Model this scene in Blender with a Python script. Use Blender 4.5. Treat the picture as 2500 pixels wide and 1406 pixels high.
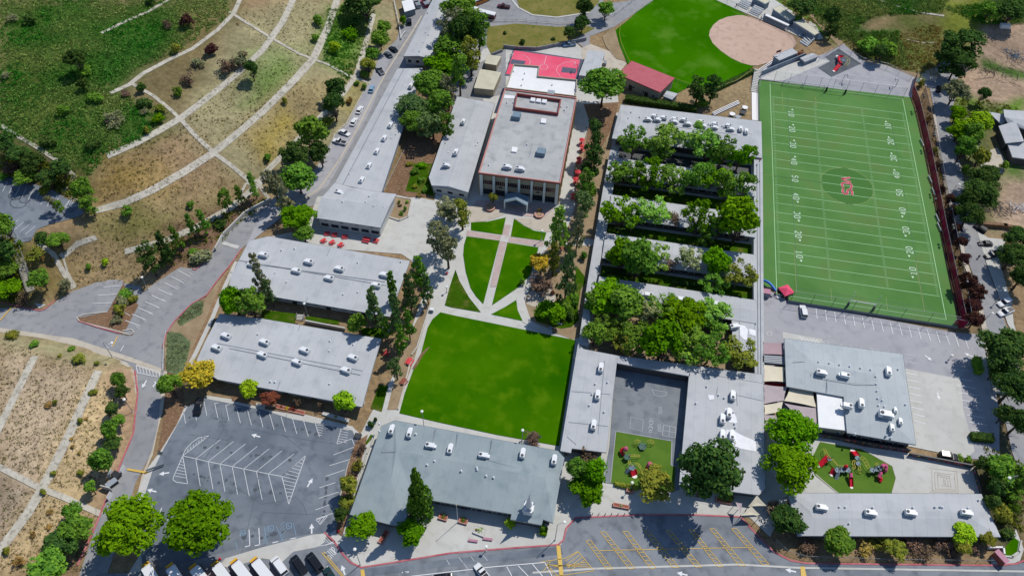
import bpy, bmesh, math, random
import numpy as np
from mathutils import Vector, Matrix
for o in list(bpy.data.objects): bpy.data.objects.remove(o, do_unlink=True)
SC = bpy.context.scene
COL = SC.collection
R = math.radians
rnd = random.Random(7)

# ------------------------------------------------------------------ camera, world, sun, exposure
F, CW, CH = 1944.0, 2500.0, 1406.0            # focal length and frame of the photograph, in its pixels
CAM = np.array([-57.665, -269.199, 195.664])
YAW, PITCH, ROLL = -0.158271, 0.895447, 0.0295901
_cy, _sy = math.cos(YAW), math.sin(YAW)
FW = np.array([_sy*math.cos(PITCH), _cy*math.cos(PITCH), -math.sin(PITCH)])
_r = np.array([_cy, -_sy, 0.0]); _u = np.cross(_r, FW)
RT = _r*math.cos(ROLL)+_u*math.sin(ROLL); UP = -_r*math.sin(ROLL)+_u*math.cos(ROLL)
cd = bpy.data.cameras.new('camera'); cam = bpy.data.objects.new('camera', cd); COL.objects.link(cam)
cd.sensor_width = 36; cd.lens = F/CW*36; cd.clip_start = 1; cd.clip_end = 3000
M = Matrix(((RT[0], UP[0], -FW[0], CAM[0]), (RT[1], UP[1], -FW[1], CAM[1]), (RT[2], UP[2], -FW[2], CAM[2]), (0, 0, 0, 1)))
cam.matrix_world = M; SC.camera = cam
SUN = Vector((0.397, 0.549, 1.0)).normalized()   # towards the sun, from the shadow of the hall's corner
SUN_EL = math.asin(SUN.z); SUN_AZ = math.atan2(SUN.x, SUN.y)
w = bpy.data.worlds.new('World'); SC.world = w; w.use_nodes = True
nt = w.node_tree; nt.nodes.clear()
sky = nt.nodes.new('ShaderNodeTexSky'); sky.sky_type = 'NISHITA'; sky.sun_disc = False
sky.sun_elevation = SUN_EL; sky.sun_rotation = SUN_AZ; sky.air_density = 1.0; sky.dust_density = 0.1; sky.ozone_density = 4.0
bg = nt.nodes.new('ShaderNodeBackground'); bg.inputs[1].default_value = 0.12
wo = nt.nodes.new('ShaderNodeOutputWorld'); nt.links.new(sky.outputs[0], bg.inputs[0]); nt.links.new(bg.outputs[0], wo.inputs[0])
sd = bpy.data.lights.new('sun', 'SUN'); sd.energy = 4.1; sd.angle = R(0.5); sd.color = (1.0, 0.955, 0.88)
so = bpy.data.objects.new('sun', sd); COL.objects.link(so); so.rotation_euler = SUN.to_track_quat('Z', 'Y').to_euler(); so.location = (0, 0, 150)
SC.view_settings.view_transform = 'Standard'; SC.view_settings.look = 'None'; SC.view_settings.exposure = 0.0; SC.view_settings.gamma = 1.0
SC.render.engine = 'CYCLES'

# ------------------------------------------------------------------ materials
def lin(c):
    c = c/255.0
    return c/12.92 if c <= 0.04045 else ((c+0.055)/1.055)**2.4
def A(r, g, b, k=0.84): return (min(lin(r)*k, .85), min(lin(g)*k, .85), min(lin(b)*k, .85), 1)
MATS = {}
def mat(key, c1, c2=None, scale=0.3, detail=4, rough=0.85, spec=0.2, bump=0.0, metal=0.0, scale2=None, c3=None, lo=.35, hi=.65, seam=0):
    if key in MATS: return MATS[key]
    m = bpy.data.materials.new(key); m.use_nodes = True; MATS[key] = m
    n = m.node_tree.nodes; l = m.node_tree.links; b = n['Principled BSDF']
    b.inputs['Roughness'].default_value = rough; b.inputs['Specular IOR Level'].default_value = spec; b.inputs['Metallic'].default_value = metal
    b.inputs['Base Color'].default_value = c1
    if c2:
        g = n.new('ShaderNodeNewGeometry'); t = n.new('ShaderNodeTexNoise'); t.inputs['Scale'].default_value = scale; t.inputs['Detail'].default_value = detail
        t.inputs['Roughness'].default_value = .62
        l.new(g.outputs['Position'], t.inputs['Vector'])
        r = n.new('ShaderNodeValToRGB'); r.color_ramp.elements[0].position = lo; r.color_ramp.elements[1].position = hi
        r.color_ramp.elements[0].color = c1; r.color_ramp.elements[1].color = c2
        l.new(t.outputs['Fac'], r.inputs[0]); out = r.outputs[0]
        if c3:
            t2 = n.new('ShaderNodeTexNoise'); t2.inputs['Scale'].default_value = scale2 or scale*6; t2.inputs['Detail'].default_value = 5
            l.new(g.outputs['Position'], t2.inputs['Vector'])
            r2 = n.new('ShaderNodeMapRange'); r2.inputs[1].default_value = .5; r2.inputs[2].default_value = .72
            mx = n.new('ShaderNodeMix'); mx.data_type = 'RGBA'; mx.inputs[7].default_value = c3
            l.new(t2.outputs['Fac'], r2.inputs[0]); l.new(r2.outputs[0], mx.inputs[0]); l.new(out, mx.inputs[6]); out = mx.outputs[2]
        if seam:                                # welded membrane laps every few metres
            sx_ = n.new('ShaderNodeSeparateXYZ'); l.new(g.outputs['Position'], sx_.inputs[0]); m1 = n.new('ShaderNodeMath'); m1.operation = 'MULTIPLY'; m1.inputs[1].default_value = 1/seam; m2 = n.new('ShaderNodeMath'); m2.operation = 'FRACT'
            m3 = n.new('ShaderNodeMath'); m3.operation = 'LESS_THAN'; m3.inputs[1].default_value = .16/seam; m4 = n.new('ShaderNodeMath'); m4.operation = 'MULTIPLY'; m4.inputs[1].default_value = .16
            l.new(sx_.outputs[0], m1.inputs[0]); l.new(m1.outputs[0], m2.inputs[0]); l.new(m2.outputs[0], m3.inputs[0]); l.new(m3.outputs[0], m4.inputs[0])
            ms_ = n.new('ShaderNodeMix'); ms_.data_type = 'RGBA'; ms_.inputs[7].default_value = (.12, .13, .15, 1); l.new(m4.outputs[0], ms_.inputs[0]); l.new(out, ms_.inputs[6]); out = ms_.outputs[2]
        l.new(out, b.inputs['Base Color'])
        if bump:
            bp = n.new('ShaderNodeBump'); bp.inputs['Strength'].default_value = bump; bp.inputs['Distance'].default_value = .3
            l.new(t.outputs['Fac'], bp.inputs['Height']); l.new(bp.outputs[0], b.inputs['Normal'])
    return m
def plain(key, r, g, b, rough=.6, spec=.3, metal=0.0, k=.84): return mat(key, A(r, g, b, k), rough=rough, spec=spec, metal=metal)
mat('roof_grey', A(180, 182, 184), A(189, 191, 193), .07, 5, c3=A(172, 175, 178), scale2=.3, seam=3.1)
mat('roof_flat_grey', A(168, 170, 169), A(184, 185, 183), .09, 7, c3=A(154, 156, 156), scale2=.3, seam=3.6)
mat('roof_slate', A(138, 150, 154), A(152, 163, 166), .08, 6, c3=A(132, 146, 150), scale2=.3, seam=3.1)
mat('roof_blue', A(172, 179, 181), A(182, 188, 190), .08, 5, c3=A(163, 172, 177), scale2=.3, seam=2.8)
mat('roof_white', A(236, 236, 235), A(226, 226, 226), .3, 5, rough=.6)
mat('roof_cream', A(205, 200, 178), A(192, 188, 168), .4)
mat('roof_red', A(176, 84, 92), A(186, 96, 104), .5, rough=.5)
mat('coating_white', A(240, 240, 242), A(228, 228, 232), .8)
plain('roof_seam', 128, 136, 146)
plain('fascia_white', 205, 208, 210); plain('fascia_pink', 196, 130, 120); plain('parapet_red', 150, 75, 68); plain('fascia_grey', 150, 158, 165)
mat('wall_cream', A(176, 166, 145), A(164, 155, 136), .5); mat('wall_white', A(208, 208, 204), A(196, 197, 194), .5)
mat('wall_dark', A(92, 88, 86), A(80, 78, 78), .5); mat('wall_bluegrey', A(140, 152, 162), A(128, 140, 152), .4)
mat('wall_ochre', A(196, 168, 120), A(180, 150, 105), .5); mat('brick', A(160, 92, 76), A(140, 78, 66), 2.0)
plain('pillar_white', 222, 226, 226); plain('window_glass', 34, 38, 46, rough=.15, spec=.6); plain('door_dark', 60, 52, 50)
plain('ac_white', 226, 228, 230, rough=.45); plain('ac_dark', 60, 64, 68); plain('ac_grey', 150, 158, 166); plain('ac_blue', 112, 134, 148)
mat('asphalt_new', A(100, 108, 118), A(128, 135, 143), .06, 7, c3=A(92, 99, 109), scale2=.3)
mat('asphalt_old', A(160, 160, 165), A(172, 171, 174), .05, 6, c3=A(150, 150, 156), scale2=.3)
mat('asphalt_road', A(140, 141, 143), A(156, 156, 157), .06, 6, c3=A(130, 131, 135), scale2=.4)
mat('asphalt_court', A(120, 126, 132), A(136, 141, 146), .07, 6, c3=A(106, 113, 120), scale2=.3)
mat('asphalt_street', A(118, 124, 131), A(138, 143, 149), .07, 6, c3=A(100, 105, 112), scale2=.3)
mat('concrete', A(188, 187, 181), A(200, 199, 193), .07, 6, c3=A(182, 180, 173), scale2=.4)
mat('concrete_warm', A(186, 176, 160), A(198, 188, 172), .1, 6, c3=A(172, 163, 148), scale2=.4)
mat('drain_concrete', A(178, 172, 158), A(196, 190, 176), .25, 6, c3=A(140, 134, 118), scale2=.8)
mat('brick_path', A(190, 172, 166), A(178, 158, 152), .6); mat('brick_paving', A(186, 140, 124), A(198, 156, 140), .5)
mat('crack_seal', A(88, 93, 101))
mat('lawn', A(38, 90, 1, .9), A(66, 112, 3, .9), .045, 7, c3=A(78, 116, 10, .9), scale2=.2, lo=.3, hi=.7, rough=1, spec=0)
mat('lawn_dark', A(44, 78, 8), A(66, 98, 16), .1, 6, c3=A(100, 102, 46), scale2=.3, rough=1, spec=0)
mat('outfield', A(42, 98, 1, .88), A(58, 114, 3, .88), .04, 7, c3=A(84, 126, 36, .88), scale2=.1, rough=1, spec=0)
mat('turf', A(82, 124, 64), A(98, 140, 78), .05, 5, c3=A(98, 126, 70), scale2=.1, rough=1, spec=.03)
mat('turf_logo', A(76, 119, 60), rough=1, spec=.03); mat('play_turf', A(80, 112, 40), A(92, 124, 46), .2, rough=1, spec=.05)
mat('infield', A(188, 160, 142), A(200, 172, 154), .08, 6, c3=A(178, 150, 134), scale2=.4)
mat('court_red', A(226, 78, 108), A(234, 104, 130), .08, 3); plain('court_key', 84, 86, 104)
mat('rubber_dark', A(84, 90, 96), A(96, 102, 108), .5)
mat('dirt', A(164, 144, 114), A(142, 122, 94), .2, 7, c3=A(140, 118, 92), scale2=1.0)
mat('mulch', A(130, 100, 76), A(112, 86, 64), .3, 7, c3=A(150, 124, 96), scale2=1.5)
mat('dirt_right', A(190, 164, 134), A(168, 142, 114), .15, 8, c3=A(150, 124, 98), scale2=.6)
mat('bank_grass', A(112, 110, 54), A(136, 126, 74), .15, 8, c3=A(88, 104, 40), scale2=.6, rough=1, spec=.03); plain('yard_painted_shade', 70, 72, 74)
mat('bed_green', A(92, 110, 70), A(112, 128, 90), .3, 7, c3=A(80, 92, 60), scale2=1.5)
plain('oil', 78, 84, 92); plain('paint_white', 222, 223, 224); plain('paint_faint', 190, 192, 196); plain('paint_yellow', 214, 178, 84); plain('paint_blue', 126, 160, 186); plain('paint_turf', 158, 206, 150); plain('paint_number', 200, 226, 196)
plain('paint_turf_yellow', 140, 154, 76); plain('paint_turf_dark', 62, 104, 66); plain('logo_red', 196, 52, 78); plain('logo_edge', 190, 210, 190)
mat('kerb_red', A(176, 88, 98), A(188, 120, 124), .4); mat('kerb_concrete', A(200, 194, 184), A(186, 180, 170), .4)
plain('metal_grey', 150, 154, 158, rough=.4, metal=.3); plain('metal_white', 225, 226, 226, rough=.4); plain('metal_dark', 52, 54, 58, rough=.5); plain('bleacher_silver', 214, 214, 212, rough=.4)
plain('play_red', 214, 32, 52, rough=.35); plain('play_pink', 206, 96, 130, rough=.35); plain('play_yellow', 206, 190, 84, rough=.45); plain('play_blue', 92, 118, 134, rough=.5); plain('play_white', 236, 232, 230); plain('play_green', 60, 96, 84)
plain('table_red', 214, 66, 72, rough=.5); plain('bench_pink', 176, 120, 140); plain('tent_red', 232, 78, 112); plain('tent_blue', 60, 130, 214); plain('fence_red', 138, 44, 66); plain('screen_dark', 54, 54, 70)
mat('sail_cream', A(222, 212, 188), A(214, 204, 182), .3); mat('sail_mauve', A(184, 170, 170), A(176, 162, 164), .3); mat('sail_pinkish', A(178, 152, 156), A(170, 146, 150), .3)
plain('dumpster', 44, 46, 50, rough=.5); plain('wood', 150, 120, 80); plain('tyre', 26, 26, 28, rough=.8); plain('glass', 24, 28, 34, rough=.08, spec=.7)
plain('lamp_head', 235, 235, 228); plain('skin', 170, 120, 96); plain('cloth_black', 30, 30, 34); plain('cloth_maroon', 110, 44, 56); plain('soil_dark', 92, 74, 58)
mat('wall_retaining', A(150, 152, 156), A(136, 138, 144), .3)
mat('bark', A(96, 78, 62), A(76, 62, 50), 2.0); mat('bark_pale', A(140, 128, 112), A(116, 104, 92), 2.0)

def leafmat(key, c, c2=None, k=1.25, sc=.9):
    m = bpy.data.materials.new('leaf_'+key); m.use_nodes = True; MATS['leaf_'+key] = m
    n = m.node_tree.nodes; l = m.node_tree.links; n.clear()
    out = n.new('ShaderNodeOutputMaterial'); d = n.new('ShaderNodeBsdfDiffuse'); tr = n.new('ShaderNodeBsdfTranslucent'); ms = n.new('ShaderNodeMixShader'); ms.inputs[0].default_value = .22
    oi = n.new('ShaderNodeObjectInfo'); g = n.new('ShaderNodeNewGeometry'); t = n.new('ShaderNodeTexNoise'); t.inputs['Scale'].default_value = sc; t.inputs['Detail'].default_value = 3
    l.new(g.outputs['Position'], t.inputs['Vector'])
    ca = A(*c, k); cb = A(*(c2 or (min(255, c[0]*1.25+12), min(255, c[1]*1.18+8), c[2]*1.1)), k)
    mx = n.new('ShaderNodeMix'); mx.data_type = 'RGBA'; mx.inputs[6].default_value = ca; mx.inputs[7].default_value = cb
    mr = n.new('ShaderNodeMapRange'); mr.inputs[1].default_value = .38; mr.inputs[2].default_value = .62; l.new(t.outputs['Fac'], mr.inputs[0]); l.new(mr.outputs[0], mx.inputs[0])
    hs = n.new('ShaderNodeHueSaturation'); m1 = n.new('ShaderNodeMapRange'); m1.inputs[3].default_value = .78; m1.inputs[4].default_value = 1.2
    l.new(oi.outputs['Random'], m1.inputs[0]); l.new(m1.outputs[0], hs.inputs['Value']); l.new(mx.outputs[2], hs.inputs['Color'])
    m2 = n.new('ShaderNodeMapRange'); m2.inputs[3].default_value = .487; m2.inputs[4].default_value = .513
    f = n.new('ShaderNodeMath'); f.operation = 'FRACT'; ml = n.new('ShaderNodeMath'); ml.operation = 'MULTIPLY'; ml.inputs[1].default_value = 7.3
    l.new(oi.outputs['Random'], ml.inputs[0]); l.new(ml.outputs[0], f.inputs[0]); l.new(f.outputs[0], m2.inputs[0]); l.new(m2.outputs[0], hs.inputs['Hue'])
    l.new(hs.outputs[0], d.inputs[0]); l.new(hs.outputs[0], tr.inputs[0]); l.new(d.outputs[0], ms.inputs[1]); l.new(tr.outputs[0], ms.inputs[2]); l.new(ms.outputs[0], out.inputs[0])
LEAF = dict(bright=(72, 116, 14), fresh=(94, 132, 54), mid=(68, 102, 36), dark=(48, 74, 36), pine=(74, 102, 62), olive=(100, 110, 44), grey=(98, 106, 82), yellow=(146, 134, 44), ygreen=(118, 154, 32), red=(96, 54, 46), brown=(92, 80, 72), maroon=(58, 38, 40), pale=(120, 134, 96), dry=(128, 112, 66))
for k_, c_ in LEAF.items(): leafmat(k_, c_, k=1.02 if k_ in ('bright', 'ygreen') else 1.45 if k_ in ('fresh', 'mid', 'pale') else 1.2)
leafmat('brush', (48, 92, 26), (104, 112, 58), 2.0, .045); leafmat('scrub', (104, 92, 58), (78, 84, 40), 1.0, .05)
plain('twig_grey', 112, 102, 104); plain('twig_brown', 98, 82, 78)

# ------------------------------------------------------------------ terrain heights and sight lines (photo pixel -> place)
def ray(px, py):
    return FW + RT*(px-CW/2)/F - UP*(py-CH/2)/F
def V(px, py, z=0.0):
    d = ray(px, py); t = (z-CAM[2])/d[2]
    p = CAM+d*t
    return (float(p[0]), float(p[1]), float(z))
def mpp(px, py, z=0.0):                        # metres per photo pixel across the line of sight
    p = np.array(V(px, py, z)); return float((p-CAM)@FW)/F
def seg_dist(P, a, b):
    ab = b-a; t = np.clip(((P-a)@ab)/(ab@ab+1e-9), 0, 1)
    return np.linalg.norm(P-(a+t[:, None]*ab), axis=1)
def inside(P, poly):
    x, y = P[:, 0], P[:, 1]; r = np.zeros(len(P), bool); n = len(poly); j = n-1
    for i in range(n):
        xi, yi = poly[i]; xj, yj = poly[j]
        if yi != yj:
            c = ((yi > y) != (yj > y)) & (x < (xj-xi)*(y-yi)/(yj-yi)+xi); r ^= c
        j = i
    return r
def sdist(P, poly):                            # distance, positive inside
    d = np.full(len(P), 1e9); n = len(poly); poly = np.array(poly)
    for i in range(n): d = np.minimum(d, seg_dist(P, poly[i], poly[(i+1) % n]))
    return np.where(inside(P, poly), d, -d)
v2 = lambda pts, z=0: [V(a, b, z)[:2] for a, b in pts]
HILL_A = v2([(-80, 738), (60, 738), (118, 750), (175, 712), (240, 688), (300, 682), (345, 688), (400, 668), (440, 645), (520, 612), (536, 572), (600, 518), (650, 494), (700, 470), (764, 424), (818, 330), (846, 304), (895, 205), (924, 137), (962, 99), (955, 7), (940, -60)])+[(-180, 330), (-700, 330), (-700, -60)]
HILL_B = v2([(-120, 792), (0, 806), (120, 824), (200, 846), (280, 872), (326, 900), (334, 960), (326, 1050), (302, 1110), (262, 1175), (226, 1260), (186, 1340), (140, 1480)])+[(-230, -420), (-700, -420), (-500, -100)]
HILL_C = v2([(1975, -60), (1985, 20), (2012, 75), (2060, 112), (2110, 140), (2200, 186), (2250, 188), (2300, 150), (2360, 150), (2440, 160), (2700, 190)])+[(260, 330), (0, 330)]
PAD = v2([(-100, 385), (0, 424), (130, 464), (195, 502), (212, 520), (190, 548), (110, 552), (82, 575), (60, 596), (-100, 600)], 9.0)
def hh(P):
    P = np.asarray(P, float).reshape(-1, 2); z = np.zeros(len(P))
    dA = np.maximum(sdist(P, HILL_A), 0); z += 25*(1-np.exp(-dA/62))
    wob = np.sin(P[:, 0]*.11+1.3)*np.cos(P[:, 1]*.09)*.5+np.sin(P[:, 0]*.05+P[:, 1]*.07)*.9
    z += wob*np.clip(dA/30, 0, 1)
    dP = sdist(P, PAD); s = np.clip(1+dP/9, 0, 1); s = s*s*(3-2*s); z = z*(1-s)+9.0*s*np.clip(dA/10, 0, 1)
    dB = np.maximum(sdist(P, HILL_B), 0); z += 8*(1-np.exp(-dB/24))
    dC = np.maximum(sdist(P, HILL_C), 0); z += 11*(1-np.exp(-dC/40))
    return z
def TT(pts, dz=0.0):                           # photo pixels -> points on the terrain (+dz)
    if not pts: return []
    D = np.array([ray(a, b) for a, b in pts]); lo = np.zeros(len(pts)); hi = (0-1-CAM[2])/D[:, 2]
    zs = np.linspace(38+dz, -1, 40); found = np.zeros(len(pts), bool); tl = (38+dz-CAM[2])/D[:, 2]; th = hi.copy(); prev = tl.copy()
    for z in zs[1:]:
        t = (z-CAM[2])/D[:, 2]; P = CAM+D*t[:, None]; under = (P[:, 2] <= hh(P[:, :2])+dz) & ~found
        tl = np.where(under, prev, tl); th = np.where(under, t, th); found |= under; prev = t
    for _ in range(14):
        m = (tl+th)/2; P = CAM+D*m[:, None]; u = P[:, 2] <= hh(P[:, :2])+dz
        th = np.where(u, m, th); tl = np.where(u, tl, m)
    P = CAM+D*th[:, None]
    return [(float(a), float(b), float(c)) for a, b, c in P]
def T(px, py, dz=0.0): return TT([(px, py)], dz)[0]
FZ = 1.2                                       # the football pitch stands on a low retaining wall
def hz(x, y): return float(hh([(x, y)])[0])

# ------------------------------------------------------------------ mesh helpers
class MB:
    def __init__(s, o=(0, 0, 0)): s.v = []; s.f = []; s.o = o
    def face(s, pts):
        i = len(s.v); s.v += [(p[0]-s.o[0], p[1]-s.o[1], p[2]-s.o[2]) for p in pts]; s.f.append(tuple(range(i, i+len(pts)))); return s
    def box(s, c, size, rz=0.0, taper=1.0):
        x, y, z = [k/2 for k in size]; ca, sa = math.cos(rz), math.sin(rz); i = len(s.v)
        for dz in (-1, 1):
            t = taper if dz > 0 else 1
            for dx, dy in ((-1, -1), (1, -1), (1, 1), (-1, 1)):
                a, b = dx*x*t, dy*y*t
                s.v.append((c[0]+a*ca-b*sa-s.o[0], c[1]+a*sa+b*ca-s.o[1], c[2]+dz*z-s.o[2]))
        s.f += [(i+3, i+2, i+1, i), (i+4, i+5, i+6, i+7), (i, i+1, i+5, i+4), (i+1, i+2, i+6, i+5), (i+2, i+3, i+7, i+6), (i+3, i, i+4, i+7)]; return s
    def prism(s, poly, z0, z1, cap=True):
        n = len(poly); i = len(s.v)
        zz = (lambda z, k: z[k] if isinstance(z, (list, tuple)) else z)
        s.v += [(p[0]-s.o[0], p[1]-s.o[1], zz(z0, k)-s.o[2]) for k, p in enumerate(poly)]+[(p[0]-s.o[0], p[1]-s.o[1], zz(z1, k)-s.o[2]) for k, p in enumerate(poly)]
        for k in range(n): s.f.append((i+k, i+(k+1) % n, i+n+(k+1) % n, i+n+k))
        if cap: s.f.append(tuple(range(i+n, i+2*n))); s.f.append(tuple(range(i+n-1, i-1, -1)))
        return s
    def tube(s, a, b, r, n=6, r2=None):
        a = Vector(a); b = Vector(b); d = b-a
        if d.length < 1e-6: return s
        q = d.to_track_quat('Z', 'Y'); i = len(s.v); r2 = r if r2 is None else r2
        for p, rr in ((a, r), (b, r2)):
            for k in range(n):
                w_ = q @ Vector((math.cos(2*math.pi*k/n)*rr, math.sin(2*math.pi*k/n)*rr, 0))+p
                s.v.append((w_.x-s.o[0], w_.y-s.o[1], w_.z-s.o[2]))
        for k in range(n): s.f.append((i+k, i+(k+1) % n, i+n+(k+1) % n, i+n+k))
        s.f.append(tuple(range(i+n-1, i-1, -1))); s.f.append(tuple(range(i+n, i+2*n))); return s
    def path(s, pts, r, n=6):
        for a, b in zip(pts, pts[1:]): s.tube(a, b, r, n)
        return s
    def lathe(s, c, prof, n=12):               # prof: (radius, z)
        i = len(s.v)
        for rr, z in prof:
            for k in range(n): s.v.append((c[0]+rr*math.cos(2*math.pi*k/n)-s.o[0], c[1]+rr*math.sin(2*math.pi*k/n)-s.o[1], c[2]+z-s.o[2]))
        for j in range(len(prof)-1):
            for k in range(n): s.f.append((i+j*n+k, i+j*n+(k+1) % n, i+(j+1)*n+(k+1) % n, i+(j+1)*n+k))
        s.f.append(tuple(range(i+n-1, i-1, -1))); s.f.append(tuple(range(i+(len(prof)-1)*n, i+len(prof)*n))); return s
    def build(s, name, m, parent=None, smooth=False, bevel=0.0):
        me = bpy.data.meshes.new(name); me.from_pydata(s.v, [], s.f); me.validate(); me.update()
        if bevel:
            bm = bmesh.new(); bm.from_mesh(me); bmesh.ops.bevel(bm, geom=bm.edges[:], offset=bevel, segments=1, affect='EDGES'); bm.to_mesh(me); bm.free()
        if isinstance(m, str): m = MATS[m]
        me.materials.append(m)
        if smooth: me.shade_smooth()
        o = bpy.data.objects.new(name, me); COL.objects.link(o)
        if parent is not None: o.parent = parent
        elif s.o != (0, 0, 0): o.location = s.o
        return o
def tag(o, label=None, cat=None, group=None, kind=None):
    if label: o['label'] = label
    if cat: o['category'] = cat
    if group: o['group'] = group
    if kind: o['kind'] = kind
    return o
def empty(name, loc, label, cat, rz=0.0, group=None):
    o = bpy.data.objects.new(name, None); COL.objects.link(o); o.location = loc; o.rotation_euler = (0, 0, rz); o.empty_display_size = .5
    return tag(o, label, cat, group)
KIDS = {}
def copy_tree(root, loc=None, rz=None, scale=None, label=None, group=None, name=None):
    if root.name not in KIDS:
        KIDS[root.name] = [(o, [p for p in bpy.data.objects if p.parent == o]) for o in bpy.data.objects if o.parent == root]
    c = root.copy(); COL.objects.link(c)
    if loc is not None: c.location = loc
    if rz is not None: c.rotation_euler = (0, 0, rz)
    if scale is not None: c.scale = scale
    if label: c['label'] = label
    if group: c['group'] = group
    for ch, sub in KIDS[root.name]:
        d = ch.copy(); COL.objects.link(d); d.parent = c
        for g in sub:
            e = g.copy(); COL.objects.link(e); e.parent = d
    return c
PROTO_USED = set()
def place(proto, loc, rz=0.0, scale=(1, 1, 1), label=None, group=None):    # the first use moves the proto itself
    if proto.name in PROTO_USED: return copy_tree(proto, loc, rz, scale, label, group)
    PROTO_USED.add(proto.name); copyable = KIDS.setdefault(proto.name, [(o, [p for p in bpy.data.objects if p.parent == o]) for o in bpy.data.objects if o.parent == proto])
    proto.location = loc; proto.rotation_euler = (0, 0, rz); proto.scale = scale
    if label: proto['label'] = label
    if group: proto['group'] = group
    return proto
ORD = ['first', 'second', 'third', 'fourth', 'fifth', 'sixth', 'seventh', 'eighth', 'ninth', 'tenth', 'eleventh', 'twelfth', 'thirteenth', 'fourteenth', 'fifteenth', 'sixteenth', 'seventeenth', 'eighteenth', 'nineteenth', 'twentieth', 'twenty-first', 'twenty-second', 'twenty-third', 'twenty-fourth', 'twenty-fifth', 'twenty-sixth', 'twenty-seventh']
LZ = 0.04
LAYN = {}
def sheet(name, pts, layer, m, z=0.0, kind='structure'):
    LAYN[(layer, z)] = k_ = LAYN.get((layer, z), -1)+1; zz = z+layer*LZ+k_*.0011; b = MB(); b.face([V(a, c, zz) for a, c in pts]); o = b.build(name, m)
    return tag(o, kind=kind)
class Lines:                                    # painted lines on one surface
    def __init__(s, z): s.b = MB(); s.z = z
    def l(s, p, q, w=.12):
        a = np.array(V(*p, s.z)); c = np.array(V(*q, s.z)); s.w(a, c, w)
    def w(s, a, c, w=.12):
        a = np.array(a, float); c = np.array(c, float); d = c-a; L = math.hypot(d[0], d[1])
        if L < 1e-6: return
        n = np.array([-d[1], d[0], 0])/L*w/2; s.b.face([a-n, c-n, c+n, a+n])
    def poly(s, pts, w=.12, close=False):
        pts = list(pts)+([pts[0]] if close else [])
        for p, q in zip(pts, pts[1:]): s.l(p, q, w)
    def fill(s, pts): s.b.face([V(a, c, s.z) for a, c in pts])
    def done(s, name, m): return tag(s.b.build(name, m), kind='structure')
def lerp(p, q, t): return tuple(a+(b-a)*t for a, b in zip(p, q))
def ribbon(name, pts, wpx, m, lift=.12, kerbh=None, flat=False, kind='structure', step=7):
    dense = []
    for p, q in zip(pts, pts[1:]):
        n = max(1, int(math.hypot(q[0]-p[0], q[1]-p[1])/step))
        dense += [lerp(p, q, i/n) for i in range(n)]
    dense.append(pts[-1])
    P = [V(*p, 0) for p in dense] if flat else TT(dense)
    wm = wpx if flat else None; b = MB(); L = []; Rr = []
    for i, p in enumerate(P):
        a = P[max(0, i-1)]; c = P[min(len(P)-1, i+1)]; dx, dy = c[0]-a[0], c[1]-a[1]; l_ = math.hypot(dx, dy) or 1
        w_ = wpx/2*(1 if flat else 1); nx, ny = -dy/l_*w_, dx/l_*w_
        L.append((p[0]+nx, p[1]+ny)); Rr.append((p[0]-nx, p[1]-ny))
    if flat: lift += .13; zl = zr = [0.0]*len(P)
    else: zl = list(hh(L)); zr = list(hh(Rr))
    for i in range(len(P)-1):
        q = [(*L[i], zl[i]+lift), (*Rr[i], zr[i]+lift), (*Rr[i+1], zr[i+1]+lift), (*L[i+1], zl[i+1]+lift)]
        b.face(q)
        if kerbh or not flat:
            for s_, zz in ((L, zl), (Rr, zr)):
                b.face([(*s_[i], zz[i]+lift), (*s_[i+1], zz[i+1]+lift), (*s_[i+1], zz[i+1]-.3), (*s_[i], zz[i]-.3)])
    return tag(b.build(name, m), kind=kind)
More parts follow.
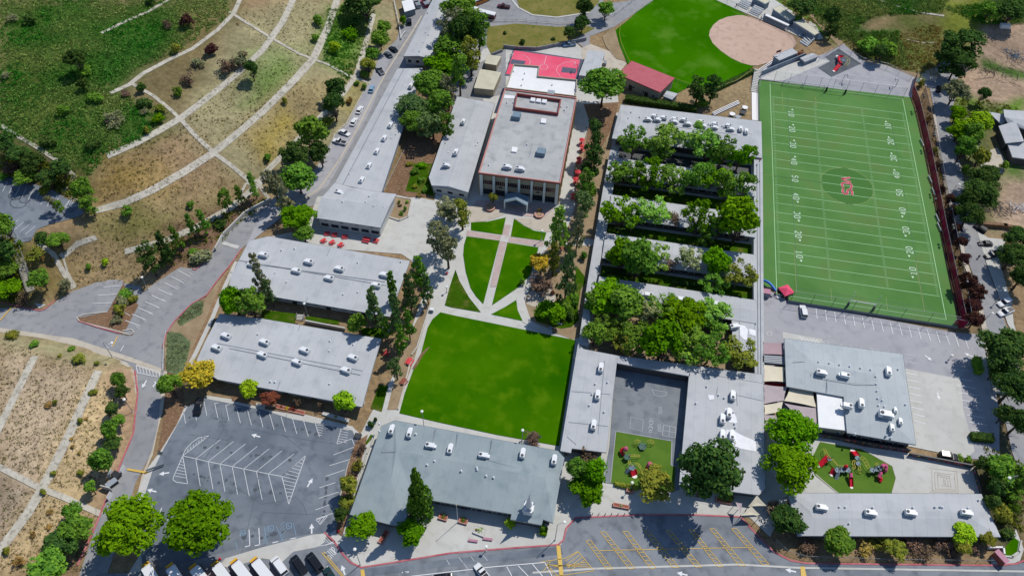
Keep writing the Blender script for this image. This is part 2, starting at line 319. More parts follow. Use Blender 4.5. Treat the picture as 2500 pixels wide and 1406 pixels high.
# ------------------------------------------------------------------ ground: one sheet to the horizon, coloured by soil and grass zones
def build_ground():
    xs = np.concatenate([[-1500, -900, -620], np.arange(-480, 201, 2.0), [260, 400, 700, 1300]])
    ys = np.concatenate([[-1300, -700, -420], np.arange(-270, 241, 2.0), [300, 420, 700, 1500]])
    X, Y = np.meshgrid(xs, ys); P = np.stack([X.ravel(), Y.ravel()], 1); Z = hh(P)-.04
    zones = [  # (pixel polygon, colour, soft edge in metres)
        ([(0, 0), (570, 0), (560, 60), (470, 110), (425, 135), (330, 175), (272, 225), (335, 240), (430, 285), (395, 325), (330, 355), (262, 378), (238, 410), (215, 440), (160, 410), (0, 330)], (62, 88, 32), 6),
        ([(0, 90), (120, 150), (60, 300), (0, 300)], (78, 92, 38), 8), ([(60, 200), (260, 260), (200, 380), (40, 320)], (84, 98, 42), 8), ([(210, 130), (420, 60), (400, 200), (260, 220)], (46, 80, 26), 6),
        ([(420, 130), (600, 110), (560, 230), (430, 290), (330, 240), (330, 180)], (112, 100, 66), 5),
        ([(455, 30), (560, 20), (540, 100), (440, 140)], (112, 100, 62), 5),
        ([(250, 390), (330, 380), (400, 420), (400, 480), (240, 500), (225, 450)], (140, 118, 66), 7),
        ([(560, 60), (700, 0), (980, 0), (960, 100), (860, 330), (660, 470), (560, 420), (440, 300)], (146, 138, 98), 5),
        ([(600, 120), (740, 120), (700, 230), (590, 260)], (122, 130, 80), 5), ([(640, 180), (700, 150), (690, 230), (620, 250)], (100, 122, 58), 5),
        ([(800, 20), (908, 30), (895, 110), (850, 200), (790, 150), (770, 90)], (84, 116, 40), 4), ([(860, 160), (900, 180), (860, 280), (840, 260)], (128, 118, 66), 4),
        ([(560, 330), (700, 200), (830, 190), (790, 280), (650, 420)], (144, 130, 88), 4), ([(620, 350), (700, 260), (720, 300), (660, 400)], (150, 134, 66), 4),
        ([(220, 510), (450, 490), (560, 440), (620, 470), (480, 560), (330, 600), (200, 600)], (132, 118, 78), 5), ([(250, 560), (330, 500), (440, 560), (300, 620)], (112, 108, 58), 5),
        ([(170, 600), (330, 590), (420, 600), (340, 690), (190, 700)], (148, 128, 88), 5), ([(400, 560), (640, 470), (660, 500), (540, 600), (400, 680)], (116, 92, 70), 3),
        ([(30, 580), (150, 600), (170, 720), (60, 740)], (118, 104, 60), 4), ([(0, 560), (40, 600), (60, 730), (0, 740)], (70, 84, 40), 4), ([(0, 340), (200, 440), (210, 520), (130, 470), (0, 420)], (72, 78, 42), 4),
        ([(0, 800), (330, 890), (340, 960), (250, 900), (0, 850)], (158, 152, 108), 4), ([(0, 850), (230, 920), (120, 1190), (0, 1300)], (166, 148, 116), 4), ([(0, 1180), (90, 1190), (0, 1330)], (140, 126, 102), 4),
        ([(240, 910), (330, 900), (325, 1080), (230, 1250), (0, 1406), (100, 1180)], (184, 162, 116), 4), ([(270, 900), (330, 900), (328, 1080), (230, 1270), (240, 1190), (300, 1080)], (150, 122, 94), 3),
        ([(1180, 60), (1450, 60), (1400, 100), (1240, 108), (1190, 130)], (126, 118, 66), 3), ([(1190, 50), (1300, 60), (1290, 90), (1200, 90)], (110, 124, 54), 3), ([(1240, -20), (1460, -20), (1440, 38), (1330, 40), (1250, 5)], (128, 104, 70), 3),
        ([(1950, 0), (2310, -40), (2300, 30), (2130, 40), (2060, 110), (2000, 90)], (56, 88, 36), 4), ([(1880, 0), (1960, -10), (2000, 80), (1960, 70)], (88, 116, 44), 3), ([(2050, 90), (2150, 70), (2300, 130), (2290, 190), (2130, 160)], (96, 108, 50), 5),
        ([(2060, 75), (2180, 80), (2215, 160), (2130, 150)], (58, 98, 44), 3), ([(2150, 30), (2310, 40), (2300, 150), (2200, 80)], (88, 94, 46), 5), ([(2290, 0), (2420, -20), (2430, 60), (2380, 120), (2300, 90)], (108, 116, 44), 4), ([(2400, -20), (2560, -20), (2560, 50), (2420, 40)], (56, 78, 34), 4),
        ([(2410, 60), (2560, 40), (2560, 320), (2480, 300), (2330, 230), (2340, 180)], (158, 136, 108), 3), ([(2330, 220), (2420, 260), (2500, 240), (2500, 280), (2380, 310), (2330, 290)], (88, 122, 34), 3), ([(2390, 140), (2520, 180), (2520, 200), (2400, 170)], (62, 92, 34), 2),
        ([(2410, 420), (2560, 400), (2560, 570), (2400, 570)], (160, 138, 110), 3), ([(2440, 390), (2500, 390), (2500, 440), (2440, 430)], (84, 108, 48), 3), ([(2270, 270), (2300, 280), (2390, 560), (2330, 560)], (150, 128, 98), 2), ([(2320, 250), (2440, 260), (2430, 560), (2380, 560), (2350, 420)], (92, 98, 56), 4),
        ([(1600, 170), (1850, 180), (1850, 290), (1700, 260)], (142, 124, 88), 3), ([(1440, 280), (1500, 280), (1470, 600), (1410, 850), (1380, 620)], (168, 146, 116), 3), ([(980, 360), (1060, 250), (1060, 460), (960, 470)], (118, 104, 66), 3), ([(1005, 400), (1060, 400), (1060, 470), (980, 465)], (104, 118, 44), 3),
        ([(1130, 150), (1200, 160), (1150, 240), (1100, 260)], (176, 138, 106), 3), ([(400, 700), (560, 620), (500, 800), (390, 960)], (150, 118, 88), 2),
        ([(2380, 1080), (2500, 1100), (2500, 1406), (2400, 1300)], (70, 74, 46), 3), ([(2380, 760), (2480, 1100), (2430, 1110), (2370, 900)], (88, 84, 60), 3)]
    base = np.array([A(146, 124, 94)[:3]]*len(P))
    near = (P[:, 0] > -482) & (P[:, 0] < 202) & (P[:, 1] > -272) & (P[:, 1] < 242); idx = np.where(near)[0]; Q = P[idx]
    for poly, c, e in zones:
        wp = [p[:2] for p in TT(poly)]; bb = np.array(wp); s = (Q[:, 0] > bb[:, 0].min()-e) & (Q[:, 0] < bb[:, 0].max()+e) & (Q[:, 1] > bb[:, 1].min()-e) & (Q[:, 1] < bb[:, 1].max()+e)
        if not s.any(): continue
        d = sdist(Q[s], wp); wob = np.sin(Q[s][:, 0]*.4)*np.cos(Q[s][:, 1]*.37)*e*.35
        m_ = np.clip(.5+(d+wob)/(2*e), 0, 1)[:, None]; base[idx[s]] = base[idx[s]]*(1-m_)+np.array(A(*[min(255, q*g_) for q, g_ in zip(c, (1.05, 1.05, 1.12))])[:3])*m_
    me = bpy.data.meshes.new('ground'); nx, ny = len(xs), len(ys)
    I = np.arange(nx*ny).reshape(ny, nx); q = np.stack([I[:-1, :-1].ravel(), I[:-1, 1:].ravel(), I[1:, 1:].ravel(), I[1:, :-1].ravel()], 1)
    me.from_pydata([tuple(map(float, (a, b, c))) for (a, b), c in zip(P, Z)], [], q.tolist())
    ca = me.color_attributes.new('soil', 'FLOAT_COLOR', 'POINT'); ca.data.foreach_set('color', np.concatenate([base, np.ones((len(P), 1))], 1).ravel())
    me.shade_smooth()
    m = bpy.data.materials.new('ground'); m.use_nodes = True; n = m.node_tree.nodes; l = m.node_tree.links; b = n['Principled BSDF']; b.inputs['Roughness'].default_value = 1; b.inputs['Specular IOR Level'].default_value = .05
    at = n.new('ShaderNodeVertexColor'); at.layer_name = 'soil'; g = n.new('ShaderNodeNewGeometry')
    t1 = n.new('ShaderNodeTexNoise'); t1.inputs['Scale'].default_value = .55; t1.inputs['Detail'].default_value = 8; t1.inputs['Roughness'].default_value = .7
    t2 = n.new('ShaderNodeTexNoise'); t2.inputs['Scale'].default_value = .07; t2.inputs['Detail'].default_value = 6
    for t in (t1, t2): l.new(g.outputs['Position'], t.inputs['Vector'])
    r1 = n.new('ShaderNodeMapRange'); r1.inputs[1].default_value = .3; r1.inputs[2].default_value = .7; r1.inputs[3].default_value = .68; r1.inputs[4].default_value = 1.4; l.new(t1.outputs['Fac'], r1.inputs[0])
    r2 = n.new('ShaderNodeMapRange'); r2.inputs[1].default_value = .3; r2.inputs[2].default_value = .7; r2.inputs[3].default_value = .8; r2.inputs[4].default_value = 1.2; l.new(t2.outputs['Fac'], r2.inputs[0])
    mu = n.new('ShaderNodeMath'); mu.operation = 'MULTIPLY'; l.new(r1.outputs[0], mu.inputs[0]); l.new(r2.outputs[0], mu.inputs[1])
    vm = n.new('ShaderNodeVectorMath'); vm.operation = 'SCALE'; l.new(at.outputs[0], vm.inputs[0]); l.new(mu.outputs[0], vm.inputs['Scale']); l.new(vm.outputs[0], b.inputs['Base Color'])
    bp = n.new('ShaderNodeBump'); bp.inputs['Distance'].default_value = .9; bp.inputs['Strength'].default_value = .6; l.new(t1.outputs['Fac'], bp.inputs['Height']); l.new(bp.outputs[0], b.inputs['Normal'])
    me.materials.append(m); o = bpy.data.objects.new('ground', me); COL.objects.link(o); tag(o, kind='structure')
build_ground()

# upper left parking terrace on its levelled pad (z = 9)
sheet('hill_parking_lot', [(-90, 395), (0, 424), (128, 464), (150, 478), (195, 502), (206, 522), (180, 532), (120, 548), (90, 560), (75, 588), (20, 598), (-90, 592)], 3, 'asphalt_new', 9.0)
L = Lines(9.0+4*LZ)
for i in range(12): L.l((-28+i*15.5, 458+i*5.2-31), (-40+i*15.5, 458+i*5.2-6), .13)
for i in range(4): L.l((86-i*14, 546+i*-5+6), (62-i*14, 572-i*5), .13)
L.poly([(155, 508), (175, 482), (190, 488), (192, 502)], .13, True)
for i in range(6): L.l((160+i*6, 507-i), (173+i*4, 484+i*1.5), .1)
L.done('parking_markings', 'paint_white')

# roads
ROADL = [(-150, 744), (0, 752), (60, 752), (100, 757), (118, 748), (178, 708), (240, 684), (300, 682), (300, 690), (345, 700), (345, 716), (380, 690), (440, 652), (462, 655), (478, 655), (512, 618), (536, 574), (600, 518), (650, 495), (700, 462), (764, 424), (818, 328), (846, 304), (899, 206), (927, 136), (968, 98), (985, 40), (985, -40), (1420, -40), (1470, 0), (1480, 10), (1550, 0), (1600, -40), (1660, -40), (1540, 40), (1500, 66), (1440, 90), (1440, 120), (1432, 122), (1400, 98), (1240, 122), (1195, 150), (1110, 230), (1080, 200), (1060, 110), (1050, 100), (1035, 160), (985, 170), (830, 450), (800, 480), (775, 500), (700, 520), (640, 560), (592, 606), (560, 652), (534, 683), (504, 723), (468, 744), (428, 784), (405, 822), (400, 880), (400, 985), (385, 1040), (372, 1100), (330, 1180), (300, 1290), (260, 1406), (240, 1470), (170, 1470), (232, 1290), (262, 1215), (300, 1120), (326, 1060), (336, 960), (330, 905), (290, 878), (200, 850), (120, 828), (0, 808), (-150, 800)]
sheet('road', ROADL, 2, 'asphalt_road')
sheet('median_island', [(188, 776), (262, 762), (302, 690), (305, 700), (338, 745), (300, 818), (328, 812), (322, 819), (300, 818), (188, 782)], 3, 'mulch')
ribbon('island_kerb', [(262, 762), (205, 768), (188, 776), (196, 786), (290, 810), (318, 818), (328, 812), (322, 804), (300, 808)], .35, 'kerb_concrete', .15, flat=True)
ribbon('island_kerb', [(192, 784), (240, 800), (292, 815)], .3, 'kerb_red', .17, flat=True)
ribbon('red_kerb', [(0, 735+3), (40, 748), (98, 759), (112, 755), (150, 720), (182, 703)], .4, 'kerb_red', .15, flat=True)
ribbon('red_kerb', [(470, 658), (478, 660), (500, 640), (520, 615)], .4, 'kerb_red', .15, flat=True)
ribbon('kerb', [(590, 608), (560, 651), (534, 682), (504, 722), (468, 743), (428, 783), (407, 813), (397, 850)], .4, 'kerb_red', .15, flat=True)
ribbon('red_kerb', [(330, 905), (337, 960), (326, 1060), (300, 1122), (262, 1215), (232, 1290), (190, 1380)], .45, 'kerb_red', .15, flat=True)
sheet('pavement', [(-100, 800), (0, 806), (100, 822), (180, 838), (250, 860), (310, 885), (335, 915), (338, 960), (330, 960), (325, 915), (300, 895), (200, 855), (100, 832), (0, 817), (-100, 812)], 4, 'concrete_warm')
sheet('pavement', [(331, 893), (336, 882), (396, 900), (392, 915)], 4, 'concrete_warm')
sheet('drain_apron', [(-100, 806), (-100, 796), (0, 800), (180, 826), (320, 872), (396, 900), (396, 906), (320, 884), (180, 838), (0, 812)], 4, 'concrete_warm')
sheet('pavement', [(400, 905), (408, 906), (398, 1000), (385, 1050), (373, 1110), (362, 1135), (352, 1170), (338, 1230), (330, 1228), (345, 1165), (372, 1095), (385, 1040)], 4, 'concrete_warm')
sheet('planting_strip', [(402, 905), (440, 905), (450, 990), (432, 1040), (392, 1100), (385, 1100), (398, 1030)], 3, 'mulch')
sheet('pavement', [(392, 1100), (432, 1035), (452, 990), (458, 992), (398, 1098), (372, 1150), (345, 1232), (322, 1235), (362, 1140)], 5, 'concrete')
sheet('planting_strip', [(407, 816), (428, 785), (468, 745), (504, 724), (534, 684), (548, 670), (530, 715), (500, 785), (470, 850), (450, 912), (402, 905), (400, 840)], 3, 'dirt')
sheet('ground_cover_bed', [(485, 733), (498, 740), (492, 766), (440, 796), (432, 786), (461, 749)], 4, 'bed_green'); sheet('ground_cover_bed', [(408, 810), (440, 812), (466, 835), (455, 885), (440, 918), (405, 905)], 4, 'bed_green')
ribbon('kerb', [(578, 640), (550, 700), (520, 775), (480, 860), (447, 925)], 1.3, 'concrete', .16, flat=True)
sheet('drive_apron', [(540, 596), (548, 590), (585, 600), (580, 608)], 4, 'concrete')
# upper drive details
sheet('drive_shoulder', [(650, 500), (764, 424), (845, 305), (900, 205), (928, 137), (962, 112), (940, 180), (905, 270), (860, 350), (800, 455), (700, 520), (600, 600)], 3, 'asphalt_old')
ribbon('gutter', [(640, 552), (780, 462), (830, 390), (870, 320), (905, 250), (945, 175), (1000, 90), (1030, 40)], .7, 'concrete_warm', .08, flat=True)
ribbon('kerb', [(764, 422), (800, 380), (818, 328), (846, 302), (898, 206)], .35, 'kerb_concrete', .16, flat=True)
ribbon('kerb', [(1240, -12), (1265, 20), (1300, 38), (1360, 44), (1440, 32)], .9, 'concrete', .1, flat=True)
ribbon('red_kerb', [(1180, 55), (1260, 52), (1360, 60), (1430, 58)], .3, 'kerb_concrete', .16, flat=True)

# hillside drains
for i, (pts, wd) in enumerate([
    ([(262, 382), (330, 352), (380, 325), (440, 290), (500, 245), (575, 185), (640, 125), (690, 55), (725, -20)], 2.3),
    ([(232, 515), (300, 497), (370, 466), (450, 420), (520, 375), (570, 335), (640, 275), (720, 195), (765, 145), (800, 70), (830, -20)], 2.6),
    ([(440, 290), (475, 330), (522, 374), (565, 405), (606, 440), (625, 470)], 1.6), ([(322, 205), (375, 235), (412, 265), (440, 290)], 1.3),
    ([(560, 30), (600, 55), (660, 92), (730, 132), (765, 145), (800, 158), (850, 185), (905, 204)], 1.2),
    ([(270, 228), (315, 208), (350, 180), (410, 148), (470, 120), (530, 75), (570, 35), (595, -20)], 1.6),
    ([(248, 82), (300, 56), (360, 30), (410, 2), (430, -20)], 1.2), ([(0, 305), (30, 325), (90, 360), (150, 400), (190, 440)], 1.3),
    ([(180, 432), (165, 455), (155, 470)], 1.3), ([(912, 35), (895, 100), (870, 185), (840, 225), (770, 300), (700, 370), (650, 420), (632, 450), (560, 510), (480, 555), (400, 590), (305, 615)], 1.9),
    ([(632, 450), (650, 478), (660, 490)], 1.2), ([(630, 440), (600, 450), (590, 470)], .8),
    ([(95, 595), (130, 620), (155, 665), (180, 705)], 1.5), ([(155, 630), (165, 665), (186, 700)], .6), ([(235, 580), (190, 595), (155, 628), (148, 620)], 1.3),
    ([(85, 870), (50, 940), (0, 1040), (-40, 1120)], 2.0), ([(240, 905), (205, 980), (165, 1070), (115, 1170), (70, 1250), (10, 1330), (-40, 1390)], 2.2),
    ([(-60, 1120), (0, 1140), (95, 1190), (160, 1215), (248, 1255)], 1.5),
    ([(2130, -5), (2180, 12), (2240, 30), (2305, 40)], 1.0), ([(2215, 98), (2250, 105), (2290, 105)], .4)]):
    ribbon('drainage_channel', pts, wd, 'drain_concrete', .14)
ribbon('dirt_track', [(1955, 0), (1995, 50), (2035, 90), (2060, 118), (2110, 150), (2180, 175), (2250, 190)], 3.2, 'dirt', .1)

sheet('grass_bank', [(1190, 66), (1260, 58), (1360, 66), (1430, 63), (1452, 70), (1400, 97), (1310, 116), (1240, 114), (1228, 124), (1200, 136), (1188, 110)], 4, 'bank_grass')
sheet('grass_bank', [(1240, -60), (1480, -60), (1462, 6), (1440, 30), (1360, 42), (1300, 36), (1268, 18)], 4, 'bank_grass')

# campus surfaces
sheet('paved_quad', [(745, 560), (775, 480), (960, 470), (1060, 490), (1100, 300), (1115, 235), (1180, 120), (1240, 108), (1400, 100), (1420, 118), (1500, 150), (1510, 250), (1440, 300), (1400, 420), (1405, 500), (1385, 560), (1448, 585), (1445, 602), (1380, 600), (1310, 640), (1290, 690), (1300, 770), (1345, 812), (1414, 828), (1405, 860), (1370, 1100), (1440, 1180), (1500, 1180), (1660, 1180), (1860, 1200), (1925, 1215), (1880, 1310), (1830, 1262), (1700, 1258), (1560, 1258), (1405, 1264), (1370, 1330), (1100, 1350), (960, 1372), (885, 1385), (858, 1372), (790, 1290), (710, 1310), (555, 1360), (440, 1400), (380, 1406), (380, 1420), (300, 1420), (350, 1340), (400, 1060), (505, 965), (640, 985), (860, 1040), (880, 1060), (905, 1010), (970, 900), (1040, 700), (1010, 640), (980, 620), (600, 590)], 2, 'concrete')
sheet('paved_quad', [(1180, 240), (1180, 300), (1060, 300), (1110, 232), (1160, 160), (1235, 120), (1235, 230)], 3, 'asphalt_road')
sheet('brick_terrace', [(1165, 488), (1150, 505), (1190, 515), (1250, 524), (1330, 533), (1360, 500)], 4, 'brick_path')
sheet('terrace', [(1140, 505), (1165, 503), (1240, 518), (1215, 530), (1180, 541), (1148, 543)], 4, 'concrete_warm'); sheet('terrace', [(1255, 533), (1330, 532), (1362, 508), (1398, 520), (1360, 565), (1334, 566), (1290, 556)], 4, 'concrete_warm')
sheet('garden_bed', [(940, 470), (995, 340), (1060, 300), (1100, 240), (1105, 260), (1075, 380), (1045, 440), (1060, 478), (1000, 482)], 4, 'mulch')
sheet('garden_lawn', [(1010, 400), (1060, 400), (1045, 440), (1060, 478), (990, 466)], 5, 'lawn_dark')
sheet('succulent_bed', [(962, 480), (1004, 487), (995, 530), (975, 538), (950, 532)], 4, 'dirt')
ribbon('bed_kerb', [(962, 480), (1006, 487), (996, 531), (976, 539), (948, 531)], .4, 'kerb_concrete', .35, flat=True)
sheet('garden_bed', [(1340, 600), (1378, 560), (1402, 540), (1440, 300), (1500, 285), (1492, 370), (1474, 450), (1433, 696), (1414, 825), (1395, 828), (1300, 790), (1282, 740), (1290, 690), (1315, 640)], 3, 'dirt')
sheet('garden_bed', [(1425, 255), (1510, 250), (1500, 300), (1430, 440), (1415, 440), (1440, 300)], 3, 'mulch')
sheet('garden_path', [(1410, 580), (1452, 585), (1450, 600), (1380, 600)], 5, 'concrete')
sheet('garden_path', [(1285, 700), (1262, 725), (1262, 760), (1275, 785), (1300, 800), (1345, 815), (1350, 806), (1300, 785), (1284, 760), (1280, 735), (1300, 690), (1330, 640), (1322, 620)], 5, 'concrete')
sheet('garden_lawn', [(1408, 650), (1426, 672), (1430, 690), (1418, 705), (1410, 760), (1414, 780), (1395, 798), (1370, 802), (1310, 784), (1303, 768), (1310, 754), (1350, 745), (1375, 735), (1400, 700)], 5, 'lawn_dark')
sheet('paved_circle', [(1285, 742), (1290, 715), (1310, 700), (1345, 705), (1358, 725), (1350, 742), (1330, 750), (1300, 748)], 5, 'concrete_warm')
sheet('big_lawn', [(1075, 762), (1110, 770), (1405, 830), (1365, 1088), (1210, 1060), (1070, 1030), (975, 1008), (988, 960), (1010, 900), (1028, 862), (1044, 800), (1055, 780)], 5, 'lawn')
sheet('bare_soil', [(1042, 850), (1050, 846), (1032, 868), (1014, 900), (1006, 900), (1028, 862)], 6, 'mulch')
sheet('lawn_piece', [(1150, 543), (1191, 541), (1235, 531), (1226, 573), (1150, 562)], 5, 'lawn')
sheet('lawn_piece', [(1255, 534), (1281, 552), (1304, 563), (1334, 568), (1328, 588), (1247, 577)], 5, 'lawn')
sheet('lawn_piece', [(1139, 577), (1220, 588), (1180, 742), (1162, 723), (1149, 703), (1137, 663), (1131, 622), (1133, 597)], 5, 'lawn')
sheet('lawn_piece', [(1239, 592), (1315, 604), (1304, 641), (1294, 672), (1263, 703), (1201, 745)], 5, 'lawn')
sheet('lawn_piece', [(1112, 658), (1122, 686), (1146, 727), (1174, 762), (1102, 750), (1086, 745), (1098, 700)], 5, 'lawn_dark')
sheet('lawn_piece', [(1199, 767), (1235, 748), (1260, 732), (1264, 757), (1276, 783)], 5, 'lawn')
sheet('brick_walk', [(1229, 548), (1248, 550), (1211, 700), (1197, 700)], 4, 'brick_path'); sheet('brick_walk', [(1140, 563), (1328, 590), (1326, 603), (1138, 576)], 3, 'brick_path'); sheet('crossing_slab', [(1224, 574), (1243, 577), (1240, 592), (1220, 589)], 5, 'concrete')
sheet('garden_bed', [(1120, 500), (1150, 505), (1145, 545), (1120, 600), (1060, 660), (1050, 640), (1085, 520), (1075, 500)], 3, 'concrete')
sheet('side_garden', [(1058, 700), (1048, 752), (1035, 800), (1010, 880), (968, 1000), (945, 1000), (985, 840), (1030, 760)], 3, 'dirt')
ribbon('low_wall', [(1048, 750), (1043, 770), (1018, 850), (1005, 868)], .35, 'concrete', .5, flat=True); ribbon('low_wall', [(1008, 875), (1000, 895), (975, 990), (972, 1000)], .5, 'concrete_warm', .35, flat=True)
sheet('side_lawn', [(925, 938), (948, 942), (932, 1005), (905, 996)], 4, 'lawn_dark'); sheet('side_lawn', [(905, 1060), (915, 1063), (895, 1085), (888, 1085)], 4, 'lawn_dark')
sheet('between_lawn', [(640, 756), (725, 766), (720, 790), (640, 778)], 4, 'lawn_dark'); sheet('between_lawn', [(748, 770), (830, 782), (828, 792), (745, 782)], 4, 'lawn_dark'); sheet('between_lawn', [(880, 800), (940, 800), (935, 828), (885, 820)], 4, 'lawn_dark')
# front parking lot
LOT = [(458, 992), (500, 972), (640, 1000), (712, 1022), (860, 1050), (872, 1075), (848, 1135), (830, 1210), (822, 1290), (805, 1300), (760, 1305), (700, 1318), (555, 1355), (540, 1380), (350, 1400), (335, 1240), (372, 1150), (398, 1098)]
sheet('front_parking_lot', LOT, 4, 'asphalt_new')
sheet('terrace_bed', [(566, 966), (625, 980), (625, 990), (566, 978)], 4, 'mulch'); sheet('terrace_bed', [(648, 990), (735, 1004), (730, 1012), (646, 998)], 4, 'mulch'); sheet('terrace_bed', [(775, 1002), (860, 1018), (856, 1026), (775, 1008)], 4, 'mulch')
sheet('planting_bed', [(868, 1078), (898, 1060), (850, 1255), (840, 1310), (820, 1300), (832, 1210), (850, 1135)], 5, 'mulch')
L = Lines(5*LZ); l = L.l
for a, b in [((448, 1005), (453, 1033)), ((475, 1005), (480, 1026)), ((498, 980), (505, 1014)), ((524, 984), (532, 1020)), ((551, 988), (559, 1026)), ((577, 994), (587, 1032)), ((604, 1000), (614, 1037)), ((632, 1003), (642, 1042)), ((658, 1009), (669, 1048)), ((686, 1016), (697, 1053)), ((714, 1021), (725, 1059)), ((741, 1026), (753, 1065)), ((768, 1028), (780, 1066)), ((524, 984), (534, 983)), ((551, 988), (562, 987)), ((577, 994), (588, 993))]: l(a, b)
for i in range(6): l((768+i*2.2, 1030+i*6), (792+i*-1.2, 1033+i*6), .1)
for i in range(7): l((832-i*1.5, 1040+i*6), (852-i*.8, 1044+i*6), .1)
L.poly([(836, 1036), (822, 1084), (860, 1070)], .12); L.poly([(860, 1072), (866, 1090), (814, 1110)], .12); L.poly([(857, 1120), (804, 1136)], .12)
for a, b in [((842, 1146), (795, 1162)), ((819, 1177), (780, 1190)), ((827, 1200), (778, 1216)), ((808, 1230), (770, 1244)), ((818, 1250), (772, 1266))]: l(a, b)
L.poly([(772, 1268), (800, 1258), (782, 1280)], .12, True); l((783, 1264), (777, 1275)); l((793, 1261), (780, 1278))
# central chevron island
SP = [(446, 1112), (478, 1119), (508, 1126), (537, 1132), (567, 1138), (595, 1144), (626, 1150), (655, 1156), (688, 1162)]
L.poly(SP, .13)
for i, (a, b) in enumerate(zip(SP[1:], [(540, 1071), (570, 1077), (599, 1083), (628, 1089), (657, 1095), (688, 1100), (718, 1107), (745, 1112)])): l(a, b)
for i, (a, b) in enumerate(zip(SP[1:], [(489, 1186), (520, 1193), (549, 1199), (580, 1206), (609, 1212), (640, 1219), (673, 1225)])): l(a, b)
L.poly([(446, 1112), (452, 1098), (468, 1080), (485, 1068), (510, 1063), (446, 1112), (425, 1160), (422, 1170), (430, 1176), (458, 1180), (446, 1112)], .13)
for i in range(7):
    t = i/7; l(lerp((500, 1064), (452, 1100), t), lerp((497, 1075), (452, 1108), t), .1); l(lerp((443, 1118), (424, 1168), t), lerp((447, 1120), (457, 1174), t), .1)
L.poly([(688, 1162), (746, 1112), (705, 1230), (688, 1162)], .13)
for i in range(1, 14):
    t = i/14; p = lerp((744, 1116), (706, 1226), t); q = lerp((744, 1114), (688, 1162), t*2) if t < .5 else lerp((688, 1162), (705, 1230), (t-.5)*2); l(p, q, .1)
for a, b in [((371, 1234), (363, 1250)), ((395, 1239), (388, 1255)), ((420, 1245), (408, 1270)), ((608, 1292), (610, 1330)), ((598, 1334), (610, 1331)), ((632, 1288), (634, 1329)), ((622, 1331), (634, 1329)), ((665, 1324), (679, 1321)), ((709, 1315), (722, 1312))]: l(a, b, .2)
L.poly([(752, 1316), (798, 1301), (817, 1325), (773, 1333)], .12, True)
for i in range(7): l(lerp((752, 1316), (798, 1301), i/7), lerp((760, 1322), (817, 1325), (i+1)/8), .08)
def arrow(L, c, ang, s=1.0):                    # a painted arrow, ang in the ground plane
    x, y, _ = V(*c, L.z); ca, sa = math.cos(ang), math.sin(ang)
    T_ = lambda a, b: (x+(a*ca-b*sa)*s, y+(a*sa+b*ca)*s, L.z)
    L.b.face([T_(-1.6, -.22), T_(0, -.22), T_(0, .22), T_(-1.6, .22)]); L.b.face([T_(0, -.75), T_(1.5, 0), T_(0, .75)])
for c, a in [((400, 1155), 3.5), ((370, 1197), 3.1), ((624, 1063), 3.05), ((554, 1237), 3.05), ((757, 1177), 1.35), ((761, 1289), 1.9), ((380, 935), 1.4), ((352, 938), -1.6), ((838, 1390), 2.2), ((985, 1392), 3.1), ((1315, 1353), 3.1), ((1665, 1400), 3.1), ((1930, 1392), 3.1)]: arrow(L, c, a, .85)
L.done('parking_markings', 'paint_white')
L = Lines(4.6*LZ); rs = random.Random(5)
for i in range(70):
    p, q = rs.choice([((460, 1015), (790, 1058)), ((470, 1160), (690, 1205)), ((500, 1092), (720, 1130)), ((800, 1150), (790, 1260)), ((580, 1315), (720, 1295))]); c = lerp(p, q, rs.random()); x, y, z = V(c[0], c[1]+rs.uniform(-6, 6), L.z); r_ = rs.uniform(.25, .7); L.b.face([(x+r_*math.cos(k)*rs.uniform(.6, 1.1), y+r_*math.sin(k)*rs.uniform(.6, 1.1), z+i*.0002) for k in range(6)])
L.done('oil_stains', 'oil')
L = Lines(9.0+4*LZ)
for cx_, cy_, r0 in ((36, 478, 16), (60, 488, 13), (44, 496, 20)): L.poly([(cx_+r0*math.cos(k*.5), cy_+r0*.6*math.sin(k*.5)) for k in range(11)], .3)
L.done('tyre_marks', 'oil')
L = Lines(5*LZ)
for c in [(592, 1301), (661, 1290), (705, 1283)]:
    x, y = c; L.poly([(x-6, y-6), (x+6, y-8), (x+7, y+4), (x-5, y+7)], .12, True); L.poly([(x-2, y-4), (x-1, y+1), (x+3, y+1), (x+4, y+3)], .12)
for a, b in [((645, 1285), (652, 1328)), ((674, 1283), (692, 1322)), ((716, 1276), (724, 1312)), ((575, 1320), (580, 1340))]: L.l(a, b, .1)
for i in range(5): L.l((640+i*2, 1330-i*9), (652+i*1, 1318-i*9), .08); L.l((683, 1320-i*9), (694, 1308-i*9), .08)
L.done('accessible_bay_markings', 'paint_blue')
L = Lines(5*LZ)                                 # crack sealing across the lot
for pts in [[(540, 1000), (545, 1050), (500, 1120)], [(700, 1010), (690, 1060), (740, 1100)], [(600, 1046), (760, 1075), (830, 1085)], [(560, 1180), (640, 1230), (720, 1215)], [(590, 1350), (625, 1200), (640, 1090)], [(720, 1210), (740, 1230), (750, 1260)], [(460, 1060), (560, 1075)], [(640, 1250), (760, 1255)]]: L.poly(pts, .1)
L.done('sealed_cracks', 'crack_seal')
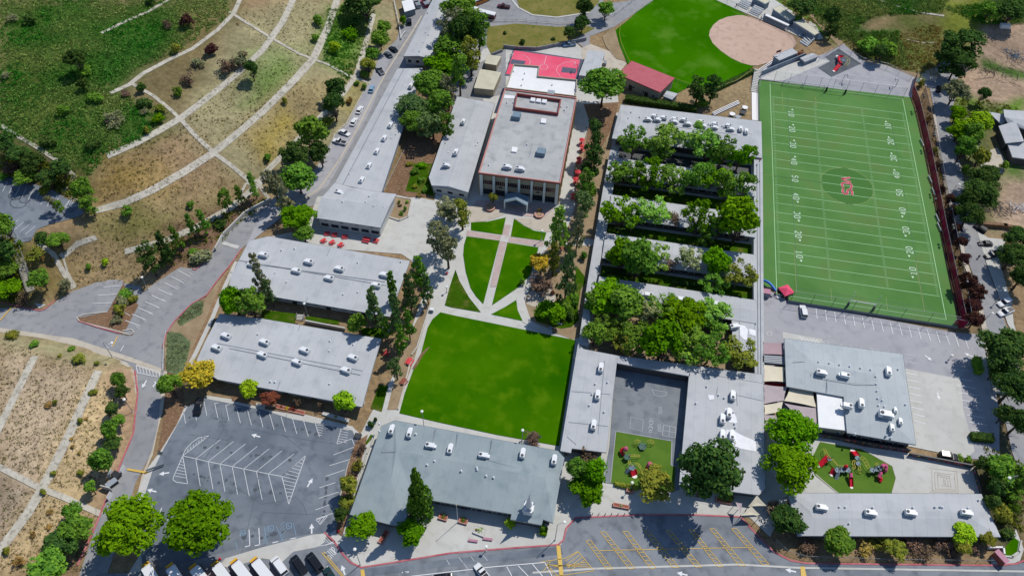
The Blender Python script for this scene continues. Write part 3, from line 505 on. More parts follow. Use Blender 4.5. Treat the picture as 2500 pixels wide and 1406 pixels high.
# bottom street
sheet('street', [(150, 1500), (240, 1400), (375, 1395), (555, 1345), (640, 1325), (770, 1300), (828, 1330), (862, 1372), (885, 1386), (960, 1374), (1100, 1350), (1370, 1331), (1386, 1290), (1405, 1264), (1560, 1258), (1700, 1258), (1812, 1262), (1850, 1310), (1900, 1355), (1960, 1375), (2300, 1380), (2470, 1378), (2560, 1360), (2560, 1500)], 4, 'asphalt_street')
sheet('street_lane', [(885, 1388), (1370, 1333), (1375, 1352), (1180, 1372), (890, 1406), (890, 1396)], 5, 'asphalt_new')
ribbon('red_kerb', [(792, 1300), (815, 1320), (835, 1350), (855, 1372), (882, 1385), (960, 1373), (1100, 1350), (1270, 1336), (1362, 1330), (1376, 1318), (1382, 1290), (1405, 1264), (1560, 1257), (1700, 1257), (1808, 1262), (1850, 1308), (1890, 1348), (1930, 1368), (1970, 1375), (2200, 1378), (2430, 1380), (2480, 1376), (2520, 1360)], .42, 'kerb_red', .15, flat=True)
sheet('bus_pavement', [(550, 1362), (640, 1335), (760, 1305), (800, 1300), (790, 1325), (773, 1335), (716, 1346), (690, 1370), (640, 1362), (560, 1385), (535, 1380)], 6, 'concrete')
ribbon('gutter', [(1450, 1388), (1800, 1378), (1950, 1386), (2500, 1395)], .5, 'concrete', .13, flat=True); ribbon('gutter', [(1300, 1398), (1450, 1388)], .5, 'concrete', .13, flat=True)
L = Lines(7*LZ); l = L.l
for a, b in [((1002, 1406), (1160, 1388)), ((1200, 1383), (1330, 1372)), ((1265, 1380), (1290, 1406)), ((1235, 1378), (1250, 1406)), ((1300, 1376), (1325, 1406)), ((1330, 1372), (1348, 1406)), ((1160, 1388), (1200, 1383)), ((795, 1330), (818, 1320))]: l(a, b, .2)
for a, b in [((1090, 1365), (1098, 1378)), ((1120, 1360), (1130, 1372)), ((1150, 1358), (1158, 1369)), ((1180, 1355), (1190, 1368)), ((1132, 1374), (1142, 1388)), ((1165, 1370), (1172, 1382))]: l(a, b, .1)
def text_quads(L, strokes, org, ux, uy): 
    for s in strokes:
        for p, q in zip(s, s[1:]):
            a = [org[k]+ux[k]*p[0]+uy[k]*p[1] for k in (0, 1)]; c = [org[k]+ux[k]*q[0]+uy[k]*q[1] for k in (0, 1)]
            L.w((*a, L.z), (*c, L.z), L.tw)
GL = {'S': [[(1, .9), (.8, 1), (.2, 1), (0, .85), (0, .62), (.2, .52), (.8, .48), (1, .36), (1, .14), (.8, 0), (.2, 0), (0, .1)]], 'T': [[(0, 1), (1, 1)], [(.5, 1), (.5, 0)]], 'O': [[(0, .2), (0, .8), (.25, 1), (.75, 1), (1, .8), (1, .2), (.75, 0), (.25, 0), (0, .2)]], 'P': [[(0, 0), (0, 1), (.8, 1), (1, .85), (1, .6), (.8, .48), (0, .48)]],
      '0': [[(.1, .2), (.1, .8), (.35, 1), (.65, 1), (.9, .8), (.9, .2), (.65, 0), (.35, 0), (.1, .2)]], '1': [[(.25, .8), (.5, 1), (.5, 0)], [(.2, 0), (.8, 0)]], '2': [[(.1, .8), (.3, 1), (.7, 1), (.9, .8), (.9, .6), (.1, 0), (.95, 0)]], '3': [[(.1, .85), (.3, 1), (.7, 1), (.9, .8), (.85, .58), (.5, .52), (.85, .45), (.9, .2), (.7, 0), (.3, 0), (.1, .15)]],
      '4': [[(.7, 0), (.7, 1), (.05, .3), (.98, .3)]], '5': [[(.9, 1), (.15, 1), (.12, .55), (.6, .6), (.9, .42), (.88, .15), (.65, 0), (.3, 0), (.08, .15)]], 'V': [[(0, 1), (.5, 0), (1, 1)]], 'C': [[(1, .85), (.8, 1), (.2, 1), (0, .85), (0, .15), (.2, 0), (.8, 0), (1, .15)]]}
def word(L, txt, org, ang, cw, chh, gap, tw):
    ux = (math.cos(ang), math.sin(ang)); uy = (-ux[1], ux[0]); L.tw = tw
    for i, ch in enumerate(txt):
        o = (org[0]+ux[0]*i*(cw+gap), org[1]+ux[1]*i*(cw+gap)); text_quads(L, GL[ch], o, (ux[0]*cw, ux[1]*cw), (uy[0]*chh, uy[1]*chh))
o_ = V(808, 1365, 0); a_ = V(821, 1352, 0); word(L, 'STOP', o_, math.atan2(a_[1]-o_[1], a_[0]-o_[0]), .42, 2.1, .2, .16)
L.done('street_markings', 'paint_white')
L = Lines(7*LZ); l = L.l
L.fill([(1358, 1331), (1368, 1331), (1376, 1406), (1366, 1406)]); L.fill([(880, 1390), (889, 1389), (892, 1410), (882, 1410)]); L.fill([(1954, 1382), (1964, 1382), (1970, 1410), (1956, 1410)]); L.fill([(311, 1142), (362, 1151), (360, 1156), (310, 1147)])
L.poly([(785, 1348), (835, 1406)], .2); L.poly([(790, 1346), (840, 1406)], .2); L.poly([(0, 782), (28, 750)], .35); L.poly([(275, 845), (287, 820)], .3)
bars = [((1431, 1320), (1441, 1317), (1496, 1388), (1481, 1389)), ((1466, 1298), (1477, 1297), (1550, 1386), (1536, 1388)), ((1521, 1297), (1532, 1296), (1602, 1385), (1588, 1387)), ((1573, 1295), (1584, 1295), (1658, 1384), (1642, 1384)), ((1626, 1294), (1637, 1294), (1713, 1383), (1698, 1383)), ((1681, 1292), (1692, 1292), (1766, 1382), (1752, 1382)), ((1733, 1290), (1744, 1290), (1820, 1380), (1804, 1380)), ((1786, 1290), (1797, 1289), (1878, 1377), (1862, 1378))]
for b in bars:
    L.poly(b, .15, True)
    for i in range(1, 9): t = i/9; l(lerp(b[0], b[3], t), lerp(b[1], b[2], t+.03), .12)
l((1464, 1343), (1840, 1335), .15)
L.poly([(1320, 1371), (1380, 1362), (1411, 1345), (1450, 1392), (1385, 1402), (1345, 1406)], .15)
for i in range(7): l(lerp((1411, 1347), (1448, 1390), i/7), lerp((1395, 1400), (1330, 1374), .2+(i)/9) if i > 3 else lerp((1378, 1364), (1390, 1398), i/4+.15), .13)
for i in range(4): l((1345-i*4, 1369+i*2), (1325+i*12, 1395+i*3), .13)
L.done('street_markings', 'paint_yellow')
# right hand lots
sheet('side_parking_lot', [(1863, 700), (1925, 735), (2335, 812), (2400, 816), (2440, 1000), (2440, 1120), (2350, 1120), (2235, 1090), (1865, 1000)], 2, 'asphalt_old')
sheet('loading_yard', [(2205, 898), (2345, 925), (2352, 1000), (2380, 1100), (2360, 1118), (2215, 1088)], 3, 'concrete')
sheet('walkway', [(1911, 810), (2008, 828), (2008, 840), (1911, 826)], 3, 'concrete')
L = Lines(4*LZ); l = L.l
for i in range(17): l((1992+i*22.6, 752+i*4.35), (1995+i*23.1, 778+i*4.55), .2)
for a, b in [((2192, 862), (2234, 869)), ((2208, 882), (2237, 887)), ((2190, 862), (2193, 868)), ((2330, 900), (2372, 906)), ((2140, 854), (2141, 860)), ((2168, 857), (2169, 863)), ((2053, 838), (2054, 844)), ((2077, 842), (2078, 848)), ((2101, 846), (2102, 852))]: l(a, b)
L.poly([(2123, 850), (2145, 854), (2144, 858), (2123, 851)], .12, True)
L.poly([(1873, 810), (1884, 810), (1884, 819), (1873, 819)], .12, True); L.poly([(2011, 832), (2023, 834), (2022, 840), (2011, 838)], .12, True)
for i in range(8): l((2211+i*2.8, 910+i*16.5), (2240+i*2.9, 915+i*17), .2)
for i in range(8): l((2330+i*6, 922+i*18), (2375+i*6, 930+i*18), .2)
for i in range(6): l((1952+i*8, 822+i*1.3), (1960+i*8, 831+i*1.2), .25)
for c, a in [((2267, 874), -.7), ((2291, 967), -1.5), ((2364, 866), 2.8)]: arrow(L, c, a, .8)
L.done('parking_markings', 'paint_white')
# play yards
sheet('play_yard', [(1866, 1000), (1985, 1060), (2110, 1090), (2240, 1108), (2376, 1140), (2396, 1210), (1930, 1210), (1900, 1215), (1866, 1200)], 4, 'concrete')
sheet('play_turf', [(2002, 1078), (2103, 1096), (2178, 1138), (2187, 1168), (2177, 1204), (2045, 1204), (1989, 1159), (1980, 1123)], 6, 'play_turf')
ribbon('turf_edging', [(2103, 1096), (2178, 1138), (2187, 1168), (2177, 1204)], .25, 'kerb_concrete', .16, flat=True); ribbon('turf_edging', [(1989, 1157), (2010, 1175), (2045, 1204)], .25, 'kerb_concrete', .16, flat=True)
sheet('school_court', [(1504, 870), (1690, 895), (1675, 1110), (1658, 1195), (1640, 1200), (1475, 1178), (1480, 1130), (1488, 1090)], 4, 'asphalt_court')
sheet('play_turf', [(1503, 1053), (1640, 1077), (1638, 1136), (1650, 1139), (1646, 1200), (1557, 1194), (1490, 1178)], 6, 'play_turf')
ribbon('turf_edging', [(1490, 1178), (1503, 1053), (1640, 1077), (1638, 1136), (1650, 1139)], .25, 'asphalt_old', .16, flat=True)
L = Lines(6*LZ)
L.poly([(1592, 951), (1628, 957)], .1); L.poly([(1592, 951), (1598, 964), (1612, 968), (1625, 965), (1628, 957)], .1)
L.poly([(1540, 1018), (1571, 1024), (1568, 1052), (1538, 1045)], .08, True); L.poly([(1620, 1037), (1650, 1043), (1648, 1068), (1617, 1062)], .12, True); L.l((1635, 1040), (1633, 1065), .1); L.l((1619, 1050), (1649, 1056), .1)
for i in range(5): L.poly([(1587-i*.5+(-2 if i % 2 else 2), 1021+i*7), (1594-i*.5+(2 if i % 2 else -2), 1022+i*7), (1593-i*.5, 1028+i*7), (1586-i*.5, 1027+i*7)], .1, True)
for c in [(1612, 995), (1612, 1001), (1612, 1007), (1610, 1038), (1610, 1044), (1610, 1050)]: x, y = c; L.poly([(x-3, y-2), (x+3, y-2), (x+4, y+2), (x-4, y+2)], .1, True)
L.poly([(1503, 943), (1560, 950)], .06); L.poly([(1500, 972), (1530, 976)], .06); L.poly([(1492, 1014), (1506, 1016)], .06)
L.done('court_markings', 'paint_faint')
L = Lines(6*LZ)
for k in range(6):
    q = [(2268+k*7, 1142+k*5), (2336-k*6, 1150+k*4), (2340-k*6, 1202-k*4), (2270+k*7, 1200-k*4)]; L.poly(q[k % 4:]+q[:k % 4], .14)
L.done('painted_maze', 'concrete_warm')
# football pitch
TURF = [(1853, 196), (2224, 238), (2240, 300), (2285, 520), (2340, 797), (1926, 733), (1921, 704), (1864, 700)]
b = MB(); b.prism([V(*p, FZ)[:2] for p in TURF], .05, FZ); b.build('pitch_base', 'wall_retaining')['kind'] = 'structure'
sheet('football_turf', TURF, 1, 'turf', FZ)
yd = .9144; SS = (CAM[2]-FZ)/CAM[2]; WF = 51.495
def FP(u, v): return (CAM[0]+(u*WF-CAM[0])*SS, CAM[1]+(v*yd-CAM[1])*SS, FZ+2*LZ)      # u across 0..1, v yards (goal lines at 0 and -100)
L = Lines(FZ+2*LZ)
cc = FP(.5, -50); r_ = 9.2*SS
dm = MB(); dm.face([(cc[0]+r_*math.cos(i*math.pi/24), cc[1]+r_*math.sin(i*math.pi/24), FZ+1.6*LZ) for i in range(48)]); dm.build('centre_circle', 'turf_logo')['kind'] = 'structure'
Wl = lambda a, c, w_=.14: L.w(FP(*a), FP(*c), w_)
Wl((0, 10), (1, 10)); Wl((0, 10), (0, -110), .2); Wl((1, 10), (1, -110), .2); Wl((0, -110), (1, -110))
for k in range(0, 101, 5): Wl((.01, -k), (.99, -k), .16)
for k in range(0, 101):
    if k % 5:
        for u in (.013, .322, .672, .972): Wl((u, -k), (u+.014, -k), .12)
L.done('football_lines', 'paint_turf')
L = Lines(FZ+3*LZ)
for k, t in zip((10, 20, 30, 40, 50, 60, 70, 80, 90), ('10', '20', '30', '40', '50', '40', '30', '20', '10')):
    p = FP(.150, -k); q = FP(.852, -k)
    word(L, t[0], (p[0]-1.0, p[1]+.35+1.25), -math.pi/2, 1.25, 2.0, .5, .27); word(L, t[1], (p[0]-1.0, p[1]-.35), -math.pi/2, 1.25, 2.0, .5, .27)
    word(L, t[0], (q[0]+1.0, q[1]-.35-1.25), math.pi/2, 1.25, 2.0, .5, .27); word(L, t[1], (q[0]+1.0, q[1]+.35), math.pi/2, 1.25, 2.0, .5, .27)
    if k != 50:
        s = 1 if k < 50 else -1
        for c, xo in ((p, .45), (q, -.45)):
            x, y = c[0]+xo, c[1]+s*2.3; L.b.face([(x-.45, y, L.z), (x+.45, y, L.z), (x, y+s*.9, L.z)])
L.done('yard_numbers', 'paint_number')
for nm, m_, tw, z in (('logo_edge', 'logo_edge', .95, 3), ('logo_letters', 'logo_red', .72, 4)):
    L = Lines(FZ+z*LZ); word(L, 'VCS', (cc[0]-1.6, cc[1]+4.45), -math.pi/2, 2.5, 3.2, .7, tw); L.done(nm, m_)
L = Lines(FZ+2*LZ)
for i in range(32): a0, a1 = i*math.pi/16, (i+1)*math.pi/16; L.w((cc[0]+r_*math.cos(a0), cc[1]+r_*math.sin(a0), 0), (cc[0]+r_*math.cos(a1), cc[1]+r_*math.sin(a1), 0), .12)
L.b.v = [(v[0], v[1], L.z) for v in L.b.v]
for a, c in [((-.09, 8), (-.09, -108)), ((1.09, 4), (1.09, -108)), ((.09, 5), (.09, -8)), ((.12, -88), (.12, -108)), ((.88, -85), (.88, -108)), ((.34, 4), (.34, -4)), ((.33, -104), (.33, -110)), ((.66, -104), (.66, -110)), ((-.09, -50), (.33, -50))]:
    p, q = FP(*a), FP(*c); L.w(p, q, .12)
L.done('soccer_lines', 'paint_turf_yellow')
L = Lines(FZ+2*LZ); L.w(FP(.127, 2), FP(.127, -108), .12); L.w(FP(.885, 2), FP(.885, -108), .1); L.w(FP(.1, -106), FP(.95, -106), .1)
L.done('lacrosse_lines', 'paint_turf_dark')
# courtyard north of the pitch
sheet('court_yard', [(1853, 194), (1870, 172), (2020, 130), (2060, 108), (2105, 148), (2165, 160), (2235, 190), (2226, 240)], 2, 'asphalt_old', FZ-.1)
sheet('court_path', [(1856, 193), (1920, 160), (1985, 140), (2025, 150), (1910, 198)], 3, 'concrete', FZ-.1)
sheet('rubber_surface', [(2048, 119), (2102, 156), (2030, 188), (1997, 166), (2028, 150), (2015, 140)], 4, 'rubber_dark', FZ-.1)
L = Lines(FZ-.1+4*LZ)
L.poly([(2062, 184), (2186, 200), (2180, 222), (2056, 206)], .1, True); L.poly([(2064, 194), (2096, 199), (2094, 209), (2062, 204)], .1); L.poly([(2152, 205), (2186, 210), (2184, 222), (2150, 216)], .1)
L.done('court_markings', 'paint_faint')
# softball field
sheet('softball_outfield', [(1502, 75), (1512, 66), (1536, 48), (1553, 31), (1597, 0), (1640, -40), (1700, -40), (1747, 0), (1800, 24), (1830, 42), (1900, 110), (1840, 162), (1801, 191), (1770, 208), (1730, 222), (1683, 212), (1640, 235), (1560, 200), (1529, 150), (1512, 110)], 4, 'outfield')
sheet('softball_infield', [(1731, 88), (1733, 75), (1741, 62), (1755, 50), (1775, 42), (1800, 38), (1815, 38), (1850, 48), (1900, 70), (1935, 88), (1945, 105), (1935, 122), (1925, 132), (1880, 152), (1850, 161), (1833, 160), (1810, 154), (1785, 142), (1760, 125), (1740, 106)], 5, 'infield')
sheet('stand_paving', [(1747, 0), (1800, 24), (1850, 45), (1940, 85), (1975, 100), (2010, 95), (1990, 60), (1930, 25), (1860, -20), (1740, -40)], 3, 'concrete')
sheet('field_side_yard', [(1420, 118), (1442, 108), (1500, 130), (1530, 155), (1510, 180), (1470, 200), (1420, 200)], 3, 'concrete_warm')
sheet('bare_soil', [(1470, 90), (1500, 66), (1512, 110), (1528, 150), (1505, 145), (1480, 115)], 5, 'dirt')
# red sport court
sheet('sport_court_border', [(1252, 122), (1262, 121), (1425, 146), (1408, 200), (1232, 185)], 4, 'court_key'); sheet('sport_court', [(1256, 124), (1416, 147), (1404, 196), (1235, 181)], 5, 'court_red')
sheet('court_key', [(1249, 145), (1284, 150), (1280, 158), (1246, 157)], 6, 'court_key'); sheet('court_key', [(1373, 164), (1408, 168), (1405, 180), (1370, 177)], 6, 'court_key')
L = Lines(7*LZ)
L.poly([(1275, 134), (1288, 140), (1295, 150), (1292, 160), (1283, 164)], .1); L.poly([(1404, 151), (1380, 152), (1362, 162), (1358, 173), (1368, 187), (1375, 191)], .1); L.l((1334, 137), (1328, 158), .1)
L.poly([(1317, 165), (1322, 158), (1332, 157), (1338, 163), (1334, 170), (1322, 170)], .1, True); L.done('court_markings', 'paint_white')
# classroom courtyards
CT = [(1430, 690), (1500, 300)]
yv = lambda px, py, z=3.8: V(px, py, z)[1]
XL0, XL1 = V(1478, 569, 3.4)[0], V(1474, 450, 3.4)[0]
XR = V(1841, 560, 3.4)[0]; XRO = V(1862, 560, 3.4)[0]; XLI = V(1488, 520, 3.4)[0]; XLO = V(1462, 520, 3.4)[0]
ROWS = [(V(1507, 386, 3.8)[1], V(1500, 432, 3.8)[1]), (V(1496, 476, 3.8)[1], V(1484, 528, 3.8)[1]), (V(1479, 569, 3.8)[1], V(1466, 629, 3.8)[1]), (V(1458, 674, 3.8)[1], V(1447, 728, 3.8)[1])]
NB = V(1495, 340, 3.8)[1]; US = V(1430, 850, 3.8)[1]
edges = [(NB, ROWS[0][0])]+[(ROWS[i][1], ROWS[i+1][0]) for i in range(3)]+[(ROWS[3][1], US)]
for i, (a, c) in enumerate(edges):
    b = MB(); z = 4.5*LZ+i*.002; b.face([(XLI, c, z), (XR, c, z), (XR, a, z), (XLI, a, z)]); tag(b.build('courtyard_ground', 'yard_painted_shade' if i in (0,) else ('lawn_dark' if i < 4 else 'dirt')), kind='structure')  # topmost yard: shade of trees and buildings is painted into its dark colour
b = MB(); zc = .108; b.face([(XLO-1, US-40, zc), (XRO, US-40, zc), (XRO, NB+20, zc), (XLO-1, NB+20, zc)]); tag(b.build('campus_slab', 'concrete'), kind='structure')
# street on the right
sheet('east_street', [(2225, 195), (2250, 190), (2300, 150), (2345, 150), (2335, 230), (2318, 290), (2344, 396), (2361, 478), (2388, 563), (2406, 641), (2434, 716), (2455, 791), (2490, 900), (2560, 1100), (2560, 1330), (2500, 1180), (2470, 1100), (2440, 960), (2414, 830), (2399, 757), (2382, 689), (2358, 621), (2341, 563), (2317, 478), (2296, 375), (2282, 280), (2270, 215), (2238, 200)], 3, 'asphalt_road')
sheet('driveway', [(2386, 565), (2400, 572), (2412, 580), (2455, 585), (2440, 640), (2470, 740), (2475, 790), (2490, 840), (2460, 790), (2436, 716), (2408, 641)], 4, 'concrete')
sheet('east_pavement', [(2278, 280), (2284, 280), (2298, 375), (2319, 478), (2343, 563), (2362, 640), (2400, 757), (2416, 830), (2440, 960), (2425, 960), (2402, 830), (2390, 757), (2352, 640), (2334, 563), (2310, 478), (2290, 375)], 5, 'concrete_warm')
sheet('driveway', [(2395, 375), (2435, 360), (2460, 400), (2450, 420), (2410, 440), (2395, 425)], 4, 'concrete_warm')
sheet('dirt_lot', [(2250, 165), (2290, 170), (2285, 200), (2230, 192)], 4, 'concrete_warm')
sheet('corner_path', [(2480, 1290), (2500, 1340), (2490, 1368), (2470, 1376), (2420, 1378), (2420, 1355), (2460, 1350)], 5, 'concrete')
sheet('corner_lawn', [(2450, 1340), (2475, 1310), (2488, 1320), (2484, 1345), (2465, 1358), (2448, 1356)], 6, 'lawn')
# ------------------------------------------------------------------ buildings
def inset(poly, d):
    n = len(poly); area = sum(poly[i][0]*poly[(i+1) % n][1]-poly[(i+1) % n][0]*poly[i][1] for i in range(n)); sg = 1 if area > 0 else -1; out = []
    for i in range(n):
        p0, p1, p2 = Vector(poly[i-1]), Vector(poly[i]), Vector(poly[(i+1) % n]); a = (p1-p0).normalized(); b = (p2-p1).normalized()
        na = Vector((-a.y, a.x))*sg; nb = Vector((-b.y, b.x))*sg; m = na+nb
        if m.length < .2: m = na
        m.normalize(); c = max(.35, m.dot(na)); out.append((p1.x+m.x*d/c, p1.y+m.y*d/c))
    return out
def ccw(poly):
    a = sum(poly[i][0]*poly[(i+1) % len(poly)][1]-poly[(i+1) % len(poly)][0]*poly[i][1] for i in range(len(poly)))
    return list(poly) if a > 0 else list(poly)[::-1]
def windows_on(root, o, p, q, z0, z1, n, wfrac=.7, frame='fascia_white', kind='window', out=.06):
    a = Vector((p[0], p[1])); b = Vector((q[0], q[1])); L_ = (b-a).length; d = (b-a)/L_; ang = math.atan2(d.y, d.x); nrm = Vector((d.y, -d.x))
    for i in range(n):
        c = a+d*L_*(i+.5)/n; w_ = L_/n*wfrac
        f = MB(o); f.box((c.x+nrm.x*out, c.y+nrm.y*out, (z0+z1)/2), (w_, .08, z1-z0), ang)
        f_ = f.build(kind, frame, root)
        g = MB(o); g.box((c.x+nrm.x*(out+.05), c.y+nrm.y*(out+.05), (z0+z1)/2), (w_-.2, .05, z1-z0-.2), ang); g.build('pane' if kind == 'window' else 'panel', 'window_glass', f_)
def building(name, label, cat, out, H, wall='wall_cream', roof='roof_grey', facets=None, over=.9, fascia='fascia_grey', group=None, win=(), world=False, z0=0.0, ridge=None, seams=(), vents=(), patches=(), doors=(), parapet=None):
    """out: roof outline (photo pixels at height H, or world points); ridge = (p, q, dz) ; facets explicit"""
    W = [tuple(p) for p in out] if world else [V(a, b, H)[:2] for a, b in out]
    W = ccw(W); cx = sum(p[0] for p in W)/len(W); cy = sum(p[1] for p in W)/len(W); o = (cx, cy, z0)
    root = empty(name, o, label, cat, group=group)
    b = MB(o)
    if facets:
        for fc in facets: b.face([V(*p) if len(p) == 3 else V(*p, H) for p in fc])
        n = len(W)
        for i in range(n): p, q = W[i], W[(i+1) % n]; b.face([(*p, H-.35), (*q, H-.35), (*q, H), (*p, H)])
        b.face([(*p, H-.35) for p in W[::-1]])
    elif ridge:
        (r0, r1, dz) = ridge; r0 = V(*r0, H+dz) if not world else (*r0, H+dz); r1 = V(*r1, H+dz) if not world else (*r1, H+dz)
        # quad W split along the ridge: sides nearest to r0 and r1 are the gable ends
        def near(r): return min(range(len(W)), key=lambda i: (Vector(((W[i][0]+W[(i+1) % len(W)][0])/2, (W[i][1]+W[(i+1) % len(W)][1])/2))-Vector(r[:2])).length)
        e0, e1 = near(r0), near(r1); n = len(W)
        b.face([(*W[e0], H), (*W[(e0+1) % n], H), r0]); b.face([(*W[e1], H), (*W[(e1+1) % n], H), r1])
        s1 = []; i = (e0+1) % n
        while True:
            s1.append((*W[i], H))
            if i == e1: break
            i = (i+1) % n
        b.face([r0]+s1+[r1]); s2 = []; i = (e1+1) % n
        while True:
            s2.append((*W[i], H))
            if i == e0: break
            i = (i+1) % n
        b.face([r1]+s2+[r0])
        for i in range(n): p, q = W[i], W[(i+1) % n]; b.face([(*p, H-.3), (*q, H-.3), (*q, H), (*p, H)])
        b.face([(*p, H-.3) for p in W[::-1]])
    else:
        b.prism(W, H-.3, H)
    rf = b.build('roof', roof, root)
    fb = MB(o); I = inset(W, -.05); n = len(W)
    for i in range(n):
        p, q = I[i], I[(i+1) % n]; fb.face([(*p, H-.4), (*q, H-.4), (*q, H+.03), (*p, H+.03)])
    fb.build('fascia', fascia, rf)
    if parapet:
        pm, ph = parapet; pb = MB(o); J = inset(W, .35)
        for i in range(n):
            p, q, p2, q2 = W[i], W[(i+1) % n], J[i], J[(i+1) % n]
            pb.face([(*p, H-.5), (*q, H-.5), (*q, H+ph), (*p, H+ph)]); pb.face([(*p, H+ph), (*q, H+ph), (*q2, H+ph), (*p2, H+ph)]); pb.face([(*q2, H), (*p2, H), (*p2, H+ph), (*q2, H+ph)])
        pb.build('parapet', pm, root)
    wl = inset(W, over); wb = MB(o); wb.prism(wl, z0-.3, H-.32); wb.build('wall', wall, root)
    for (i, n_, za, zb, fr) in win: windows_on(root, o, wl[i], wl[(i+1) % len(wl)], za, zb, n_, fr)
    for s in seams:
        sb = MB(o); P = [V(a, c, H+.06+(s[2] if len(s) > 2 and not isinstance(s[2], tuple) else 0)) for a, c in (s[:2])]; d = Vector(P[1])-Vector(P[0]); nn = Vector((-d.y, d.x, 0)).normalized()*.09
        sb.face([Vector(P[0])-nn, Vector(P[1])-nn, Vector(P[1])+nn, Vector(P[0])+nn]); sb.build('roof_seam', 'roof_seam', rf)
    for v in vents:
        x, y, z = V(v[0], v[1], H+(v[2] if len(v) > 2 else 0)); vb = MB(o); vb.lathe((x, y, z-.1), [(.3, 0), (.3, .2), (.14, .25), (.14, .45), (.26, .5), (.22, .7), (.02, .8)], 8); vb.build('roof_vent', 'ac_white', root)
    for pt in patches:
        pb = MB(o); pb.face([V(a, c, H+.07) for a, c in pt]); pb.build('coating_patch', 'coating_white', rf)
    return root, W, wl
def edge_near(W, p):                            # index of the outline edge whose middle is nearest to world point p
    return min(range(len(W)), key=lambda i: (Vector(((W[i][0]+W[(i+1) % len(W)][0])/2, (W[i][1]+W[(i+1) % len(W)][1])/2))-Vector(p[:2])).length)
def add_windows(B, px, py, n, z0, z1, fr=.7, H=0):
    root, W, wl = B; o = tuple(root.location); i = edge_near(wl, V(px, py, H)); windows_on(root, o, wl[i], wl[(i+1) % len(wl)], z0, z1, n, fr)
def add_doors(B, px, py, ts, H=0, m='door_dark'):
    root, W, wl = B; o = tuple(root.location); i = edge_near(wl, V(px, py, H)); p = Vector(wl[i]); q = Vector(wl[(i+1) % len(wl)]); d = (q-p).normalized(); nrm = Vector((d.y, -d.x)); ang = math.atan2(d.y, d.x)
    for t in ts:
        c = p.lerp(q, t); db = MB(o); db.box((c.x+nrm.x*.06, c.y+nrm.y*.06, 1.1), (1.5, .1, 2.2), ang); db.build('door', m, root)

wing = building('classroom_building', 'long narrow grey-roofed classroom wing beside the hillside drive', 'building', [(970, 168), (1032, 167), (931, 471), (818, 447)], 4.0, 'wall_bluegrey', ridge=((1001, 168), (875, 460), .7), over=.8,
    vents=[(812+x, y) for x, y in ((42, 427), (93, 405), (73, 410), (105, 384), (122, 355), (155, 330), (143, 339), (173, 296), (185, 285), (197, 242), (176, 213), (203, 206))], seams=[((836, 452), (986, 168), .65)])
add_windows(wing, 1000, 170, 1, 1.2, 2.4, .3)
north = building('classroom_building', 'grey low-gabled classroom building at the top of the drive with a blue-shaded end wall', 'building', [(985, 138), (1050, 143), (1112, -20), (1066, -20)], 4.2, 'wall_white', ridge=((1022, 137), (1090, -20), 1.0), over=.5,
    vents=[(1044, 32, .4), (1057, 67, .5), (1065, 68, .8), (1039, 81, .5), (1046, 88, .7), (1034, 106, .6), (1024, 127, .8), (1065, 48, .8)])
add_windows(north, 1018, 160, 3, 1.2, 2.6, .45); add_doors(north, 1018, 160, [.85])
cafe = building('cafeteria_building', 'grey gabled cafeteria with dark serving windows above red picnic tables', 'building', [(771, 532), (929, 556), (968, 474), (931, 470), (860, 458), (818, 446), (787, 480)], 5.0, 'wall_white',
    facets=[[(771, 532, 5), (929, 556, 5), (951, 503, 6.0), (784, 482, 6.0)], [(784, 482, 6.0), (951, 503, 6.0), (968, 474, 5), (931, 470, 5), (860, 458, 5), (818, 446, 5), (787, 480, 5)], [(929, 556, 5), (968, 474, 5), (951, 503, 6.0)], [(771, 532, 5), (784, 482, 6.0), (787, 480, 5)]], over=.7,
    vents=[(837, 494, .8), (893, 494, .8), (913, 505, .6), (938, 508, .5), (902, 480, .5)])
add_windows(cafe, 850, 570, 4, 3.5, 4.2, .25); add_windows(cafe, 850, 570, 6, .9, 2.4, .8)
up_row = building('classroom_building', 'broad grey-roofed classroom block below the cafeteria, with eight rooftop air conditioners', 'building', [(608, 588), (655, 577), (1001, 637), (952, 773), (660, 723), (556, 704), (576, 648)], 4.0, 'wall_white', ridge=((567, 668), (975, 706), .35), over=1.6,
    seams=[((806, 607), (745, 740)), ((600, 641), (940, 688), .36), ((565, 632), (950, 698), .36)], vents=[(688, 612), (720, 608), (672, 668), (700, 690), (874, 642), (838, 720), (874, 715), (979, 640)])
add_windows(up_row, 800, 765, 12, 1.0, 2.4, .6); add_doors(up_row, 800, 765, [.18, .48, .8])
low_row = building('classroom_building', 'broad grey-roofed classroom block just above the front parking lot', 'building', [(536, 766), (641, 778), (931, 827), (884, 993), (812, 978), (532, 926), (474, 893)], 4.0, 'wall_white', ridge=((500, 835), (905, 912), .35), over=1.7,
    seams=[((733, 793), (677, 950)), ((530, 838), (885, 905), .36), ((560, 850), (880, 915), .36)], vents=[(630, 817), (806, 833), (804, 858), (863, 842), (672, 933), (661, 932), (805, 938)])
add_windows(low_row, 700, 985, 14, 1.0, 2.4, .6); add_doors(low_row, 700, 985, [.25, .55, .8])
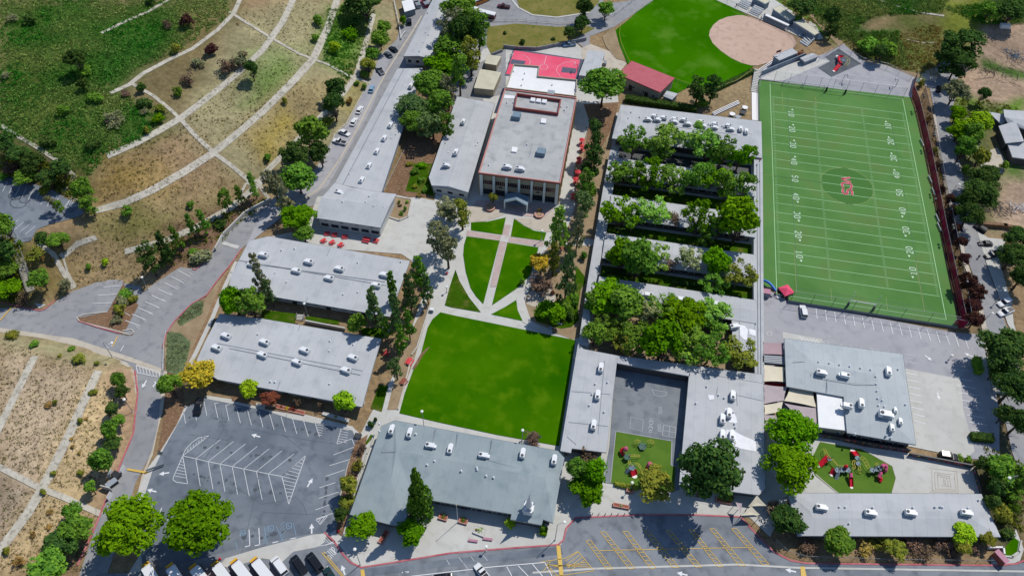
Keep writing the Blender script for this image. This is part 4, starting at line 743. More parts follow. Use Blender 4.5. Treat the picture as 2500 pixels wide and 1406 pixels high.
office = building('office_building', 'large slate-roofed front office with a white steeple, between the lawn and the street', 'building',
    [(931, 1040), (964, 1026), (1362, 1100), (1378, 1117), (1350, 1276), (1326, 1267), (1322, 1281), (1246, 1267), (1249, 1254), (1010, 1213), (985, 1284), (946, 1278), (854, 1255)], 4.2, 'wall_dark', 'roof_slate', over=.9, fascia='fascia_grey',
    facets=[[(931, 1040), (964, 1026), (968, 1100, 5.2), (955, 1170, 5.3), (854, 1255)], [(854, 1255), (955, 1170, 5.3), (946, 1278)], [(946, 1278), (955, 1170, 5.3), (968, 1100, 5.2), (1010, 1213), (985, 1284)],
            [(964, 1026), (1362, 1100), (1330, 1165, 5.2), (968, 1100, 5.2)], [(968, 1100, 5.2), (1330, 1165, 5.2), (1249, 1254), (1010, 1213)], [(1362, 1100), (1378, 1117), (1350, 1276), (1338, 1200, 5.3), (1330, 1165, 5.2)], [(1330, 1165, 5.2), (1338, 1200, 5.3), (1350, 1276), (1326, 1267), (1322, 1281), (1246, 1267), (1249, 1254)]],
    seams=[((1064, 1045), (1054, 1086), .5), ((1118, 1055), (1112, 1094), .5), ((1202, 1070), (1190, 1138), .6), ((934, 1097), (1190, 1138), .9), ((1190, 1122), (1290, 1150), .8)],
    vents=[(1061, 1126, .8), (1126, 1150, .9), (1165, 1147, .9), (1187, 1162, .8), (1205, 1166, .8), (926, 1053, .2), (926, 1035, .1), (1164, 1142, .9), (1015, 1060, .5), (1043, 1135, .8)],
    patches=[[(1042, 1132), (1048, 1129), (1047, 1142), (1040, 1140)], [(1193, 1108), (1199, 1107), (1198, 1120), (1194, 1119)], [(1210, 1128), (1217, 1128), (1213, 1140)], [(1018, 1070), (1023, 1069), (1022, 1077), (1012, 1078)], [(1130, 1112), (1140, 1116), (1134, 1122)]])
add_windows(office, 1130, 1250, 10, .8, 2.6, .6); add_doors(office, 1130, 1250, [.5])
# steeple: part of the office
so_ = tuple(office[0].location); sx, sy, sz = V(1290, 1247, 4.6)
b = MB(so_); b.box((sx, sy, sz+1.0), (2.3, 2.3, 2.2), 0); b.box((sx, sy, sz+2.15), (2.6, 2.6, .2)); b.box((sx, sy, sz+2.9), (1.6, 1.6, 1.4)); b.box((sx, sy, sz+3.65), (1.9, 1.9, .15)); b.lathe((sx, sy, sz+3.7), [(.9, 0), (.02, 6.4)], 8)
for a, c in ((-1, -1), (1, -1), (1, 1), (-1, 1)): b.lathe((sx+a*1.25, sy+c*1.25, sz+2.2), [(.2, 0), (.16, .8), (.02, 1.2)], 6)
stp = b.build('steeple', 'metal_white', office[0]); g = MB(so_); g.box((sx, sy-.82, sz+2.9), (.8, .06, 1.0)); g.box((sx-.82, sy, sz+2.9), (.06, .8, 1.0)); g.build('louvre', 'ac_grey', stp)
# chapel hall (main)
HH = 10.3
hall = building('assembly_hall', 'tall flat-roofed assembly hall with red parapet and white pillars, facing the lawns', 'building', [(1168, 424), (1368, 449), (1408, 241), (1232, 219)], HH, 'wall_cream', 'roof_flat_grey', over=.9, fascia='parapet_red', parapet=('fascia_pink', .45),
    seams=[((1300, 350), (1291, 385))], vents=[(1238, 252), (1253, 252), (1378, 270), (1370, 262), (1385, 262), (1287, 354), (1194, 404)], patches=[[(1273, 265), (1302, 267), (1300, 272), (1272, 270)], [(1232, 232), (1262, 235), (1261, 241), (1230, 240)]])
root, W, wl = hall; o = tuple(root.location); i = edge_near(wl, V(1265, 500, 0)); p, q = Vector(wl[i]), Vector(wl[(i+1) % 4])
if p.x > q.x: p, q = q, p
for k in range(7):
    c = p.lerp(q, k/6); b = MB(o); b.box((c.x, c.y-.55, 5.0), (.75 if k not in (0, 6) else 1.0, .9, 10.0)); b.build('pillar', 'pillar_white', root)
for k in range(6):
    c = p.lerp(q, (k+.5)/6); b = MB(o); b.box((c.x, c.y-.05, 6.0), (4.0, .12, 1.7)); f_ = b.build('window', 'window_glass', root); b = MB(o)
    for j in range(6): b.box((c.x-1.9+j*.76, c.y-.14, 6.0), (.1, .08, 1.7))
    b.build('mullion', 'fascia_pink', f_)
    b = MB(o); b.box((c.x, c.y-.05, 1.6), (4.0, .12, 2.4)); b.build('window' if k not in (2, 3) else 'door', 'window_glass', root)
for k in (1, 4):
    c = p.lerp(q, (k+.5)/6); b = MB(o); b.box((c.x, c.y-.05, 4.2), (1.1, .14, .6)); b.build('wall_sign', 'metal_dark', root)
i = edge_near(wl, V(1400, 380, 0)); p, q = Vector(wl[i]), Vector(wl[(i+1) % 4])
for k in range(11):
    c = p.lerp(q, k/10); b = MB(o); b.box((c.x+.5, c.y, 4.9), (.9, .6, 9.8)); b.build('pillar', 'wall_ochre', root)
i = edge_near(wl, V(1200, 320, 0)); p, q = Vector(wl[i]), Vector(wl[(i+1) % 4])
for k in range(11):
    c = p.lerp(q, k/10); b = MB(o); b.box((c.x-.5, c.y, 4.9), (.9, .6, 9.8)); b.build('pillar', 'wall_ochre', root)
# raised screen box on the hall roof
b = MB(o); P = [V(1262, 228, HH+1.2), V(1369, 243, HH+1.2), V(1362, 276, HH+1.2), V(1256, 262, HH+1.2)]
for a_, c_ in zip(P, P[1:]+P[:1]):
    d = Vector(c_)-Vector(a_); b.box(((a_[0]+c_[0])/2, (a_[1]+c_[1])/2, HH+.6), (d.length+.3, .35, 1.3), math.atan2(d.y, d.x))
b.build('roof_screen', 'parapet_red', root)
for k, (a_, c_) in enumerate([(1301, 244), (1315, 246), (1329, 248)]): x, y, z = V(a_, c_, HH+.5); b = MB(o); b.box((x, y, HH+.4), (1.7, 1.9, .6)); b.build('roof_hatch', 'ac_white', root)
for a_, c_ in [(1327, 296), (1256, 366)]: x, y, z = V(a_, c_, HH+.3); b = MB(o); b.box((x, y, HH+.25), (1.9, 2.4, .5)); b.build('skylight', 'roof_white', root)
annex = building('hall_annex', 'white-roofed annex with tan parapet behind the assembly hall', 'building', [(1234, 218), (1254, 160), (1317, 165), (1314, 189), (1409, 198), (1406, 239)], 8.2, 'wall_cream', 'roof_white', over=.3, fascia='fascia_pink', parapet=('wall_cream', .7), vents=[(1254, 176), (1281, 181), (1277, 195), (1273, 210), (1348, 209)])
o = tuple(annex[0].location); x, y, z = V(1345, 228, 8.8); b = MB(o); b.box((x, y, 8.8), (2.6, 2.2, 1.1)); b.build('cooling_unit', 'ac_grey', annex[0])
# entrance canopy
b = MB(); o = V(1258, 492, 0); 
can = empty('entrance_canopy', o, 'blue-grey gabled entrance canopy on white posts at the front of the assembly hall', 'canopy')
e = [V(1231, 493, 3.6), V(1288, 502, 3.6), V(1292, 480, 3.6), V(1234, 472, 3.6)]; rg = [V(1260, 487, 4.8), V(1263, 470, 4.8)]
b = MB(o); b.face([e[0], rg[0], rg[1], e[3]]); b.face([rg[0], e[1], e[2], rg[1]]); b.face([(*e[0][:2], 3.3), (*e[3][:2], 3.3), (*e[2][:2], 3.3), (*e[1][:2], 3.3)]); b.build('roof', 'ac_blue', can)
b = MB(o); 
for s, t in ((e[0], rg[0]), (rg[0], e[1])): b.face([(s[0], s[1]-.12, s[2]-.35), (t[0], t[1]-.12, t[2]-.35), (t[0], t[1]-.12, t[2]+.12), (s[0], s[1]-.12, s[2]+.12)])
b.build('gable_trim', 'fascia_white', can)
for c in e: b = MB(o); b.box((c[0]*.96+o[0]*.04, c[1]*.96+o[1]*.04, 1.75), (.45, .45, 3.5)); b.build('post', 'pillar_white', can)
# building west of the hall
west = building('classroom_building', 'narrow grey gabled classroom building left of the assembly hall', 'building', [(1116, 236), (1208, 253), (1143, 470), (1054, 453), (1047, 433)], 4.0, 'wall_white', ridge=((1165, 245), (1095, 455), .8), over=.6, vents=[(1131, 320), (1120, 352), (1106, 337), (1138, 335), (1125, 322), (1088, 350), (1100, 368), (1167, 350), (1162, 357), (1095, 375)])
add_windows(west, 1095, 490, 3, 1.0, 2.2, .5)
building('storage_building', 'small cream flat-roofed storage building beside the red court', 'building', [(1190, 134), (1224, 138), (1212, 160), (1183, 155)], 3.0, 'wall_cream', 'roof_cream', over=.05, fascia='wall_cream')
building('storage_building', 'larger cream flat-roofed storage building below the small cream one', 'building', [(1172, 169), (1224, 177), (1205, 220), (1157, 215)], 3.2, 'wall_cream', 'roof_cream', over=.05, fascia='wall_cream')
gym = building('field_house', 'white-walled field house with a pinkish red roof beside the softball field', 'building', [(1542, 149), (1648, 191), (1612, 226), (1510, 182)], 5.0, 'wall_cream', 'roof_red', over=.4, fascia='roof_red')
add_windows(gym, 1560, 225, 4, 1.3, 2.4, .2); add_doors(gym, 1560, 225, [.3, .7])
building('shed', 'small grey shed at the corner of the red-roofed field house', 'shed', [(1628, 222), (1655, 229), (1641, 244), (1619, 235)], 2.8, 'wall_bluegrey', 'roof_grey', over=.15, ridge=((1623, 229), (1648, 237), .4))
b = MB(); o = V(1448, 165, 0); cov = empty('shade_structure', o, 'pale grey metal shade roof between the red court and the big tree', 'shelter')
P = [V(1436, 122, 3.6), V(1477, 128, 3.6), V(1460, 190, 3.6), V(1413, 184, 3.6)]; b = MB(o); b.prism([p[:2] for p in ccw([p[:2] for p in P])], 3.45, 3.6); b.build('roof', 'roof_grey', cov)
for p in P: b = MB(o); c = lerp(p, o, .06); b.box((c[0], c[1], 1.7), (.3, .3, 3.4)); b.build('post', 'metal_grey', cov)
# courtyard classrooms
nb = building('classroom_building', 'wide grey classroom building with a double row of rooftop air conditioners, beside the football field', 'building', [(1515, 256), (1859, 297), (1861, 386), (1494, 338)], 4.0, 'wall_dark', ridge=((1515, 300), (1845, 335), .5), over=1.5, fascia='fascia_grey',
    vents=[(1541, 275, .3), (1562, 287, .4), (1534, 290, .3), (1763, 309, .4), (1767, 313, .4), (1830, 328), (1835, 330), (1730, 305, .4)], seams=[((1607, 267), (1613, 280)), ((1803, 334), (1852, 382)), ((1600, 303), (1800, 330), .5)])
names = ['uppermost of the four narrow grey classroom strips between courtyard trees', 'second from the top of the four narrow grey classroom strips between courtyard trees', 'third from the top of the four narrow grey classroom strips between courtyard trees', 'lowest of the four narrow grey classroom strips, with two air conditioners left of centre']
for i, (yt, yb) in enumerate(ROWS):
    out = [(XLI-.3, yb), (XR+.2, yb), (XR+.2, yt), (XLI-.3, yt)]
    B = building('classroom_building', names[i], 'building', out, 3.8, 'wall_dark', 'roof_grey', over=1.3, world=True, ridge=((XLI-.3, (yt+yb)/2), (XR+.2, (yt+yb)/2), .5), group='classroom strips in the courtyards')
    w_ = B[2]; k = edge_near(w_, ((XLI+XR)/2, yb-3)); windows_on(B[0], tuple(B[0].location), w_[k], w_[(k+1) % 4], 1.0, 2.5, 10, .6)
    b = MB(tuple(B[0].location)); b.box((XLI-.1, (yt+yb)/2-3, 1.5), (.25, 3, 2.6)); b.build('end_wall', 'wall_ochre', B[0])
building('classroom_building', 'grey flat-roofed block with white coating patches beside the covered walkway', 'building', [(1785, 742), (1842, 750), (1843, 885), (1790, 872)], 3.7, 'wall_dark', over=.6, patches=[[(1806, 793), (1818, 795), (1826, 805), (1824, 830), (1815, 828), (1806, 818)], [(1828, 802), (1845, 806), (1845, 820), (1830, 816)]], seams=[((1785, 758), (1842, 770)), ((1806, 760), (1804, 870))])
ub = building('classroom_building', 'grey classroom wing along the right edge of the big lawn, left of the school court', 'building', [(1425, 852), (1508, 868), (1480, 1104), (1396, 1094), (1394, 1105), (1368, 1100), (1411, 840)], 4.0, 'wall_dark', over=1.0, vents=[(1445, 963), (1453, 938), (1483, 934), (1475, 1006), (1439, 990)], seams=[((1395, 955), (1490, 962)), ((1388, 1030), (1485, 1040)), ((1476, 880), (1460, 1060)), ((1384, 1065), (1407, 1085))])
ut = building('classroom_building', 'thin grey roof bar closing the top of the school court, under the courtyard trees', 'building', [(1508, 868), (1862, 914), (1862, 935), (1684, 906), (1684, 918), (1506, 886)], 4.0, 'wall_dark', over=.5)
ue = building('classroom_building', 'wide grey classroom wing with white coating patches, right of the school court', 'building', [(1683, 907), (1864, 936), (1868, 1192), (1853, 1208), (1658, 1182)], 4.0, 'wall_dark', over=1.2, vents=[(1725, 944), (1754, 965), (1768, 972), (1699, 985), (1790, 1007), (1795, 1044), (1793, 1035)],
    patches=[[(1770, 996), (1786, 998), (1797, 1016), (1800, 1032), (1778, 1030), (1772, 1014)], [(1773, 1048), (1792, 1052), (1820, 1066), (1846, 1076), (1846, 1102), (1806, 1094), (1780, 1084), (1772, 1068)], [(1728, 964), (1742, 964), (1744, 974), (1732, 976)]], seams=[((1752, 945), (1748, 965)), ((1798, 958), (1800, 990)), ((1800, 964), (1862, 978))])
# covered walkways
def walkway(label, pts, z, n, group=None):
    W = [V(a, c, z)[:2] for a, c in pts]; o = (W[0][0], W[0][1], 0); r = empty('covered_walkway', o, label, 'walkway', group=group)
    b = MB(o); b.prism(ccw(W), z-.25, z); rf = b.build('roof', 'roof_grey', r); return r, o, rf
r, o, rf = walkway('long grey covered walkway roof on the left side of the tree courtyards', [(1490, 366), (1474, 450), (1433, 696), (1414, 828), (1411, 840), (1436, 845), (1442, 747), (1458, 675), (1480, 569), (1496, 467), (1511, 370)], 3.3, 14)
for k in range(14): c = lerp((1486, 380), (1418, 820), k/13); p = V(*c, 3.2); b = MB(o); b.box((p[0]+.5, p[1], 1.5), (.25, .25, 3.0)); b.build('post', 'metal_grey', r)
r, o, rf = walkway('long grey covered walkway roof between the tree courtyards and the football field', [(1841, 384), (1862, 387), (1864, 700), (1866, 936), (1843, 932), (1840, 700)], 3.3, 14)
for k in range(14): c = lerp((1860, 395), (1864, 920), k/13); p = V(*c, 3.2); b = MB(o); b.box((p[0]-.6, p[1], 1.5), (.25, .25, 3.0)); b.build('post', 'metal_grey', r)
for dx in (-7, -14):
    b = MB(o); P = [V(1862+dx, 400, 3.36), V(1865+dx, 930, 3.36)]; b.tube(P[0], P[1], .1, 5); b.build('conduit', 'roof_seam', rf)
# right-hand buildings
multi = building('classroom_building', 'big blue-grey hip-roofed building between the side parking lot and the play yard', 'building', [(1915, 826), (2204, 864), (2236, 1085), (2068, 1056), (2060, 968), (1920, 943)], 4.6, 'wall_dark', 'roof_blue', over=.9,
    facets=[[(1915, 826), (2204, 864), (2140, 915, 5.6), (1992, 890, 5.6)], [(2204, 864), (2236, 1085), (2165, 1020, 5.6), (2140, 915, 5.6)], [(2236, 1085), (2068, 1056), (2165, 1020, 5.6)], [(1915, 826), (1992, 890, 5.6), (1920, 943)], [(1920, 943), (1992, 890, 5.6), (2140, 915, 5.6), (2060, 968)], [(2060, 968), (2140, 915, 5.6), (2165, 1020, 5.6), (2068, 1056)]],
    vents=[(1998, 884, .8), (2024, 887, .8), (2049, 891, .8), (2074, 895, .8), (2100, 899, .8), (2125, 903, .8), (2137, 920, .8), (2138, 938, .8), (2140, 955, .8), (2142, 973, .8), (2153, 978, .9), (2158, 993, .9), (2144, 990, .8), (2192, 902, .3), (2210, 988, .2), (2163, 1064, .4), (2086, 1060, .3), (2174, 1070, .2)],
    seams=[((1936, 882), (1981, 884), .6), ((1981, 884), (1980, 918), .6), ((1990, 920), (2080, 935), .8), ((2080, 935), (2140, 940), .9), ((2019, 925), (2020, 955), .5)])
add_windows(multi, 2150, 1090, 5, 1.2, 2.4, .6)
cls = building('classroom_annex', 'bright white-roofed cream block attached beside the blue-grey roof, above the playground', 'building', [(1994, 957), (2061, 967), (2070, 1051), (1999, 1042)], 4.0, 'wall_cream', 'roof_white', over=.2, fascia='fascia_white'); add_windows(cls, 2030, 1070, 2, 1.4, 2.4, .2)
south = building('classroom_building', 'long grey hip-roofed building below the playground at the street corner', 'building', [(1923, 1203), (2396, 1205), (2443, 1310), (1948, 1307)], 3.8, 'wall_dark', 'roof_grey', over=.9,
    facets=[[(1923, 1203), (2396, 1205), (2368, 1247, 4.7), (1978, 1246, 4.7)], [(1978, 1246, 4.7), (2368, 1247, 4.7), (2374, 1266, 4.65), (1984, 1264, 4.65)], [(1984, 1264, 4.65), (2374, 1266, 4.65), (2443, 1310), (1948, 1307)], [(1923, 1203), (1978, 1246, 4.7), (1984, 1264, 4.65), (1948, 1307)], [(2396, 1205), (2443, 1310), (2374, 1266, 4.65), (2368, 1247, 4.7)]],
    vents=[(2048, 1238, .6), (2063, 1238, .7), (2130, 1239, .8), (2228, 1239, .8), (2282, 1238, .8), (2295, 1237, .8), (2300, 1239, .7), (2362, 1240, .7), (2388, 1221, .3), (2072, 1278, .5)])
add_windows(south, 2190, 1320, 16, 1.0, 2.4, .5)
# stands and field buildings
for lab, pts in (('white trailer with a cream roof, upper one behind the softball bleachers', [(1905, 14), (1942, 43), (1927, 50), (1887, 22)]), ('white trailer with a cream roof, lower one behind the softball bleachers', [(1960, 49), (2001, 80), (1989, 86), (1937, 53)]), ('short white trailer at the top edge above the silver bleachers', [(1880, 4), (1868, 10), (1838, -6), (1852, -14)])):
    P = [V(a, c, 3.2) for a, c in pts]; tr = building('trailer', lab, 'trailer', pts, 3.2, 'wall_bluegrey', 'roof_cream', over=.08, fascia='fascia_white', group='trailers behind the softball stands')
pb = building('press_box', 'flat grey-roofed press box with a sign wall at the corner of the softball infield', 'building', [(1888, 137), (1934, 118), (1948, 129), (1903, 148)], 4.5, 'wall_bluegrey', 'roof_grey', over=.2)
i = edge_near(pb[2], V(1925, 150, 0)); p, q = Vector(pb[2][i]), Vector(pb[2][(i+1) % 4]); d = (q-p).normalized(); n_ = Vector((d.y, -d.x)); c = p.lerp(q, .55); o = tuple(pb[0].location)
b = MB(o); b.box((c.x+n_.x*.08, c.y+n_.y*.08, 2.6), (4.6, .1, 1.8), math.atan2(d.y, d.x)); sg_ = b.build('sign_board', 'fence_red', pb[0])
b = MB(o)
for k in range(4): cc_ = c+d*(-1.6+k*1.05); b.box((cc_.x+n_.x*.15, cc_.y+n_.y*.15, 2.6+(k % 2)*.2), (.7, .06, .9), math.atan2(d.y, d.x))
b.build('lettering', 'play_white', sg_)
building('shed', 'small grey gabled shed beside the dark rubber playground', 'shed', [(1953, 142), (1982, 130), (1999, 138), (1965, 152)], 3.0, 'wall_bluegrey', 'roof_grey', over=.2, ridge=((1958, 146), (1992, 133), .7))
bw = MB(V(1900, 175, 0)); bw.box(lerp(V(1856, 190, 0), V(1962, 146, 0), .5)[:2]+(1.6,), (math.dist(V(1856, 190, 0), V(1962, 146, 0)), .35, 3.2), math.atan2(V(1962, 146, 0)[1]-V(1856, 190, 0)[1], V(1962, 146, 0)[0]-V(1856, 190, 0)[0]))
tag(bw.build('blue_wall', 'wall_bluegrey'), 'blue-grey wall between the softball seating and the paved court', 'wall')
# house on the far right and depot roof top left
hs = building('house', 'pale grey-roofed house at the right edge beside the dirt lot', 'house', [(2438, 308), (2480, 296), (2500, 345), (2455, 350)], 4.0, 'wall_dark', 'roof_grey', over=.5, ridge=((2480, 296), (2496, 346), 1.0))
building('house', 'pale metal-roofed back house above the grey-roofed house at the right edge', 'house', [(2450, 268), (2540, 274), (2540, 330), (2460, 300)], 4.2, 'wall_dark', 'roof_grey', over=.5, ridge=((2452, 285), (2540, 300), 1.0))
building('garage', 'pale grey garage roof at the lower corner of the right-hand house', 'garage', [(2460, 352), (2530, 346), (2530, 392), (2472, 384)], 3.4, 'wall_dark', 'roof_grey', over=.4)
building('carport', 'small pale lean-to roof left of the right-hand house', 'carport', [(2412, 273), (2455, 280), (2456, 298), (2445, 304)], 2.8, 'wall_dark', 'roof_grey', over=.3)
tr = building('trailer', 'white flat-topped trailer parked under the dark tree by the upper drive', 'trailer', [(980, 4), (1006, -2), (1014, 22), (988, 30)], 3.0, 'wall_bluegrey', 'roof_white', over=.1)

# ------------------------------------------------------------------ rooftop air conditioners
def make_ac():
    r = empty('rooftop_air_conditioner', (0, 0, 0), 'x', 'air conditioner')
    b = MB(); b.box((0, 0, .15), (2.6, 1.4, .3)); b.build('curb', 'ac_grey', r)
    b = MB(); b.box((0, 0, .85), (2.5, 1.35, 1.15)); b.build('casing', 'ac_white', r, bevel=.05)
    b = MB(); b.lathe((-.75, 0, 1.43), [(.42, 0), (.42, .06), (.1, .08)], 10); b.build('fan', 'ac_dark', r)
    b = MB(); b.box((1.5, 0, .6), (.6, .9, .7)); b.build('duct', 'ac_white', r); 
    b = MB(); b.box((.2, -.69, .85), (1.5, .05, .6)); b.build('grille', 'ac_grey', r)
    return r
ACP = make_ac()
def acs(where, H, lst, grp, rz=-.02, sc=1.0):
    for i, t in enumerate(lst):
        x, y, z = V(t[0], t[1], H+.9); a = rz+(t[2] if len(t) > 2 else 0); s = sc*(t[3] if len(t) > 3 else 1)
        n = len(lst); lab = ('white rooftop air conditioner, %s %s' % (ORD[i] if n > 1 else 'only one', where)) if n > 1 else 'white rooftop air conditioner, the only one '+where.replace('on ', 'on ')
        place(ACP, (x, y, H+.1), a, (s, s, s), lab, grp)
V90 = math.pi/2
acs('from the bottom along the wing beside the drive', 4.2, [(827, 469, -.1), (883, 440, V90), (901, 405, V90), (920, 370, V90), (938, 338, V90), (953, 306, V90), (972, 275, V90), (987, 241, V90), (1003, 210, V90), (1020, 184, V90)], 'air conditioners on the drive wing', -.1, .95)
acs('from the left on the block below the cafeteria', 4.1, [(617, 646), (644, 622), (725, 661), (755, 639), (805, 679), (830, 656), (920, 696), (940, 671)], 'air conditioners on the upper left block', 3.05)
acs('from the left on the block above the front parking lot', 4.1, [(530, 849), (553, 820), (642, 866), (647, 835), (727, 884), (745, 855), (846, 904), (863, 873)], 'air conditioners on the lower left block', 2.95)
acs('from the left on the slate office roof', 4.7, [(956, 1049, V90), (1000, 1057, V90), (1050, 1087), (1099, 1096, V90), (1180, 1111), (1276, 1107, V90), (1353, 1123, V90)], 'air conditioners on the office roof', 0, .95)
acs('from the left on the assembly hall roof', HH, [(1237, 407), (1269, 412)], 'air conditioners on the hall roof')
acs('from the top on the roof left of the hall', 4.6, [(1131, 297, V90, .9), (1113, 372, V90), (1088, 403, 0, .9)], 'air conditioners left of the hall')
acs('from the left in the back row beside the football field', 4.4, [(1599, 283), (1621, 287), (1648, 290), (1671, 292), (1712, 297), (1746, 302), (1779, 306)], 'back row of units on the north classrooms', 3.1, .85)
acs('from the left in the front row beside the football field', 4.4, [(1581, 291), (1604, 292), (1645, 297), (1678, 302), (1714, 307), (1743, 311), (1783, 315), (1808, 315, V90), (1822, 321, V90)], 'front row of units on the north classrooms', 0, .9)
acs('from the left on the lowest courtyard classroom strip', 4.1, [(1583, 720), (1664, 731), (1748, 742)], 'units on the lowest strip', 3.1)
acs('on the patched grey block by the covered walkway', 3.7, [(1792, 797)], 'unit by the walkway', .4)
acs('from the top on the wing right of the big lawn', 4.0, [(1467, 898, V90), (1459, 965, V90), (1449, 1038, V90)], 'units on the lawn wing')
acs('from the top on the wing right of the school court', 4.0, [(1789, 966, V90), (1780, 1009, V90), (1764, 1023, V90), (1787, 1063, V90), (1764, 1062, V90)], 'units on the court wing')
acs('from the left on the big blue-grey hip roof', 5.3, [(2004, 909, 0), (2063, 916, 3.1), (2069, 990, 3.1), (2103, 985, V90), (2169, 907, V90), (2160, 1012, 0, 1.3), (2178, 1044, V90, .8), (2187, 1000, V90, .6), (2199, 1028, V90, .7)], 'units on the blue-grey roof')
acs('from the left along the roof at the street corner', 4.6, [(2004, 1238), (2124, 1251), (2222, 1251), (2358, 1251)], 'units on the corner building', .02)
for i, (a_, c_) in enumerate([(1261, 284), (1321, 372)]):
    x, y, z = V(a_, c_, HH+.8); o = (x, y, HH); r = empty('roof_ventilator', o, ['large blue-grey roof ventilator, upper left on the assembly hall', 'large blue-grey roof ventilator, lower right on the assembly hall'][i], 'ventilator', group='ventilators on the hall roof')
    b = MB(o); b.box((x, y, HH+.25), (2.9, 2.6, .5)); b.build('base', 'ac_grey', r); b = MB(o); b.box((x, y, HH+1.05), (3.1, 3.0, 1.1), 0, .92); b.build('hood', 'ac_blue', r)
# ------------------------------------------------------------------ trees and shrubs
def leaves(b, c, rad, n, ls, rg, flat=1.0, droop=0.0):
    for _ in range(n):
        z = rg.uniform(-.55, 1); t = rg.uniform(0, 2*math.pi); s = math.sqrt(max(0, 1-z*z)); q = rg.uniform(.55, 1.16)
        nrm = Vector((s*math.cos(t), s*math.sin(t), z)); p = Vector((c[0]+nrm.x*rad*q, c[1]+nrm.y*rad*q, c[2]+nrm.z*rad*q*flat-droop*rad*rg.random()))
        nn = (nrm+Vector((rg.gauss(0, .45), rg.gauss(0, .45), rg.gauss(0, .45)+.25))).normalized()
        a = nn.orthogonal().normalized(); a.rotate(Matrix.Rotation(rg.uniform(0, 6.28), 3, nn)); d = nn.cross(a); l1 = ls*rg.uniform(.6, 1.4); l2 = l1*rg.uniform(.45, .8)
        b.face([p-a*l1-d*l2*.4, p+a*l1*.1-d*l2, p+a*l1, p+a*l1*.1+d*l2])
def crown_mesh(kind, seed):
    rg = random.Random(seed); b = MB()
    if kind in ('broad', 'big'):
        N = 26 if kind == 'broad' else 46; L_ = .045 if kind == 'broad' else .028; per = 95 if kind == 'broad' else 150
        for i in range(N):
            t = rg.uniform(0, 6.28); h = rg.uniform(-.2, 1)**1.0; rr = rg.uniform(.12, .38)*math.sqrt(max(.1, 1-abs(h)**2*.9)); rad = rg.uniform(.1, .17) if kind == 'broad' else rg.uniform(.075, .14)
            leaves(b, (rr*math.cos(t), rr*math.sin(t), .5+h*.34-(0 if h > 0 else -.02)), rad, per, L_, rg)
    elif kind == 'loose':                       # courtyard trees, airy with gaps
        for i in range(26):
            t = rg.uniform(0, 6.28); rr = rg.uniform(.08, .42); h = rg.uniform(0, 1)*math.sqrt(max(0, 1-(rr/.5)**2)); rad = rg.uniform(.07, .12)
            leaves(b, (rr*math.cos(t), rr*math.sin(t), .25+h*.62), rad, 62, .034, rg, .8, .25)
    elif kind == 'pine':
        for i in range(24):
            h = rg.uniform(0, 1); rr = rg.uniform(.05, .36)*(1-.55*abs(h-.35)); t = rg.uniform(0, 6.28); rad = rg.uniform(.08, .15)
            leaves(b, (rr*math.cos(t), rr*math.sin(t), .1+h*.8), rad, 70, .036, rg, .7)
    elif kind == 'tall':                        # narrow, irregular, with gaps between the tufts
        for i in range(30):
            h = i/30; rr = rg.uniform(.06, .4)*(1.05-h*.8); t = i*2.4+rg.uniform(-.6, .6); rad = rg.uniform(.07, .13)*(1.15-h*.4)
            leaves(b, (rr*math.cos(t), rr*math.sin(t), .04+h*.9), rad, 46, .042, rg, .35)
    elif kind == 'cone':
        for i in range(70):
            h = (i/70)**1.15; rr = rg.uniform(.1, .42)*(1-h*.95); t = i*2.4+rg.uniform(-.5, .5)
            leaves(b, (rr*math.cos(t), rr*math.sin(t), .05+h*.88), .15*(1.05-h*.8), 60, .032, rg, .4, .5)
    elif kind == 'shrub':
        for i in range(9):
            t = rg.uniform(0, 6.28); rr = rg.uniform(0, .28); leaves(b, (rr*math.cos(t), rr*math.sin(t), .35+rg.uniform(-.1, .3)), rg.uniform(.16, .26), 60, .07, rg)
    elif kind == 'twiggy':                      # nearly bare bush
        for i in range(14):
            t = rg.uniform(0, 6.28); rr = rg.uniform(0, .36); leaves(b, (rr*math.cos(t), rr*math.sin(t), .3+rg.uniform(-.1, .35)), rg.uniform(.1, .18), 34, .045, rg)
    return b
def twigs(seed, depth=5, n0=6, r0=.03):
    rg = random.Random(seed); b = MB()
    def grow(p, d, L_, r, k):
        q = p+d*L_; b.tube(p, q, r, 4 if k > 1 else 3, r*.65)
        if k == 0: return
        for _ in range(2 if rg.random() < .45 else 3):
            nd = (d+Vector((rg.gauss(0, .45), rg.gauss(0, .45), rg.gauss(.05, .3)))).normalized(); grow(q, nd, L_*rg.uniform(.66, .86), r*.7, k-1)
    for i in range(n0):
        t = 6.28*i/n0+rg.random(); grow(Vector((0, 0, .0)), Vector((math.cos(t)*.8, math.sin(t)*.8, .8)).normalized(), .17, r0, depth-1)
    return b
def trunk_mesh(seed, r=.045, lean=.1):
    rg = random.Random(seed); b = MB(); p = Vector((0, 0, -.05)); 
    for i in range(4):
        q = Vector((rg.uniform(-lean, lean)*.3*(i+1)*.3, rg.uniform(-lean, lean)*.3*(i+1)*.3, (i+1)*.25)); b.tube(p, q, r*(1-.16*i), 7, r*(1-.16*(i+1))); p = q
    for i in range(4):
        t = 6.28*i/4+rg.random(); z = rg.uniform(.5, .9); s = Vector((0, 0, z)); e_ = s+Vector((math.cos(t)*.32, math.sin(t)*.32, rg.uniform(.12, .4))); b.tube(s, e_, r*.45, 5, r*.12)
    return b
def mesh_of(b, name, m): 
    me = bpy.data.meshes.new(name); me.from_pydata(b.v, [], b.f); me.update(); me.materials.append(m); return me
CM = {}
